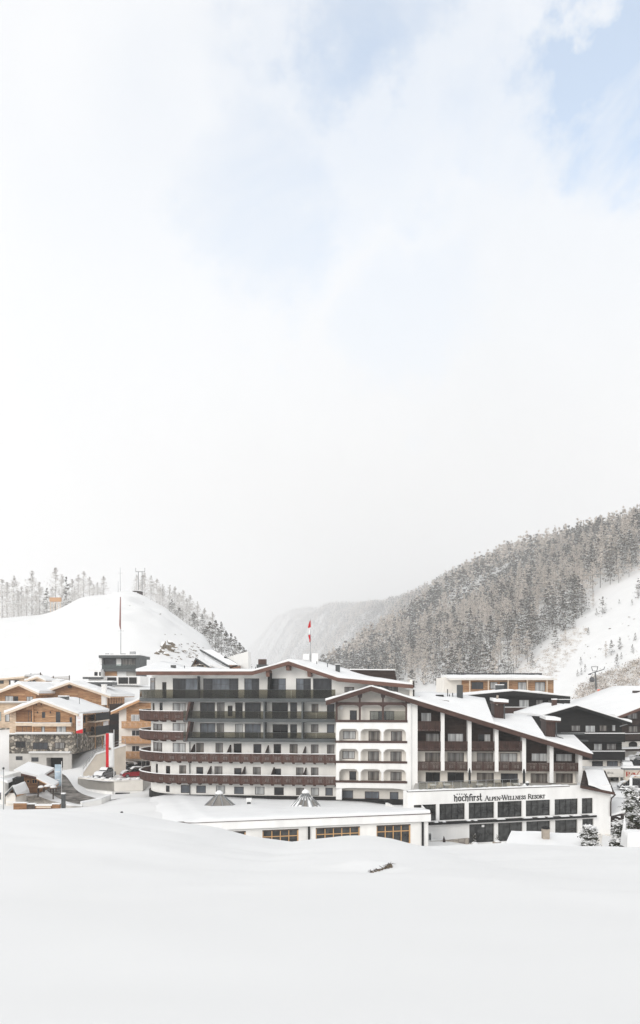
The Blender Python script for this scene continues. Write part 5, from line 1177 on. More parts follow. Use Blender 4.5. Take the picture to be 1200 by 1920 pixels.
leafy('snowy_shrub', P(1106, 1596, 71) + Vector((0, 0, -.3)), 2.7, 1.25, 2600, 3, 'dark leaved shrub heaped with snow beside the garden hut', .46, .17, .35)
leafy('snowy_conifer', P(1190, 1592, 79) + Vector((0, 0, -.3)), 6.8, 2.5, 5200, 4, 'tall conifer loaded with snow at the right edge', .52, .26, .18)
# twigs in the snow hollow
rg_ = random.Random(9); tw_ = empty('twig_tuft', (1.85, 23.0, gz(1.85, 23.0)), 0, 'brown twigs and rock breaking through a hollow in the foreground snow', 'twigs')
m = MB()
for k in range(26):
    t = k / 25; x0 = -.3 + .72 * t; y0 = -.35 + .75 * t; zz = gz(1.85 + x0, 23.0 + y0) - gz(1.85, 23.0)
    m.tube([(x0, y0, zz - .1), (x0 + rg_.uniform(-.1, .1), y0 + .03, zz + .03 + .04 * rg_.random()), (x0 + rg_.uniform(-.14, .14), y0 + rg_.uniform(0, .1), zz + .05 + .07 * rg_.random())], [.022, .015, .005], 5)
m.build('twigs', M['bark'], tw_)
for k in range(7):
    t = k / 6; x0 = -.25 + .6 * t; y0 = -.28 + .6 * t; c = Vector((x0, y0, gz(1.85 + x0, 23.0 + y0) - gz(1.85, 23.0))); r_ = rg_.uniform(.04, .085)
    MB().tube([c + Vector((0, 0, -.08)), c + Vector((0, 0, r_ * .5)), c + Vector((.03, 0, r_))], [r_ * 1.2, r_, r_ * .4], 7).build('stone', M['rock'], tw_)
# ------------------------------------------------------------------ left village
def hit(px, py, y0=60.0, y1=2600.0):
    ys_ = np.geomspace(y0, y1, 900); xs_ = (px - 600) / F * ys_; zl = CZ + (HY - py) / F * ys_; g = ground_z(xs_, ys_)
    k = np.argmax(g >= zl); return (float(xs_[k]), float(ys_[k]), float(g[k])) if g[k] >= zl[k] else None
def gable_roof(root, fr, pts, v0, v1, fh=.4, fm='pale_board', dm='larch_board', seed=1, lip=.4, over=.06):
    line = [fr(p[0], p[1], v0) for p in pts]; z_ = polyz(line); fascia_run(root, line, v0, fh, fm)
    for a, b in zip(line[:-1], line[1:]):
        MB().prism([(a[0], a[1] - .08), (b[0], b[1] - .08), (b[0], b[1] - .3), (a[0], a[1] - .3)], v0 + .001, v1).build('roof_deck', M[dm], root)
    snow_loft('snow', root, np.linspace(line[0][0] - .05, line[-1][0] + .05, max(9, int((line[-1][0] - line[0][0]) / .6))), lambda u: z_(u) + .002, lambda u: z_(u) + lip, v0 - .05, v1, lip=lip, mids=4, seed=seed)
    return z_
def gable_body(root, fr, pxl, pxr, pyb, z_, v1, mt, name='wall', v=0.0):
    a, b = fr(pxl, 0, v)[0], fr(pxr, 0, v)[0]; zb = fr((pxl + pxr) / 2, pyb, v)[1]
    MB().prism([(a, zb)] + [(u, z_(u) - .31) for u in np.linspace(a, b, 25)] + [(b, zb)], v, v1).build(name, M[mt], root); return a, b, zb
def fbox(root, fr, px0, px1, py0, py1, v, dep, mt, name, snow=0):
    u0, z1 = fr(px0, py0, v); u1, _ = fr(px1, py0, v); z0 = fr((px0 + px1) / 2, py1, v)[1]; z1 = fr((px0 + px1) / 2, py0, v)[1]
    o = MB().box(u0, u1, v, v + dep, z0, z1).build(name, M[mt], root)
    if snow: MB().box(u0 - .03, u1 + .03, v - .04, v + dep + .02, z1 + .002, z1 + snow).build('snow_cap', M['snow'], o)
    return o
def wins(root, fr, v, lst, fm='frame_grey', recess=0):
    r_ = Rows(Flat(fr, v))
    for w in lst: r_.add(*w[:4], w[4] if len(w) > 4 else 1, w[5] if len(w) > 5 else None, fm=fm)
    r_.build(root, proud=True)
# front chalet
CA = Fr(80, 140, 0)
ca = CA.root('timber_chalet', 'larch chalet with stone base, garage mouth and printed banner, front of the left village', 'chalet')
z_ = gable_roof(ca, CA, ((8, 1337), (74, 1312.5), (147, 1339)), -1.7, 19, seed=21, lip=.45)
gable_body(ca, CA, 19, 140, 1377, z_, 18.5, 'larch_wood')
fbox(ca, CA, 18, 30, 1336, 1376, -.12, .1, 'larch_pale', 'corner_boards'); fbox(ca, CA, 30, 58, 1332, 1375, -.05, .045, 'dark_larch' if 'dark_larch' in M else M.setdefault('dark_larch', plank_mat('dark_larch', (.24, .12, .06), (.33, .18, .09), (.08, .04, .02), 2.5, .24)) and 'dark_larch', 'recess_shade_boards')  # flat darker boards paint the shade of a recess that is not cut
fbox(ca, CA, 60, 62.5, 1318, 1376, -.3, .28, 'larch_board', 'post')
fbox(ca, CA, 29, 60, 1355, 1361, -.5, .4, 'pale_board', 'balcony_rail', .1); fbox(ca, CA, 60, 133, 1356, 1362, -.9, .8, 'pale_board', 'balcony_rail', .1)
fbox(ca, CA, 29, 133, 1374, 1377, -1.0, .95, 'concrete', 'balcony_floor', .12)
wins(ca, CA, 0, [(53, 60, 1333, 1354, 1, 'glass_mid'), (79, 84.5, 1335, 1346, 1, 'glass_mid'), (105, 113, 1335, 1356, 1, 'glass_mid'), (131, 135, 1345, 1356, 1, 'glass_dark'), (42, 59, 1361, 1374, 2, 'curtain_light'), (78, 84, 1362, 1373, 1, 'curtain_light'), (106, 124, 1361, 1375, 2, 'curtain_light')])
for px, y in ((70, 1334), (94, 1334), (68, 1319), (77, 1319)): fbox(ca, CA, px - .8, px + .8, y, y + 3.5, -.14, .13, 'frame_dark', 'beam_end')
fbox(ca, CA, 17, 141, 1377, 1413, -.25, 19, 'stone', 'stone_base'); fbox(ca, CA, 18, 134, 1376, 1377.5, -1.0, .8, 'concrete', 'ledge', .15)
wins(ca, CA, -.25, [(29, 48, 1390, 1402, 2, 'glass_dark'), (62, 90, 1392, 1405, 3, 'glass_mid'), (103, 121, 1392, 1404, 2, 'curtain')], fm='frame_dark')
gh = [(CA(87, 0, -.7)[0], CA(118, 0, -.7)[0], CA(100, 1446, -.7)[1], CA(100, 1420.5, -.7)[1])]
wall_holes('wall', M['concrete'], ca, Flat(CA, -.7), CA(17, 0, -.7)[0], CA(134, 0, -.7)[0], CA(80, 1462, -.7)[1], CA(80, 1413, -.7)[1], gh, depth=2.5)
o = MB().box(gh[0][0] - .1, gh[0][1] + .1, 1.7, 1.8, gh[0][2] - .1, gh[0][3] + .1).build('garage_dark_back', M['base_dark'], ca)  # near-black sheet stands in for the shade inside the garage
fbox(ca, CA, 54, 131, 1411.2, 1413, -1.1, .9, 'concrete', 'ledge', .18)
wins(ca, CA, -.7, [(30, 42, 1418, 1425, 2, 'glass_mid'), (59, 72, 1420, 1428, 2, 'glass_mid')], fm='frame_grey')
ub = CA(140, 0)[0]
for i, (y0, y1) in enumerate(((1337, 1352), (1364, 1381))):
    zt, zb_ = CA(140, y0 + 3, 0)[1], CA(140, y1 + 3, 0)[1]
    o = MB().box(ub + 1.5, ub + 1.62, 8, 18, zb_, zt).build('side_balcony', M['black_wood'], ca); MB().box(ub + .002, ub + 1.65, 7.6, 18.2, zb_ - .3, zb_ - .002).build('floor_slab', M['pale_board'], o)
for v in (8.2, 13, 17.8): MB().box(ub + 1.3, ub + 1.48, v, v + .18, CA(140, 1412, 0)[1], z_(ub) - .5).build('post', M['larch_board'], ca)
for v0_, v1_, pm in ((3, 4.5, 'glass_mid'), (5.2, 6.4, 'glass_dark'), (10, 12, 'glass_mid'), (14, 16, 'glass_dark')):
    for y in (1358, 1386, 1410): MB().box(ub + .004, ub + .06, v0_, v1_, CA(140, y, 0)[1], CA(140, y - 18, 0)[1]).build('side_window', M[pm], ca)
MB().tube([(ub + .9, -.4, CA(140, 1342)[1]), (ub + .3, .6, CA(140, 1352)[1]), (ub + .3, .6, CA(140, 1402)[1])], .07, 6).build('drainpipe', M['metal_grey'], ca)
# printed banner at its corner
bn = empty('wall_banner', P(149, 1375, 138.4), 0, 'tall white banner with pale red print hanging at the chalet corner', 'banner')
hB, wB = 38 / F * 138.4, 6.2 / F * 138.4
MB().box(-wB, wB, -.02, .02, 0, hB).build('cloth', M['white_cloth'], bn); MB().prism([(-wB, 0.02), (wB, .02), (wB, .8), (-wB, .45)], -.035, -.022).build('red_corner', M['red_cloth'], bn)
m = MB()
for i, (zq, wq) in enumerate(((3.0, .42), (2.75, .3), (2.1, .36), (1.9, .3), (1.5, .25))): m.box(-wq, wq * .7, -.032, -.022, zq, zq + .08)
m.build('print', M['pink'], bn); MB().box(-wB - .05, wB + .05, -.03, .03, hB + .002, hB + .08).build('rod', M['metal_grey'], bn)
# things on its roof
for px, y, v, w, lb in ((117, 1311, 8, .9, 'dark roof window frame lying on the front chalet roof'),):
    o = fbox(ca, CA, 109, 126, 1306, 1312, 9, 1.2, 'metal_dark', 'roof_window', .2)
u, zz = CA(149, 1322, 10); MB().tube([(u, 10, zz - 1), (u, 10, zz + 1.6)], .05, 6).build('vent_pipe', M['metal_dark'], ca)
# chalet behind it
CB = Fr(130, 168, 0)
cb = CB.root('timber_chalet', 'larger larch chalet behind, white chimney at its corner and slatted side', 'chalet')
z_ = gable_roof(cb, CB, ((61, 1304), (130, 1279.5), (207, 1306)), -1.6, 20, seed=22, lip=.45, dm='larch_board')
gable_body(cb, CB, 70, 192, 1352, z_, 19, 'larch_wood')
fbox(cb, CB, 190, 198, 1284, 1322, -1.0, 1.2, 'plaster_bright', 'chimney', .15); ubb = CB(192, 0)[0]
for i in range(7): MB().box(ubb + .3, ubb + .45, 2 + i * 2.2, 2.9 + i * 2.2, CB(192, 1330)[1], z_(ubb) - .4).build('slat', M['larch_board'], cb)
wins(cb, CB, 0, [(70, 76, 1306, 1316, 1, 'glass_mid'), (97, 107, 1312, 1320, 1, 'curtain')])
fbox(cb, CB, 127, 133, 1286, 1290, -.5, .48, 'frame_dark', 'beam_end')
u, zz = CB(197, 1277, 8); o = MB().box(u - 4.5, u + 1.8, 8, 12, zz - .9, zz - .25).build('roof_box', M['metal_dark'], cb); MB().box(u - 4.4, u + 1.7, 8, 12, zz - .248, zz + .1).build('snow_cap', M['snow'], o)
fbox(cb, CB, 201, 209, 1277, 1286, 9, .7, 'metal_dark', 'chimney', .1)
# chalet at the left edge
CC = Fr(30, 160, 0)
cc_ = CC.root('timber_chalet', 'larch chalet with pale lower boards and dark stone footing at the left edge', 'chalet')
z_ = gable_roof(cc_, CC, ((-42, 1311), (35, 1282.5), (73, 1300)), -1.6, 16, seed=23, lip=.5)
gable_body(cc_, CC, -34, 67, 1317, z_, 15, 'larch_wood'); fbox(cc_, CC, -34, 67, 1318, 1366, -.1, 15, 'larch_pale', 'base_wall'); fbox(cc_, CC, -36, 60, 1316, 1318.5, -1.0, 1, 'concrete', 'balcony_floor', .15)
fbox(cc_, CC, -34, 18, 1365, 1395, -.7, 8, 'stone', 'stone_base')
wins(cc_, CC, 0, [(10, 25, 1305, 1316, 1, 'curtain_light'), (26, 34, 1305.5, 1316, 1, 'glass_dark'), (50, 62, 1306, 1316, 2, 'curtain_light')]); wins(cc_, CC, -.1, [(-4, 2, 1335, 1352, 1, 'curtain_light'), (10, 18, 1335, 1353, 1, 'curtain_light')])
fbox(cc_, CC, 20, 25, 1277, 1283, 4, .6, 'plaster_bright', 'chimney', .1)
# far houses at the foot of the hill
CD = Fr(22, 196, 0); cd = CD.root('pale_house', 'pale timber house with wide dark windows at the hill foot, left edge', 'house')
line = [CD(-30, 1275, -1), CD(46, 1268, -1)]; fascia_run(cd, line, -1, .4, 'pale_board'); zq = polyz(line)
snow_loft('snow', cd, np.linspace(line[0][0], line[1][0], 12), lambda u: zq(u), lambda u: zq(u) + .9, -1.05, 8, lip=.3, seed=31)
a, b = CD(-26, 0)[0], CD(44, 0)[0]; MB().prism([(a, CD(0, 1300)[1]), (a, zq(a) - .05), (b, zq(b) - .05), (b, CD(0, 1300)[1])], 0, 8).build('wall', M['larch_pale'], cd)
wins(cd, CD, 0, [(-4, 7, 1276, 1282, 1, 'glass_mid'), (17, 36, 1275, 1285, 3, 'glass_mid')], fm='frame_dark')
CE = Fr(68, 190, 0); ce = CE.root('arched_hut', 'small timber hut with two arched openings under a snow hood', 'hut')
z_ = gable_roof(ce, CE, ((46, 1276.5), (70, 1269), (86, 1277)), -.8, 6, seed=32, lip=.5); gable_body(ce, CE, 50, 83, 1300, z_, 5.5, 'larch_pale')
for px in (55.5, 64): 
    u, zb = CE(px, 1284, -.05); MB().prism([(u - .5, zb), (u + .5, zb)] + [(u + .5 * math.cos(t), zb + .7 + .5 * math.sin(t)) for t in np.linspace(0, math.pi, 9)], -.06, -.01).build('arched_opening', M['glass_dark'], ce)
fn = empty('timber_fence', (0, 0, 0), 0, 'dark weathered timber snow fence curving above the arched hut', 'fence')
fpts = [P(46, 1271, 205), P(58, 1263.5, 206), P(76, 1261.5, 206), P(86, 1268, 207), P(100, 1268, 208), P(130, 1267, 210)]
for i, (a, b) in enumerate(zip(fpts[:-1], fpts[1:])):
    for k in range(3): MB().bar(a + Vector((0, 0, -.3 - .38 * k)), b + Vector((0, 0, -.3 - .38 * k)), .14, .16).build('rail', M['twig_brown'], fn)
for p in fpts: MB().bar(p + Vector((0, 0, -3)), p + Vector((0, 0, .1)), .22).build('post', M['bark'], fn)
for px0, px1, py, d, lb in ((48, 110, 1287, 180, 'long low pale shed roof under snow beside the arched hut'), (100, 112, 1281, 186, 'dark roof hatch standing in the snow above the rear chalet')):
    o = empty('low_shed', P((px0 + px1) / 2, py, d), 0, lb, 'shed'); w = (px1 - px0) / 2 / F * d
    MB().box(-w, w, -.2, 3, -1.6, .3).build('wall', M['pale_board'] if w > 2 else M['metal_dark'], o); MB().slab([(-w - .2, -.5, .75), (w + .2, -.5, .72), (w + .2, 3, 1.1), (-w - .2, 3, 1.2)], .44).build('snow', M['snow'], o)
# modern grey house
CG = Fr(224, 200, 0); cg = CG.root('modern_house', 'flat-roofed dark grey modern house with glass balcony below the hill', 'house')
fbox(cg, CG, 185, 262, 1228.5, 1233.5, -1.6, 12, 'slab_grey', 'roof_slab', .25); fbox(cg, CG, 191, 258, 1233.5, 1254, .6, 9, 'slab_grey', 'wall'); fbox(cg, CG, 186.5, 190.5, 1233.5, 1246, -1, 8, 'white_paint', 'side_wall'); fbox(cg, CG, 255, 262, 1230, 1280, -1.4, 8, 'slab_grey', 'side_wall')
fbox(cg, CG, 190, 256, 1254, 1258.5, -1.5, 10, 'slab_grey', 'floor_slab'); fbox(cg, CG, 190, 256, 1258.5, 1269, 0, 9, 'concrete', 'wall')
wins(cg, CG, .6, [(196, 217, 1235, 1248, 2, 'glass_mid'), (228, 254, 1235, 1248, 2, 'curtain_warm')]); fbox(cg, CG, 218, 227, 1235, 1248, .4, .19, 'white_paint', 'door')
fbox(cg, CG, 192, 254, 1245.5, 1254, -1.45, .05, 'clear_glass', 'glass_rail'); fbox(cg, CG, 196, 219, 1259, 1268, -.15, .14, 'larch_board', 'timber_panel'); fbox(cg, CG, 220, 237, 1259, 1268, -.1, .09, 'white_paint', 'panel'); fbox(cg, CG, 239, 256, 1259, 1268, -.1, .09, 'concrete', 'panel')
fbox(cg, CG, 188, 262, 1268.5, 1284, -2, 10, 'plaster_bright', 'terrace_wall', .15)
for a, b in ((201, 218), (222, 240), (242, 256)): fbox(cg, CG, a, b, 1270, 1282, -2.12, .1, 'base_dark', 'dark_panel')
for a, b, y in ((197, 203, 1225), (207, 211, 1225.5), (226, 234, 1225), (243, 253, 1221.5)): fbox(cg, CG, a, b, y, 1228.4, 4, 1, 'metal_grey', 'vent')
CW = Fr(178, 196, 0); cw = CW.root('white_house', 'small white flat house left of the modern grey house', 'house'); fbox(cw, CW, 166, 189, 1257, 1285, 0, 8, 'plaster_bright', 'wall', .3); wins(cw, CW, 0, [(177, 183, 1260, 1267, 1, 'glass_dark'), (186, 189, 1260, 1267, 1, 'glass_dark')]); fbox(cw, CW, 155, 190, 1269.5, 1273, -2, 2, 'metal_dark', 'ledge', .2)
# timber-balcony house tucked behind the round end
CE2 = Fr(240, 134, 0); ch_ = CE2.root('balcony_house', 'white house with three honey timber balconies beside the hotel round end', 'house')
z_ = gable_roof(ch_, CE2, ((208, 1335.5), (275, 1306), (330, 1330)), -1.2, 14, fm='larch_board', seed=41, lip=.4)
gable_body(ch_, CE2, 223, 320, 1445, z_, 13, 'cream'); fbox(ch_, CE2, 237, 300, 1318, 1353, -.08, .07, 'larch_wood', 'timber_front')
for y0, y1 in ((1352, 1365), (1380, 1393.5), (1408.5, 1422)):
    o = fbox(ch_, CE2, 228, 300, y1 - 1.5, y1 + .8, -1.3, 1.25, 'larch_board', 'balcony'); 
    u0, u1 = CE2(228, 0, -1.3)[0], CE2(300, 0, -1.3)[0]; zt, zb = CE2(240, y0, -1.3)[1], CE2(240, y1, -1.3)[1]; n = 7; key = ('hb', round(zt - zb, 1))
    if key not in PM_H: PM_H[key] = panel_mesh((u1 - u0) / n, zt - zb, M['larch_board'], 6, 3)
    for i in range(n): link('panel', PM_H[key], o, (u0 + (u1 - u0) * i / n, -1.3, zb))
wins(ch_, CE2, -.0, [(247, 262, 1369, 1380, 2, 'glass_mid'), (247, 262, 1398, 1409, 2, 'glass_mid'), (250, 282, 1426, 1440, 4, 'glass_dark')], fm='white_paint'); wins(ch_, CE2, -.08, [(246, 262, 1340, 1352, 2, 'curtain_light')], fm='white_paint')
fbox(ch_, CE2, 205, 222, 1320, 1405, 6, 6, 'dark_wood', 'wing'); 
for y in (1345, 1362, 1380): fbox(ch_, CE2, 205, 223, y - 4, y + 6, 4.6, .15, 'black_wood', 'balcony')
# houses beyond the main roof
CS = Fr(420, 150, 0); cs = CS.root('snow_roof_house', 'house behind the hotel showing steep snowy roof slopes and brick end', 'house')
def quad_snow(root, pts, th=.5, name='snow'): return MB().slab([tuple(p) for p in pts], th).build(name, M['snow'], root)
L3 = lambda px, py, d: CS.local(P(px, py, d))
quad_snow(cs, [L3(368, 1240, 146), L3(430, 1252, 146), L3(432, 1249, 158), L3(376, 1219, 158)], .4, 'snow'); quad_snow(cs, [L3(431, 1250, 147.8), L3(447, 1246, 147.8), L3(398, 1218, 159), L3(378, 1218.5, 159)], .3, 'snow')
MB().bar(L3(376, 1219, 157.5), L3(430, 1250, 147.5), .3, .3).build('verge_board', M['metal_dark'], cs)
fbox(cs, CS, 428, 446, 1247, 1262, -2.2, 6, 'render_brick' if 'render_brick' in M else M.setdefault('render_brick', mat('render_brick', (.26, .15, .10), .9, .3, 3, .2)) and 'render_brick', 'wall', .2)
MB().prism([CS(424, 1270, 3), CS(424, 1233, 3), CS(465.5, 1221, 3), CS(465.5, 1270, 3)], 3, 9).build('snow_wall', M['plaster_bright'], cs); MB().bar(L3(446, 1247, 150), L3(421, 1232, 153), .25, .3).build('verge_board', M['base_dark'], cs)
z_ = gable_roof(cs, Fr(420, 150, 0), ((356, 1254), (367, 1233), (393, 1250)), -6, 0, fm='metal_dark', seed=44, lip=.25); fbox(cs, CS, 362, 390, 1246, 1262, -5.4, 5, 'render_beige', 'dormer_wall'); fbox(cs, CS, 369, 381, 1247, 1255, -5.7, .25, 'base_dark', 'dormer_window')
fbox(cs, CS, 357, 416, 1253, 1255, -7, .2, 'metal_dark', 'snow_guard')
# ------------------------------------------------------------------ parking deck, ramp wall, flags, cars
pk = empty('parking_deck', (0, 0, 0), 0, 'raised snowy car park with cream parapet beside the hotel round end', 'parking deck')
fa, fb_, fc = P(146, 1456, 124), P(214, 1463.5, 119.5), P(268, 1456.5, 120.5); zt = fb_.z
dz = 7.4
MB().plan([(fa.x, fa.y), (fb_.x, fb_.y), (fc.x, fc.y), (fc.x, 136), (P(150, 0, 134).x, 134)], 3.2, dz).build('deck', M['concrete'], pk)
m = MB(); rgd = random.Random(2); m.grid([[(fa.x + (fc.x - fa.x) * i / 14, (fa.y * (1 - i / 14) + fc.y * i / 14) - (3.8 * math.sin(math.pi * min(1, max(0, i / 14)))) * .9 * (1 - j / 8) + .6 + 12 * j / 8, dz + .05 + .1 * rgd.random()) for i in range(15)] for j in range(9)]); m.build('snow', M['snow'], pk, smooth=True)
wall_strip((fa.x, fa.y, zt), (fb_.x, fb_.y, zt), 1.7, .3, 'cream', pk, 'parapet', .14); wall_strip((fb_.x + .02, fb_.y, zt), (fc.x, fc.y, zt), 1.7, .3, 'cream', pk, 'parapet', .14)
for a, b, n in ((fa, fb_, 5), (fb_, fc, 3)):
    for i in range(n):
        p = a.lerp(b, (i + .5) / n); w = rgd.uniform(.5, .9); MB().tube([(p.x, p.y + .15, zt + .1), (p.x, p.y + .15, zt + .32), (p.x, p.y + .15, zt + .42)], [w * .6, w * .45, .1], 8).build('snow_lump', M['snow'], pk, smooth=True)
wall_strip((fa.x + .3, fa.y - .6, zt - 1.75), (fb_.x - .1, fb_.y - .6, zt - 1.75), 3.0, .5, 'plaster', pk, 'base_wall'); wall_strip((fb_.x, fb_.y - .4, zt - 1.75), (fc.x, fc.y - .4, zt - 1.75), 3.0, .4, 'plaster', pk, 'base_wall')
MB().box(fb_.x + .3, fb_.x + 2.6, fb_.y - .46, fb_.y - .3, zt - 3.1, zt - 1.9).build('grate', M['base_dark'], pk)
RWF = Fr(156, 127, 18); rw_ = RWF.root('ramp_wall', 'beige retaining wall with sloping snowy top rising behind the cars', 'wall')
op = [RWF(156, 1462), RWF(156, 1449), RWF(180, 1415), RWF(236, 1398), RWF(236, 1462)]; MB().prism(op, 0, .5).build('wall', M['render_beige'], rw_)
for a, b in ((op[1], op[2]), (op[2], op[3])): MB().prism([a, b, (b[0], b[1] + .22), (a[0], a[1] + .22)], -.12, .7).build('snow_cap', M['snow'], rw_)
m = MB()
for a, b in ((op[1], op[2]), (op[2], op[3])):
    for h in (.6, 1.1): m.bar((a[0], .6, a[1] + h), (b[0], .6, b[1] + h), .06)
    for t in np.linspace(0, 1, 5): m.bar((a[0] + (b[0] - a[0]) * t, .6, a[1] + (b[1] - a[1]) * t), (a[0] + (b[0] - a[0]) * t, .6, a[1] + (b[1] - a[1]) * t + 1.1), .06)
m.build('railing', M['metal_grey'], rw_)
def car(x, y, z, rz, paint, label, L_=4.3, Wd=1.78, Hh=1.5, snow=.16, group='cars in the snow'):
    o = empty('parked_car', (x, y, z), rz, label, 'car', group); h2 = L_ / 2
    prof = [(-h2, .32), (-h2, .72), (-h2 + .15, .92), (-h2 + .9, .98), (h2 - 1.25, .98), (h2 - .25, .82), (h2, .66), (h2, .32), (h2 - .35, .24), (-h2 + .35, .24)]
    m = MB(); n = len(prof); m.add([(p[0], -Wd / 2, p[1]) for p in prof] + [(p[0], Wd / 2, p[1]) for p in prof] , [tuple(range(n)), tuple(range(2 * n - 1, n - 1, -1))] + [(i, i + n, (i + 1) % n + n, (i + 1) % n) for i in range(n)])
    m.build('body', M[paint], o)
    a, b, c, d = -h2 + .35, -h2 + .75, h2 - 2.0, h2 - 1.2; w0, w1 = Wd / 2 - .06, Wd / 2 - .24
    m = MB(); m.add([(a, -w0, .97), (d, -w0, .97), (d, w0, .97), (a, w0, .97), (b, -w1, Hh), (c, -w1, Hh), (c, w1, Hh), (b, w1, Hh)], [(3, 2, 1, 0), (4, 5, 6, 7), (0, 1, 5, 4), (1, 2, 6, 5), (2, 3, 7, 6), (3, 0, 4, 7)]); m.build('cabin_glass', M['glass_dark'], o)
    m = MB(); m.grid([[(b - .1, y_ * 1.03, Hh - .06), (b + .1, y_, Hh + snow * .9), (c - .1, y_, Hh + snow), (c + .35, y_ * 1.03, Hh - .12)] for y_ in np.linspace(-w1, w1, 5)]); m.build('roof_snow', M['snow'], o, smooth=True)
    m = MB(); m.grid([[(d - .05, y_, 1.0), (d + .1, y_, 1.0 + snow), (h2 - .4, y_, .9 + snow * .8), (h2 - .02, y_, .7)] for y_ in np.linspace(-w0 + .05, w0 - .05, 5)]); m.build('bonnet_snow', M['snow'], o, smooth=True)
    for sx in (-1, 1):
        for sy in (-1, 1):
            wl_ = MB().tube([(sx * (h2 - .82), sy * (Wd / 2 - .2), .33), (sx * (h2 - .82), sy * (Wd / 2 + .01), .33)], .33, 14).build('wheel', M['rubber'], o); MB().tube([(sx * (h2 - .82), sy * (Wd / 2 + .012), .33), (sx * (h2 - .82), sy * (Wd / 2 + .02), .33)], .2, 10).build('rim', M['metal_grey'], wl_)
    for sy in (-1, 1): MB().box(h2 - .06, h2 + .012, sy * (Wd / 2 - .38) - .2, sy * (Wd / 2 - .38) + .2, .6, .74).build('headlight', M['lamp_glass'], o); MB().box(-h2 - .012, -h2 + .05, sy * (Wd / 2 - .25) - .14, sy * (Wd / 2 - .25) + .14, .66, .84).build('tail_light', M['red_cloth'], o)
    MB().box(h2 - .02, h2 + .02, -.42, .42, .36, .56).build('grille', M['base_dark'], o); MB().box(h2 + .021, h2 + .03, -.26, .26, .4, .5).build('number_plate', M['white_paint'], o)
    return o
cg_ = 'cars parked by the hotel round end'
p = P(196, 1460, 124); car(p.x, p.y, dz + .08, R(-105), 'car_grey', 'snow-covered pale car facing the parapet, nearest of the parked cars', snow=.3, group=cg_)
p = P(222, 1450, 130); car(p.x, p.y, dz + .08, R(195), 'car_black', 'dark car with snowy roof parked in the middle', snow=.22, group=cg_)
p = P(251, 1457, 125.5); car(p.x, p.y, dz + .08, R(-150), 'car_red', 'red car with snow on roof and bonnet by the balconies', snow=.26, group=cg_)
p = P(190, 1446, 131.5); car(p.x, p.y, dz + .08, R(8), 'car_black', 'low black car against the beige ramp wall', Hh=1.42, snow=.22, group=cg_)
p = P(240, 1444, 133); car(p.x, p.y, dz + .08, R(170), 'car_white', 'car wholly capped by snow behind the red one', snow=.4, group=cg_)
# national flag banner and pale blue banner
fb2 = empty('flag_banner', P(213.5, 1440, 122.5) + Vector((0, 0, -.2)), 0, 'tall hanging red and white flag banner on a pole by the car park', 'flag')
wB, hB = 15 / F * 122.5, 64 / F * 122.5; zf0 = .3
MB().tube([(0, .05, -1.5), (0, .05, hB + .9)], .06, 8).build('pole', M['white_paint'], fb2); MB().bar((0, .05, hB + .35), (-wB, .05, hB + .35), .05).build('arm', M['metal_grey'], fb2)
def ripple(x0, x1, mt, nm):
    m = MB(); m.grid([[(x, .06 * math.sin(x * 5 + zz * 1.1) - .06, zz) for x in np.linspace(x0, x1, 6)] for zz in np.linspace(zf0, hB + .3, 14)]); o = m.build(nm, M[mt], fb2, smooth=True); sm = o.modifiers.new('cloth', 'SOLIDIFY'); sm.thickness = .015
ripple(-wB, -wB * .62, 'red_cloth', 'red_stripe'); ripple(-wB * .62, -.06, 'white_cloth', 'white_field')
m = MB(); m.prism([(-wB * .5 + .18 * math.cos(t), zf0 + hB * .55 + .22 * math.sin(t)) for t in np.linspace(0, 6.28, 10)[:-1]], -.19, -.16); m.build('emblem', M['orange'] if False else M['render_brick'], fb2)
bb = empty('blue_banner', P(115.5, 1478, 116), 0, 'pale blue printed banner hanging from a white pole by the road', 'banner')
MB().tube([(0, 0, -1), (0, 0, 4.2)], .05, 8).build('pole', M['white_paint'], bb)
m = MB(); m.grid([[(x, .04 * math.sin(x * 4 + zz), zz) for x in np.linspace(-1.05, -.06, 5)] for zz in np.linspace(.35, 3.7, 9)]); o = m.build('cloth', M['blue_cloth'], bb, smooth=True); sm = o.modifiers.new('cloth', 'SOLIDIFY'); sm.thickness = .015
MB().box(-.95, -.2, -.075, -.05, 2.5, 2.62).box(-.8, -.3, -.075, -.05, 1.3, 1.4).build('print', M['white_cloth'], bb)
# road, drain path and huts at the bottom left
def drape(name, pts, w, mt, lift=.05, n=26):
    c = [Vector((*P(p[0], p[1], p[2])[:2], 0)) for p in pts]; rows_ = []
    for i in range(n + 1):
        s_ = i / n * (len(c) - 1); k = min(len(c) - 2, int(s_)); a = c[k].lerp(c[k + 1], s_ - k); d = (c[k + 1] - c[k]).normalized(); nr = Vector((-d.y, d.x, 0))
        rows_.append([(q.x, q.y, gz(q.x, q.y) + lift) for q in (a + nr * w * t for t in np.linspace(-.5, .5, 7))])
    return tag(MB().grid(rows_).build(name, M[mt], None, smooth=True), kind='structure')
M['slush'] = mat('slush', (.30, .285, .265), .8, .65, .55, .3, .2, detail=8, stretch=(1, 1, 1))
drape('road', [(70, 1447, 134), (88, 1455, 128), (112, 1470, 121), (140, 1487, 115), (166, 1501, 111), (200, 1512, 107)], 4.6, 'asphalt')
drape('path', [(48, 1487, 114), (75, 1497, 110), (100, 1505, 108), (118, 1512, 106)], 3.4, 'paving')
hu = Fr(52, 116, 0); hr_ = hu.root('timber_hut', 'small brown timber hut with snowy lean-to roof beside the road', 'hut')
MB().prism([hu(30, 1488), hu(30, 1452), hu(73, 1462), hu(73, 1486)], 0, 4).build('wall', M['dark_larch'], hr_)
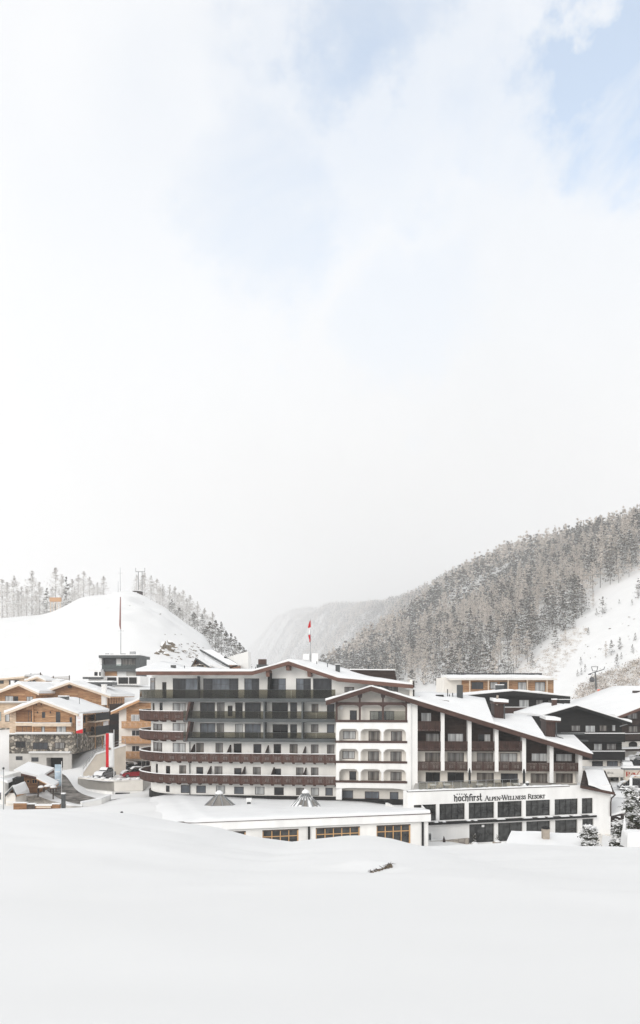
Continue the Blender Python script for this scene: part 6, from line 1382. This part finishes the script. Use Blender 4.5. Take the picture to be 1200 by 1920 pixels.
m = MB(); m.slab([(*hu(26, 1446.5, -.8)[:1], -.8, hu(26, 1446.5, -.8)[1]), (hu(77, 1458, -.8)[0], -.8, hu(77, 1458, -.8)[1]), (hu(77, 1458, -.8)[0], 5, hu(77, 1458, -.8)[1] + .5), (hu(26, 1446.5, -.8)[0], 5, hu(26, 1446.5, -.8)[1] + .5)], .3); m.build('roof_deck', M['fascia'], hr_)
quad_snow(hr_, [(hu(26, 1444, -.8)[0], -.85, hu(26, 1443, -.8)[1]), (hu(77, 1456, -.8)[0], -.85, hu(77, 1455, -.8)[1]), (hu(77, 1456, -.8)[0], 5, hu(77, 1454, -.8)[1] + .6), (hu(26, 1444, -.8)[0], 5, hu(26, 1442, -.8)[1] + .6)], .3)
wins(hr_, hu, 0, [(36, 42, 1463, 1468, 1, 'glass_dark'), (50, 56, 1462, 1468, 1, 'glass_dark'), (60, 70, 1461, 1469, 2, 'glass_mid')], fm='larch_board')
hl = Fr(10, 108, 0); hl_ = hl.root('gabled_cottage', 'white cottage with snowy roof and small gabled bay at the left edge', 'house')
fbox(hl_, hl, -40, 8, 1455, 1535, 0, 6, 'plaster', 'wall'); quad_snow(hl_, [(hl(-45, 0, -1)[0], -1, hl(0, 1440, -1)[1]), (hl(14, 0, -1)[0], -1, hl(0, 1464, -1)[1]), (hl(36, 0, 5)[0], 5, hl(0, 1456, 5)[1]), (hl(-40, 0, 5)[0], 5, hl(0, 1434, 5)[1])], .35)
z_ = gable_roof(hl_, hl, ((10, 1489), (24, 1474), (31, 1490)), -1.4, 3, fm='metal_dark', seed=51, lip=.2); fbox(hl_, hl, 11, 29, 1487, 1535, -1.1, 4, 'cream', 'bay'); fbox(hl_, hl, 12, 28, 1504, 1507, -1.4, .3, 'cream', 'sill', .08)
wins(hl_, hl, 0, [(-4, 3, 1485, 1500, 1, 'glass_mid')], fm='white_paint'); wins(hl_, hl, -1.1, [(16, 22, 1513, 1525, 1, 'glass_mid')], fm='frame_dark')
fbox(hl_, hl, 12, 30, 1460, 1487, 1.5, 3, 'base_dark', 'recess_wall')
lp_ = empty('lamp_post', P(6.5, 1525, 100), 0, 'thin grey lamp post in front of the white cottage', 'lamp post'); MB().tube([(0, 0, -1), (0, 0, 6.0)], [.07, .05], 8).build('post', M['metal_grey'], lp_); MB().tube([(0, 0, 5.9), (0, 0, 6.1), (0, 0, 6.2)], [.14, .16, .05], 8).build('lamp_head', M['metal_dark'], lp_)
tf = Fr(70, 103, 0); tf_ = tf.root('timber_wall', 'dark timber retaining wall with snow along the lower village path', 'wall')
for i, (a, b, y0, y1, mt) in enumerate(((25, 50, 1506, 1522, 'dark_larch'), (50, 66, 1508, 1522, 'bark'), (66, 97, 1511, 1522, 'dark_larch'), (97, 112, 1508, 1522, 'dark_larch'))): fbox(tf_, tf, a, b - .3, y0, y1, .1 * (i % 2), .5, mt, 'board_panel', .12 if i != 2 else .2)
fbox(tf_, tf, 68, 95, 1512.5, 1515, -.2, .15, 'pale_board', 'beam')
bp_ = empty('dark_pillar', P(119, 1525, 100), 0, 'dark slim pillar capped with snow at the lower path', 'pillar'); MB().box(-.22, .22, -.22, .22, -.8, 2.6).build('shaft', M['metal_dark'], bp_); MB().box(-.26, .26, -.26, .26, 2.601, 2.75).build('cap', M['snow'], bp_)
wl2 = empty('garden_wall', (0, 0, 0), 0, 'low white garden wall with dark snowy coping below the road', 'wall')
a, b, c = P(154, 1506, 103), P(190, 1499, 105), P(208, 1492, 108); wall_strip(a, b, 1.6, .5, 'plaster', wl2, 'wall', .2); wall_strip(b, c, 1.6, .5, 'plaster', wl2, 'wall', .2)
a, b = P(124, 1510, 102), P(154, 1512, 102); wall_strip(a, b, 1.0, .4, 'concrete', wl2, 'wall', .15)
for i, (px, py, d, lb) in enumerate(((77, 1484, 112, 'snow-buried garden table nearest the timber hut'), (89, 1482, 112, 'snow-buried garden table in the middle of the little court'), (100, 1484, 112, 'snow-buried garden table nearest the road'))):
    o = empty('garden_table', P(px, py, d) + Vector((0, 0, -.1)), R(15 * i), lb, 'table', 'snow-buried garden tables'); MB().box(-.5, .5, -.35, .35, .62, .68).build('top', M['dark_larch'], o); MB().tube([(0, 0, .68), (0, 0, .9), (0, 0, 1.0)], [.5, .4, .1], 9).build('snow_cap', M['snow'], o, smooth=True)
    for sx in (-.4, .4): MB().box(sx - .05, sx + .05, -.3, .3, 0, .62).build('leg', M['bark'], o)
sp_ = Fr(90, 113.5, 0); sp2 = sp_.root('wood_shelter', 'open timber shelter with sloping snowy roof by the road', 'shelter')
m = MB(); q = [sp_(72, 1459, 0), sp_(104, 1475, 0)]; m.slab([(q[0][0], -.8, q[0][1]), (q[1][0], -.8, q[1][1]), (q[1][0], 1.5, q[1][1] + .3), (q[0][0], 1.5, q[0][1] + .3)], .15); m.build('roof_deck', M['larch_board'], sp2)
quad_snow(sp2, [(q[0][0], -.85, q[0][1] + .3), (q[1][0], -.85, q[1][1] + .3), (q[1][0], 1.5, q[1][1] + .6), (q[0][0], 1.5, q[0][1] + .6)], .28)
for px, y in ((74, 1462), (102, 1476)): u, zz = sp_(px, y); MB().box(u - .08, u + .08, -.6, -.44, zz - 2.5, zz - .1).build('post', M['bark'], sp2)
# ------------------------------------------------------------------ right village
D1 = Fr(935, 172, 0); r1 = D1.root('timber_hotel_block', 'long low timber-clad block with flat snowy roof and solar strip below the forest', 'building')
fbox(r1, D1, 866, 1038, 1275, 1305, 0, 12, 'larch_wood', 'wall'); fbox(r1, D1, 833, 866, 1270, 1305, .3, 12, 'cream', 'wall'); fbox(r1, D1, 842, 1045, 1272.5, 1275, -2, 14, 'cream', 'roof_slab')
snow_loft('snow', r1, np.linspace(D1(840, 0, -2)[0], D1(1032, 0, -2)[0], 40), lambda u: D1(900, 1272.4, -2)[1], lambda u: D1(900, 1265, 8)[1], -2.05, 8, lip=.6, seed=61)
for i in range(14): fbox(r1, D1, 838 + i * 12.8, 850 + i * 12.8, 1262, 1265.5, 9, .3, 'solar', 'solar_panel')
for px in (881, 916, 953, 989, 1026): fbox(r1, D1, px - 1, px + 1, 1275, 1300, -1.6, .35, 'pale_board', 'post')
wins(r1, D1, 0, [(884, 906, 1279, 1292, 2, 'glass_mid'), (919, 933, 1279, 1292, 1, 'curtain_light'), (937, 951, 1279, 1292, 1, 'glass_mid'), (971, 987, 1279, 1294, 2, 'curtain_light'), (1003, 1022, 1279, 1296, 2, 'curtain_light')], fm='frame_dark')
D2 = Fr(965, 148, 0); r2 = D2.root('black_wide_chalet', 'wide black timber chalet with low snowy gable and brown balcony behind the hotel roofs', 'chalet')
z_ = gable_roof(r2, D2, ((866, 1304.5), (963, 1295.5), (1069, 1306)), -1.6, 12, fh=.8, fm='black_wood', dm='black_wood', seed=62, lip=.35)
gable_body(r2, D2, 884, 1058, 1345, z_, 11, 'black_wood'); wins(r2, D2, 0, [(973, 992, 1312, 1327, 2, 'curtain_light'), (1005, 1018, 1312, 1324, 1, 'curtain'), (1027, 1042, 1312, 1322, 1, 'curtain')], fm='frame_dark')
fbox(r2, D2, 925, 1004, 1326.5, 1338, -1.5, 1.4, 'balc_dark', 'balcony', .12)
fbox(r2, D2, 930, 945, 1284.5, 1294, 5, .8, 'metal_dark', 'chimney', .15)
for a, b in ((1049, 1060), (1060.5, 1069)): fbox(r2, D2, a, b, 1312, 1319, -4, 1.2, 'base_dark', 'roof_duct', .12)
D3 = Fr(1095, 126, 0); r3 = D3.root('black_chalet', 'black timber chalet with white ground floor and snow-rimmed balconies right of the hotel', 'chalet')
z_ = gable_roof(r3, D3, ((1013, 1343), (1081, 1323), (1184, 1355)), -1.8, 15, fh=.45, fm='black_wood', dm='black_wood', seed=63, lip=.35)
gable_body(r3, D3, 1034, 1166, 1425, z_, 14, 'black_wood'); fbox(r3, D3, 1080, 1166, 1425, 1475, -.05, 14, 'cream', 'ground_floor')
wins(r3, D3, 0, [(1071, 1088, 1360, 1371, 2, 'curtain'), (1097, 1116, 1360, 1373, 2, 'curtain_light'), (1124, 1138, 1360, 1371, 2, 'curtain_warm'), (1147, 1154, 1359, 1371, 1, 'curtain_light'), (1113, 1129, 1394, 1407, 2, 'curtain_light'), (1137, 1155, 1394, 1406, 2, 'curtain')], fm='frame_dark')
wins(r3, D3, -.05, [(1110, 1130, 1427, 1440, 2, 'glass_mid'), (1138, 1158, 1427, 1442, 2, 'glass_sky_tint')], fm='frame_dark')
fbox(r3, D3, 1052, 1172, 1375.5, 1391, -1.5, .12, 'black_wood', 'balcony', .14); fbox(r3, D3, 1052, 1172, 1389, 1391.5, -1.37, 1.35, 'black_wood', 'balcony_floor'); fbox(r3, D3, 1106, 1172, 1409, 1424, -1.5, .12, 'black_wood', 'balcony', .12); fbox(r3, D3, 1106, 1172, 1422, 1425, -1.37, 1.3, 'black_wood', 'balcony_floor')
fbox(r3, D3, 1036.5, 1044.5, 1312, 1329, 5, .8, 'fascia_dark', 'chimney', .2)
MB().tube([(D3(1178, 1357, -1.5)[0], -1.5, D3(1178, 1357, -1.5)[1]), (D3(1162, 1362, -1)[0], -1.0, D3(1162, 1362, -1)[1])], .09, 6).build('gutter', M['metal_grey'], r3)
fbox(r3, D3, 1100, 1174, 1442, 1457, -3.2, 3.1, 'cream', 'entrance_bay', .18); fbox(r3, D3, 1146, 1163, 1458, 1480, -.4, .3, 'base_dark', 'doorway'); fbox(r3, D3, 1150, 1158, 1459, 1480, -.5, .08, 'curtain', 'door'); fbox(r3, D3, 1161, 1163, 1457, 1482, -3, .25, 'cream', 'pillar')
# small lettering on the bay
m = MB(); u0, zz = D3(1136, 1451, -3.2); kx = 18 / F * 122
def mini(strokes, ox, w, h, T0, m, th):
    for pts in strokes:
        for a, b in zip(pts[:-1], pts[1:]): m.bar((T0[0] + ox + a[0] * w, T0[2], T0[1] + a[1] * h), (T0[0] + ox + b[0] * w, T0[2], T0[1] + b[1] * h), th, .02)
GL = {'U': [[(0, 1), (0, .2), (.5, 0), (1, .2), (1, 1)]], 'R': [[(0, 0), (0, 1), (.8, .9), (.8, .55), (0, .5), (.9, 0)]], 'G': [[(1, .85), (.4, 1), (0, .5), (.4, 0), (1, .15), (1, .45), (.6, .45)]], 'L': [[(0, 1), (0, 0), (.9, 0)]],
      'e': [[(.05, .4), (.9, .45), (.75, .75), (.35, .75), (.05, .4), (.3, .05), (.9, .1)]], 'V': [[(0, .8), (.3, 0), (1.5, 1.25)]]}
for i, ch in enumerate('URGL'): mini(GL[ch], i * .38, .28, .34, (u0, zz, -3.23), m, .045)
m.build('lettering', M['ink_grey'], r3)
D4 = Fr(1160, 142, 16); r4 = D4.root('brown_chalet', 'large brown chalet with broad snow roof and arched doorway at the right edge', 'chalet')
z_ = gable_roof(r4, D4, ((1154, 1345), (1300, 1288), (1420, 1340)), -1.6, 22, fh=.5, fm='fascia', dm='dark_wood', seed=64, lip=.45)
gable_body(r4, D4, 1165, 1400, 1388, z_, 20, 'dark_wood'); fbox(r4, D4, 1165, 1400, 1388, 1440, -.05, 20, 'cream', 'ground_floor')
wins(r4, D4, 0, [(1176, 1195, 1337, 1348, 2, 'curtain'), (1178, 1196, 1361, 1373, 2, 'curtain_warm')], fm='frame_dark'); fbox(r4, D4, 1166, 1300, 1350, 1358, -1.2, 1.15, 'dark_wood', 'balcony'); fbox(r4, D4, 1166, 1300, 1375, 1386, -1.2, 1.15, 'dark_wood', 'balcony', .06)
u, zb = D4(1187, 1404, -.1); MB().prism([(u - .95, zb), (u + .95, zb)] + [(u + .95 * math.cos(t), zb + .9 + .5 * math.sin(t)) for t in np.linspace(0, math.pi, 9)], -.12, -.06).build('arched_doorway', M['base_dark'], r4)
fbox(r4, D4, 1160, 1300, 1403, 1407, -2.5, 2.4, 'dark_wood', 'ledge', .2); fbox(r4, D4, 1193, 1202, 1295, 1318, 8, 1.2, 'frame_dark', 'chimney', .15)
wr_ = MB().tube([(0, -.1, -.25), (0, -.1, -.15), (0, -.1, .15), (0, -.1, .25)], [.1, .3, .3, .1], 10).build('snow_ball_shrub', M['snow'], None, smooth=True, loc=D4.world(u - .1, -2.2, D4(1187, 1399, -2.2)[1])); tag(wr_, 'round snow-topped shrub before the arched doorway', 'shrub')
# car park wall with red lettering and the cars about it
sw = Fr(1172, 119, 0); sw_ = sw.root('signed_wall', 'beige wall with dark red lettering below the snowy car park', 'wall')
fbox(sw_, sw, 1172, 1320, 1444, 1475, 0, .6, 'render_beige', 'wall', .22); fbox(sw_, sw, 1168, 1320, 1440.5, 1443, -.25, .85, 'metal_dark', 'coping', .3)
m = MB(); u0, zz = sw(1175, 1456, -.05); mini(GL['R'], 0, .55, .75, (u0, zz, -.05), m, .17); mini(GL['e'], .72, .5, .8, (u0, zz, -.05), m, .15); mini(GL['V'], 1.25, .55, .75, (u0, zz, -.05), m, .16); m.build('lettering', M['sign_red'], sw_)
g_ = 'snowed-in cars right of the black chalet'
def gcar(px, py, d, rz, paint, lb, **kw): p = P(px, py, d); car(p.x, p.y, p.z, R(rz), paint, lb, group=g_, **kw)
MB_ = MB().plan([(P(1160, 0, 126).x, 121), (P(1340, 0, 121).x, 121), (P(1340, 0, 150).x, 150), (P(1160, 0, 140).x, 140)], 5, P(1180, 1441, 128).z); o = MB_.build('car_park', M['snow'], None); tag(o, kind='structure')
gcar(1172, 1441, 126, -100, 'car_white', 'white snowed-in car front-on beside the black chalet', snow=.35); gcar(1190, 1440, 127, 178, 'car_black', 'dark car under thick snow above the red lettering', snow=.4); gcar(1199, 1430, 138, 185, 'car_grey', 'snow-domed car farthest back at the right edge', snow=.45)
gcar(1190, 1482, 112, 172, 'car_black', 'dark van half under snow below the red lettering', Hh=1.8, snow=.45, L_=4.7)
# porch and snow-hooded roofs beside the pavilion
D5 = Fr(1150, 97, 0); r5 = D5.root('brown_porch', 'dark brown timber porch with snowy lean-to roof beside the pavilion end', 'porch')
q = [D5(1131, 1534, -1), D5(1185, 1520, -1)]; MB().prism([q[0], q[1], (q[1][0], q[1][1] - .3), (q[0][0], q[0][1] - .3)], -1, 3).build('roof_deck', M['frame_dark'], r5)
m = MB(); m.slab([(q[0][0], -1.05, q[0][1] + .28), (q[1][0], -1.05, q[1][1] + .3), (q[1][0], 3, q[1][1] + .9), (q[0][0], 3, q[0][1] + .8)], .27); m.build('snow', M['snow'], r5)
fbox(r5, D5, 1143, 1200, 1530, 1580, 0, 2.5, 'dark_wood', 'wall'); wins(r5, D5, 0, [(1150, 1156, 1538, 1551, 1, 'glass_mid')], fm='frame_dark')
for k, (px0, px1, y0, y1, d, lb) in enumerate(((1146, 1188, 1484, 1499, 110, 'upper snow-hooded flat shed right of the pavilion'), (1148, 1180, 1504, 1520, 105, 'lower snow-hooded flat shed right of the pavilion'))):
    fr = Fr(px0, d, 0); o = fr.root('flat_shed', lb, 'shed'); a, zt = fr(px0, y0); b, zb = fr(px1, y1)
    MB().box(a + .2, b + 2, .3, 4, zb - 3, zb - .25).build('wall', M['base_dark'], o); MB().box(a, b + 2.2, 0, 4.2, zb - .25, zb - .1).build('roof_deck', M['frame_dark'], o)
    m = MB(); m.grid([[(a - .05 + (b - a + 2.4) * i / 12, [-.1, -.15, .1, .9, 4.3, 4.4][j], zb - .098 + (zt - zb) * [0, .35, .7, 1, 1.15, 0][j] * (math.sin(math.pi * (.12 + .76 * i / 12)) ** .4)) for i in range(13)] for j in range(6)]); m.build('snow', M['snow'], o, smooth=True)
# ------------------------------------------------------------------ lift pylon, masts and the hill
gp3 = hit(1118, 1294) or (130, 350, 22)
py_ = empty('lift_pylon', gp3, 0, 'grey lift pylon with cross arms carrying the gondola cable', 'pylon'); k = gp3[1] / F
MB().tube([(0, 0, -2), (-2 * k, 0, 34 * k)], [.55, .35], 8).build('mast', M['metal_dark'], py_); MB().bar((-14 * k, 0, 29 * k), (14 * k, 0, 38 * k), .4).build('cross_arm', M['metal_dark'], py_)
m = MB()
for a, b in (((-7, 35), (-9, 43)), ((-9, 43), (3, 43)), ((3, 43), (1, 35)), ((-7, 35), (1, 35)), ((14, 38), (16, 43))): m.bar((a[0] * k, 0, a[1] * k), (b[0] * k, 0, b[1] * k), .28)
m.build('head_frame', M['metal_dark'], py_); MB().box(-15 * k, -10 * k, -.3, .3, 27.5 * k, 29.5 * k).build('sheave', M['metal_dark'], py_)
gn = empty('gondola', P(1110, 1279, gp3[1] - 2), 0, 'dark gondola cabin hanging beside the lift pylon', 'gondola')
MB().tube([(0, 0, 0), (0, 0, .5), (0, 0, 2.0), (0, 0, 2.6)], [.9, 1.25, 1.2, .6], 10).build('cabin', M['car_black'], gn); MB().tube([(0, 0, 1.0), (0, 0, 2.0)], [1.27, 1.23], 10).build('window_band', M['glass_mid'], gn); MB().bar((0, 0, 2.5), (0, 0, 4.2), .14).build('hanger', M['metal_dark'], gn)
op_ = hit(1123, 1301); o = empty('orange_pad', op_, 0, 'orange safety mat wrapped at the foot of the lift pylon', 'mat'); MB().tube([(0, 0, -.5), (0, 0, 2.2)], [.95, .9], 8).build('pad', M['orange'], o); MB().tube([(0, 0, 2.201), (0, 0, 2.4)], [.92, .5], 8).build('snow_cap', M['snow'], o)
ma = P(226.5, 1226, 230); z0 = min(ma.z, gz(ma.x, ma.y)); mm_ = empty('flag_mast', (ma.x, ma.y, z0), 0, 'tall mast with furled dark red flag standing before the white hill', 'mast'); hM = P(0, 1119, 230).z - z0
MB().tube([(0, 0, -1), (0, 0, hM)], [.16, .06], 8).build('pole', M['metal_grey'], mm_); MB().bar((-1.0, 0, P(0, 1183, 230).z - z0), (1.0, 0, P(0, 1183, 230).z - z0), .1).build('cross_arm', M['metal_grey'], mm_)
MB().tube([(-.1, -.1, P(0, 1180, 230).z - z0), (-.25, -.1, P(0, 1172, 230).z - z0), (-.1, -.1, hM - .1)], [.1, .24, .12], 8).build('furled_flag', M['furled'] if 'furled' in M else M.setdefault('furled', mat('furled', (.30, .13, .11), .8, .2)), mm_)
def skyline_pole(px, py0, py1, d, arm, lb):
    p = P(px, py0, d); z0 = gz(p.x, p.y); o = empty('signal_mast', (p.x, p.y, z0), 0, lb, 'mast'); h = P(0, py1, d).z - z0
    MB().tube([(0, 0, -1), (0, 0, h)], [.18, .07], 6).build('pole', M['metal_grey'], o)
    if arm: MB().bar((-arm, 0, h * .8), (arm, 0, h * .8), .1).build('cross_arm', M['metal_grey'], o)
skyline_pole(225.5, 1113, 1064, 380, 1.2, 'tallest thin antenna on the top of the white hill'); skyline_pole(221.5, 1114, 1090, 382, 0, 'short thin antenna beside the tall one on the hill top')
p = P(263, 1118, 384); z0 = gz(p.x, p.y); ht = empty('pylon_frame', (p.x, p.y, z0), 0, 'twin-legged lift frame standing among the larches on the hill', 'pylon'); hh = P(0, 1072, 384).z - z0
for sx in (-.95, .95): MB().tube([(sx, 0, -1), (sx, 0, hh)], .14, 6).build('leg', M['metal_dark'], ht)
MB().bar((-2.4, 0, hh), (2.4, 0, hh), .22).build('cross_beam', M['metal_dark'], ht)
for sx in (-2.3, 2.3): MB().tube([(sx, 0, hh), (sx * 1.02, 0, hh + 2.0)], .1, 6).build('horn', M['metal_dark'], ht)
p = P(258, 1119, 372); z0 = gz(p.x, p.y); hc = empty('hill_cabin', (p.x, p.y, z0), R(-12), 'small dark cabin with snowy roof at the crest of the white hill', 'cabin')
MB().box(-2.1, 2.1, -1.2, 1.5, -1.5, 2.0).build('wall', M['dark_wood'], hc); MB().slab([(-2.7, -1.6, 2.6), (2.7, -1.6, 2.0), (2.7, 1.8, 2.1), (-2.7, 1.8, 2.7)], .3).build('roof', M['snow'], hc); MB().box(-1.0, .2, -1.26, -1.21, -.2, 1.3).build('door', M['white_paint'], hc)
p = P(104, 1142, 372); z0 = gz(p.x, p.y); sg = empty('timber_platform', (p.x, p.y, z0), 0, 'orange timber platform on posts at the edge of the left larches', 'platform'); hz_ = P(0, 1128, 372).z - z0
MB().box(-2.8, 2.8, -.6, .6, hz_, hz_ + 2.0).build('board', M['larch_board'], sg)
for sx in (-2.4, -.8, .8, 2.4): MB().box(sx - .12, sx + .12, -.12, .12, -1, hz_).build('post', M['pale_board'], sg)
# trees of the hill crest, counted from the left edge
def crest_tree(px, py_top, kind, i, label, d=None, wid=None):
    d = d or 392 + 9 * ((i * 37) % 5); x = (px - 600) / F * d; z = gz(x, d); Hh = P(0, py_top, d).z - z; Hh = max(Hh, 5)
    return tree_thing('larch_tree' if kind == 'larch' else 'pine_tree', x, d, Hh, wid or Hh * (.37 if kind == 'larch' else .27), kind, 120 if kind == 'larch' else 90, 24, 700 + i, label, 'trees along the hill crest', z=z, mats='rimed' if kind == 'larch' else None)
ORD = ['first', 'second', 'third', 'fourth', 'fifth', 'sixth', 'seventh', 'eighth', 'ninth', 'tenth', 'eleventh', 'twelfth', 'thirteenth', 'fourteenth', 'fifteenth', 'sixteenth', 'seventeenth', 'eighteenth', 'nineteenth', 'twentieth']
LT = [(4, 1084), (13, 1092), (26, 1080), (40, 1100), (60, 1071), (74, 1092), (104, 1065), (116, 1078), (135, 1086), (147, 1078), (157, 1070), (168, 1082), (183, 1092), (194, 1080), (34, 1108), (50, 1102), (68, 1108), (98, 1100), (176, 1096), (140, 1100)]
LT = sorted(LT)
for i, (px, t) in enumerate(LT): crest_tree(px, t, 'larch', i, f'{ORD[i]} frosted larch from the left edge on the hill crest')
crest_tree(88, 1103, 'pine', 20, 'dark snowy spruce standing alone among the left larches', wid=4.0); crest_tree(124, 1082, 'pine', 21, 'snowy spruce right of the orange platform on the crest', wid=4.2)
RT = [(256, 1078), (270, 1074), (283, 1080), (294, 1086), (305, 1096), (318, 1098), (328, 1100), (343, 1105), (356, 1116), (370, 1128), (398, 1148), (263, 1092), (300, 1100), (336, 1112), (350, 1122), (384, 1140)]
RT = sorted(RT)
for i, (px, t) in enumerate(RT): crest_tree(px, t, 'larch', 30 + i, f'{ORD[i]} frosted larch right of the hill top antennas')
PT = [(322, 1124), (336, 1140), (364, 1148), (379, 1151), (393, 1165), (404, 1163), (415, 1165), (424, 1183), (433, 1188), (441, 1193), (449, 1205), (388, 1175), (410, 1180), (457, 1214), (461, 1222)]
for i, (px, t) in enumerate(PT): crest_tree(px, t, 'pine', 50 + i, f'{ORD[i]} dark snowy pine down the right flank of the white hill', d=360 + 5 * (i % 4) if i < 4 else 345 + 6 * (i % 3), wid=3.4 + .7 * ((i * 2) % 3))
# lone trees on the clearing
LONE = [(1041, 1218, 42, 0), (998, 1255, 32, 0), (1130, 1153, 35, 0), (1118, 1155, 15, 0), (1162, 1218, 25, 0), (1146, 1230, 31, 0), (1157, 1251, 27, 0), (1165, 1238, 14, 0), (1136, 1234, 33, 1), (1191, 1203, 16, 0), (1186, 1224, 17, 0), (1197, 1124, 40, 0),
        (1083, 1270, 14, 0), (1090, 1266, 14, 0), (1097, 1260, 15, 0), (1089, 1248, 17, 0), (1185, 1135, 12, 0), (1161, 1133, 10, 0), (1103, 1192, 16, 0), (1060, 1205, 26, 1), (1075, 1180, 24, 0), (1112, 1140, 30, 1)]
for i, (px, py, h, k) in enumerate(LONE):
    h3 = hit(px, py)
    if not h3: continue
    tree_thing('larch_tree' if k else 'pine_tree', h3[0], h3[1], h / F * h3[1], h / F * h3[1] * (.27 if k else .26), 'larch' if k else 'pine', 60, 16, 902 + 3 * i, (f'{ORD[i] if i < 20 else ("twenty-first", "twenty-second")[i - 20]} lone tree counted over the snowy clearing, ' + ('pale larch' if k else 'dark pine' + (', small' if h < 20 else ', tall'))), 'lone trees on the snowy clearing', z=h3[2] - .3)
def scrub(name, poly, n, hmin, hmax, seed, label, dens=44, brown=.4):
    rg = np.random.default_rng(seed); xs_ = [p[0] for p in poly]; ys_ = [p[1] for p in poly]; AV, AM = [], []; c = 0; tries = 0
    while c < n and tries < n * 6:
        tries += 1; px, py = rg.uniform(min(xs_), max(xs_)), rg.uniform(min(ys_), max(ys_))
        if not inside(np.array([px]), np.array([py]), poly)[0]: continue
        h3 = hit(px, py, 200, 1200)
        if not h3: continue
        hh = rg.uniform(hmin, hmax); m_ = dens; a = rg.normal(size=(m_, 3)) * np.array([.5, .5, .33]) * hh; a[:, 2] = np.abs(a[:, 2]) + .1; a += np.array(h3)
        V, T = tri_soup(a, rg.uniform(.3, .75, m_) * hh * .33, rg, .9); AV.append(V); AM.append(np.where(rg.uniform(size=m_) < brown, 2, np.where(rg.uniform(size=m_) < .12, 0, 1))); c += 1
    V = np.concatenate(AV); T = np.arange(len(V)).reshape(-1, 3); tag(link(name, np_mesh(name, V, T, np.concatenate(AM), tree_mats('larch'))), label, 'scrub', kind='stuff')
scrub('frosted_scrub', [(955, 1300), (960, 1265), (990, 1245), (1035, 1205), (1085, 1172), (1105, 1180), (1075, 1230), (1045, 1270), (1000, 1300)], 420, .8, 2.2, 1, 'pale frosted bushes on the slope left of the clearing', brown=.22)
scrub('frosted_scrub', [(1075, 1312), (1090, 1285), (1120, 1268), (1160, 1255), (1205, 1232), (1205, 1300), (1130, 1320)], 380, 1.2, 3.2, 2, 'frosted brownish bushes around the lift pylon', brown=.42)
# rocks
def rock_mesh(seed, n=10):
    rg = np.random.default_rng(seed); bm = bmesh.new(); bmesh.ops.create_icosphere(bm, subdivisions=2, radius=1)
    for v in bm.verts: v.co *= 1 + .34 * rg.normal(); v.co.z *= .6
    me = bpy.data.meshes.new('rock'); bm.to_mesh(me); bm.free(); me.materials.append(M['rock']); me.materials.append(M['snow'])
    for p in me.polygons: p.material_index = 1 if p.normal.z > .62 else 0
    return me
rm = [rock_mesh(k) for k in range(5)]
def outcrop():
    h3 = hit(309, 1217); o = empty('rock_outcrop', h3, 0, 'bare brown rock face breaking through the snow on the hill flank', 'rock'); k = h3[1] / F; rg = random.Random(3)
    for i, (dx, dy, s_) in enumerate(((0, 0, 15), (-10, -7, 8), (9, 8, 10), (12, -6, 8), (-16, -12, 6), (2, -13, 7), (16, 2, 7))):
        q = hit(309 + dx, 1217 - dy) or h3; r_ = link('rock', rm[i % 5], o, (q[0] - h3[0], q[1] - h3[1] + 1.0, q[2] - h3[2]), rg.uniform(0, 6)); r_.scale = (s_ * k, s_ * k * .6, s_ * k * 1.25)
outcrop()
rg_ = random.Random(8)
def stones(pts, lab, grp, kmin, kmax, sc=1):
    for px, py in pts:
        h3 = hit(px, py)
        if not h3: continue
        o = link('rock', rm[rg_.randrange(5)], None, h3, rg_.uniform(0, 6)); s_ = rg_.uniform(kmin, kmax) / F * h3[1]; o.scale = (s_ * rg_.uniform(1, 1.8), s_ * .7, s_ * .8); tag(o, lab, 'rock', grp)
stones([(rg_.gauss(352, 17), rg_.gauss(1220, 13)) for _ in range(64)], 'small dark rock poking through the snow of the hill flank beside the outcrop', 'rocks on the hill flank', 1.0, 2.9)
stones([(243, 1137), (239, 1141), (247, 1142), (301, 1151), (309, 1190), (300, 1153), (268, 1130)], 'tiny dark rock high on the white hill below the crest', 'rocks below the hill crest', 1.0, 1.8)
stones([(rg_.uniform(1090, 1198), rg_.uniform(1110, 1262)) for _ in range(70)], 'small dark rock or stump dotting the snowy clearing', 'rocks on the snowy clearing', .7, 1.8)
# ------------------------------------------------------------------ haze
HAZE = 0.00033
hb = MB().box(-1650, 4200, -80, 8200, -70, 1500)
hm = bpy.data.materials.new('haze'); hm.use_nodes = True; nt = hm.node_tree; nt.nodes.clear()
ho = nt.nodes.new('ShaderNodeOutputMaterial'); pv = nt.nodes.new('ShaderNodeVolumePrincipled')
pv.inputs['Color'].default_value = (0.992, 0.992, 0.992, 1); pv.inputs['Density'].default_value = HAZE; pv.inputs['Anisotropy'].default_value = 0.1
nt.links.new(pv.outputs[0], ho.inputs['Volume'])
tag(hb.build('haze', hm), 'pale winter mist hanging in the valley', 'haze', kind='stuff')
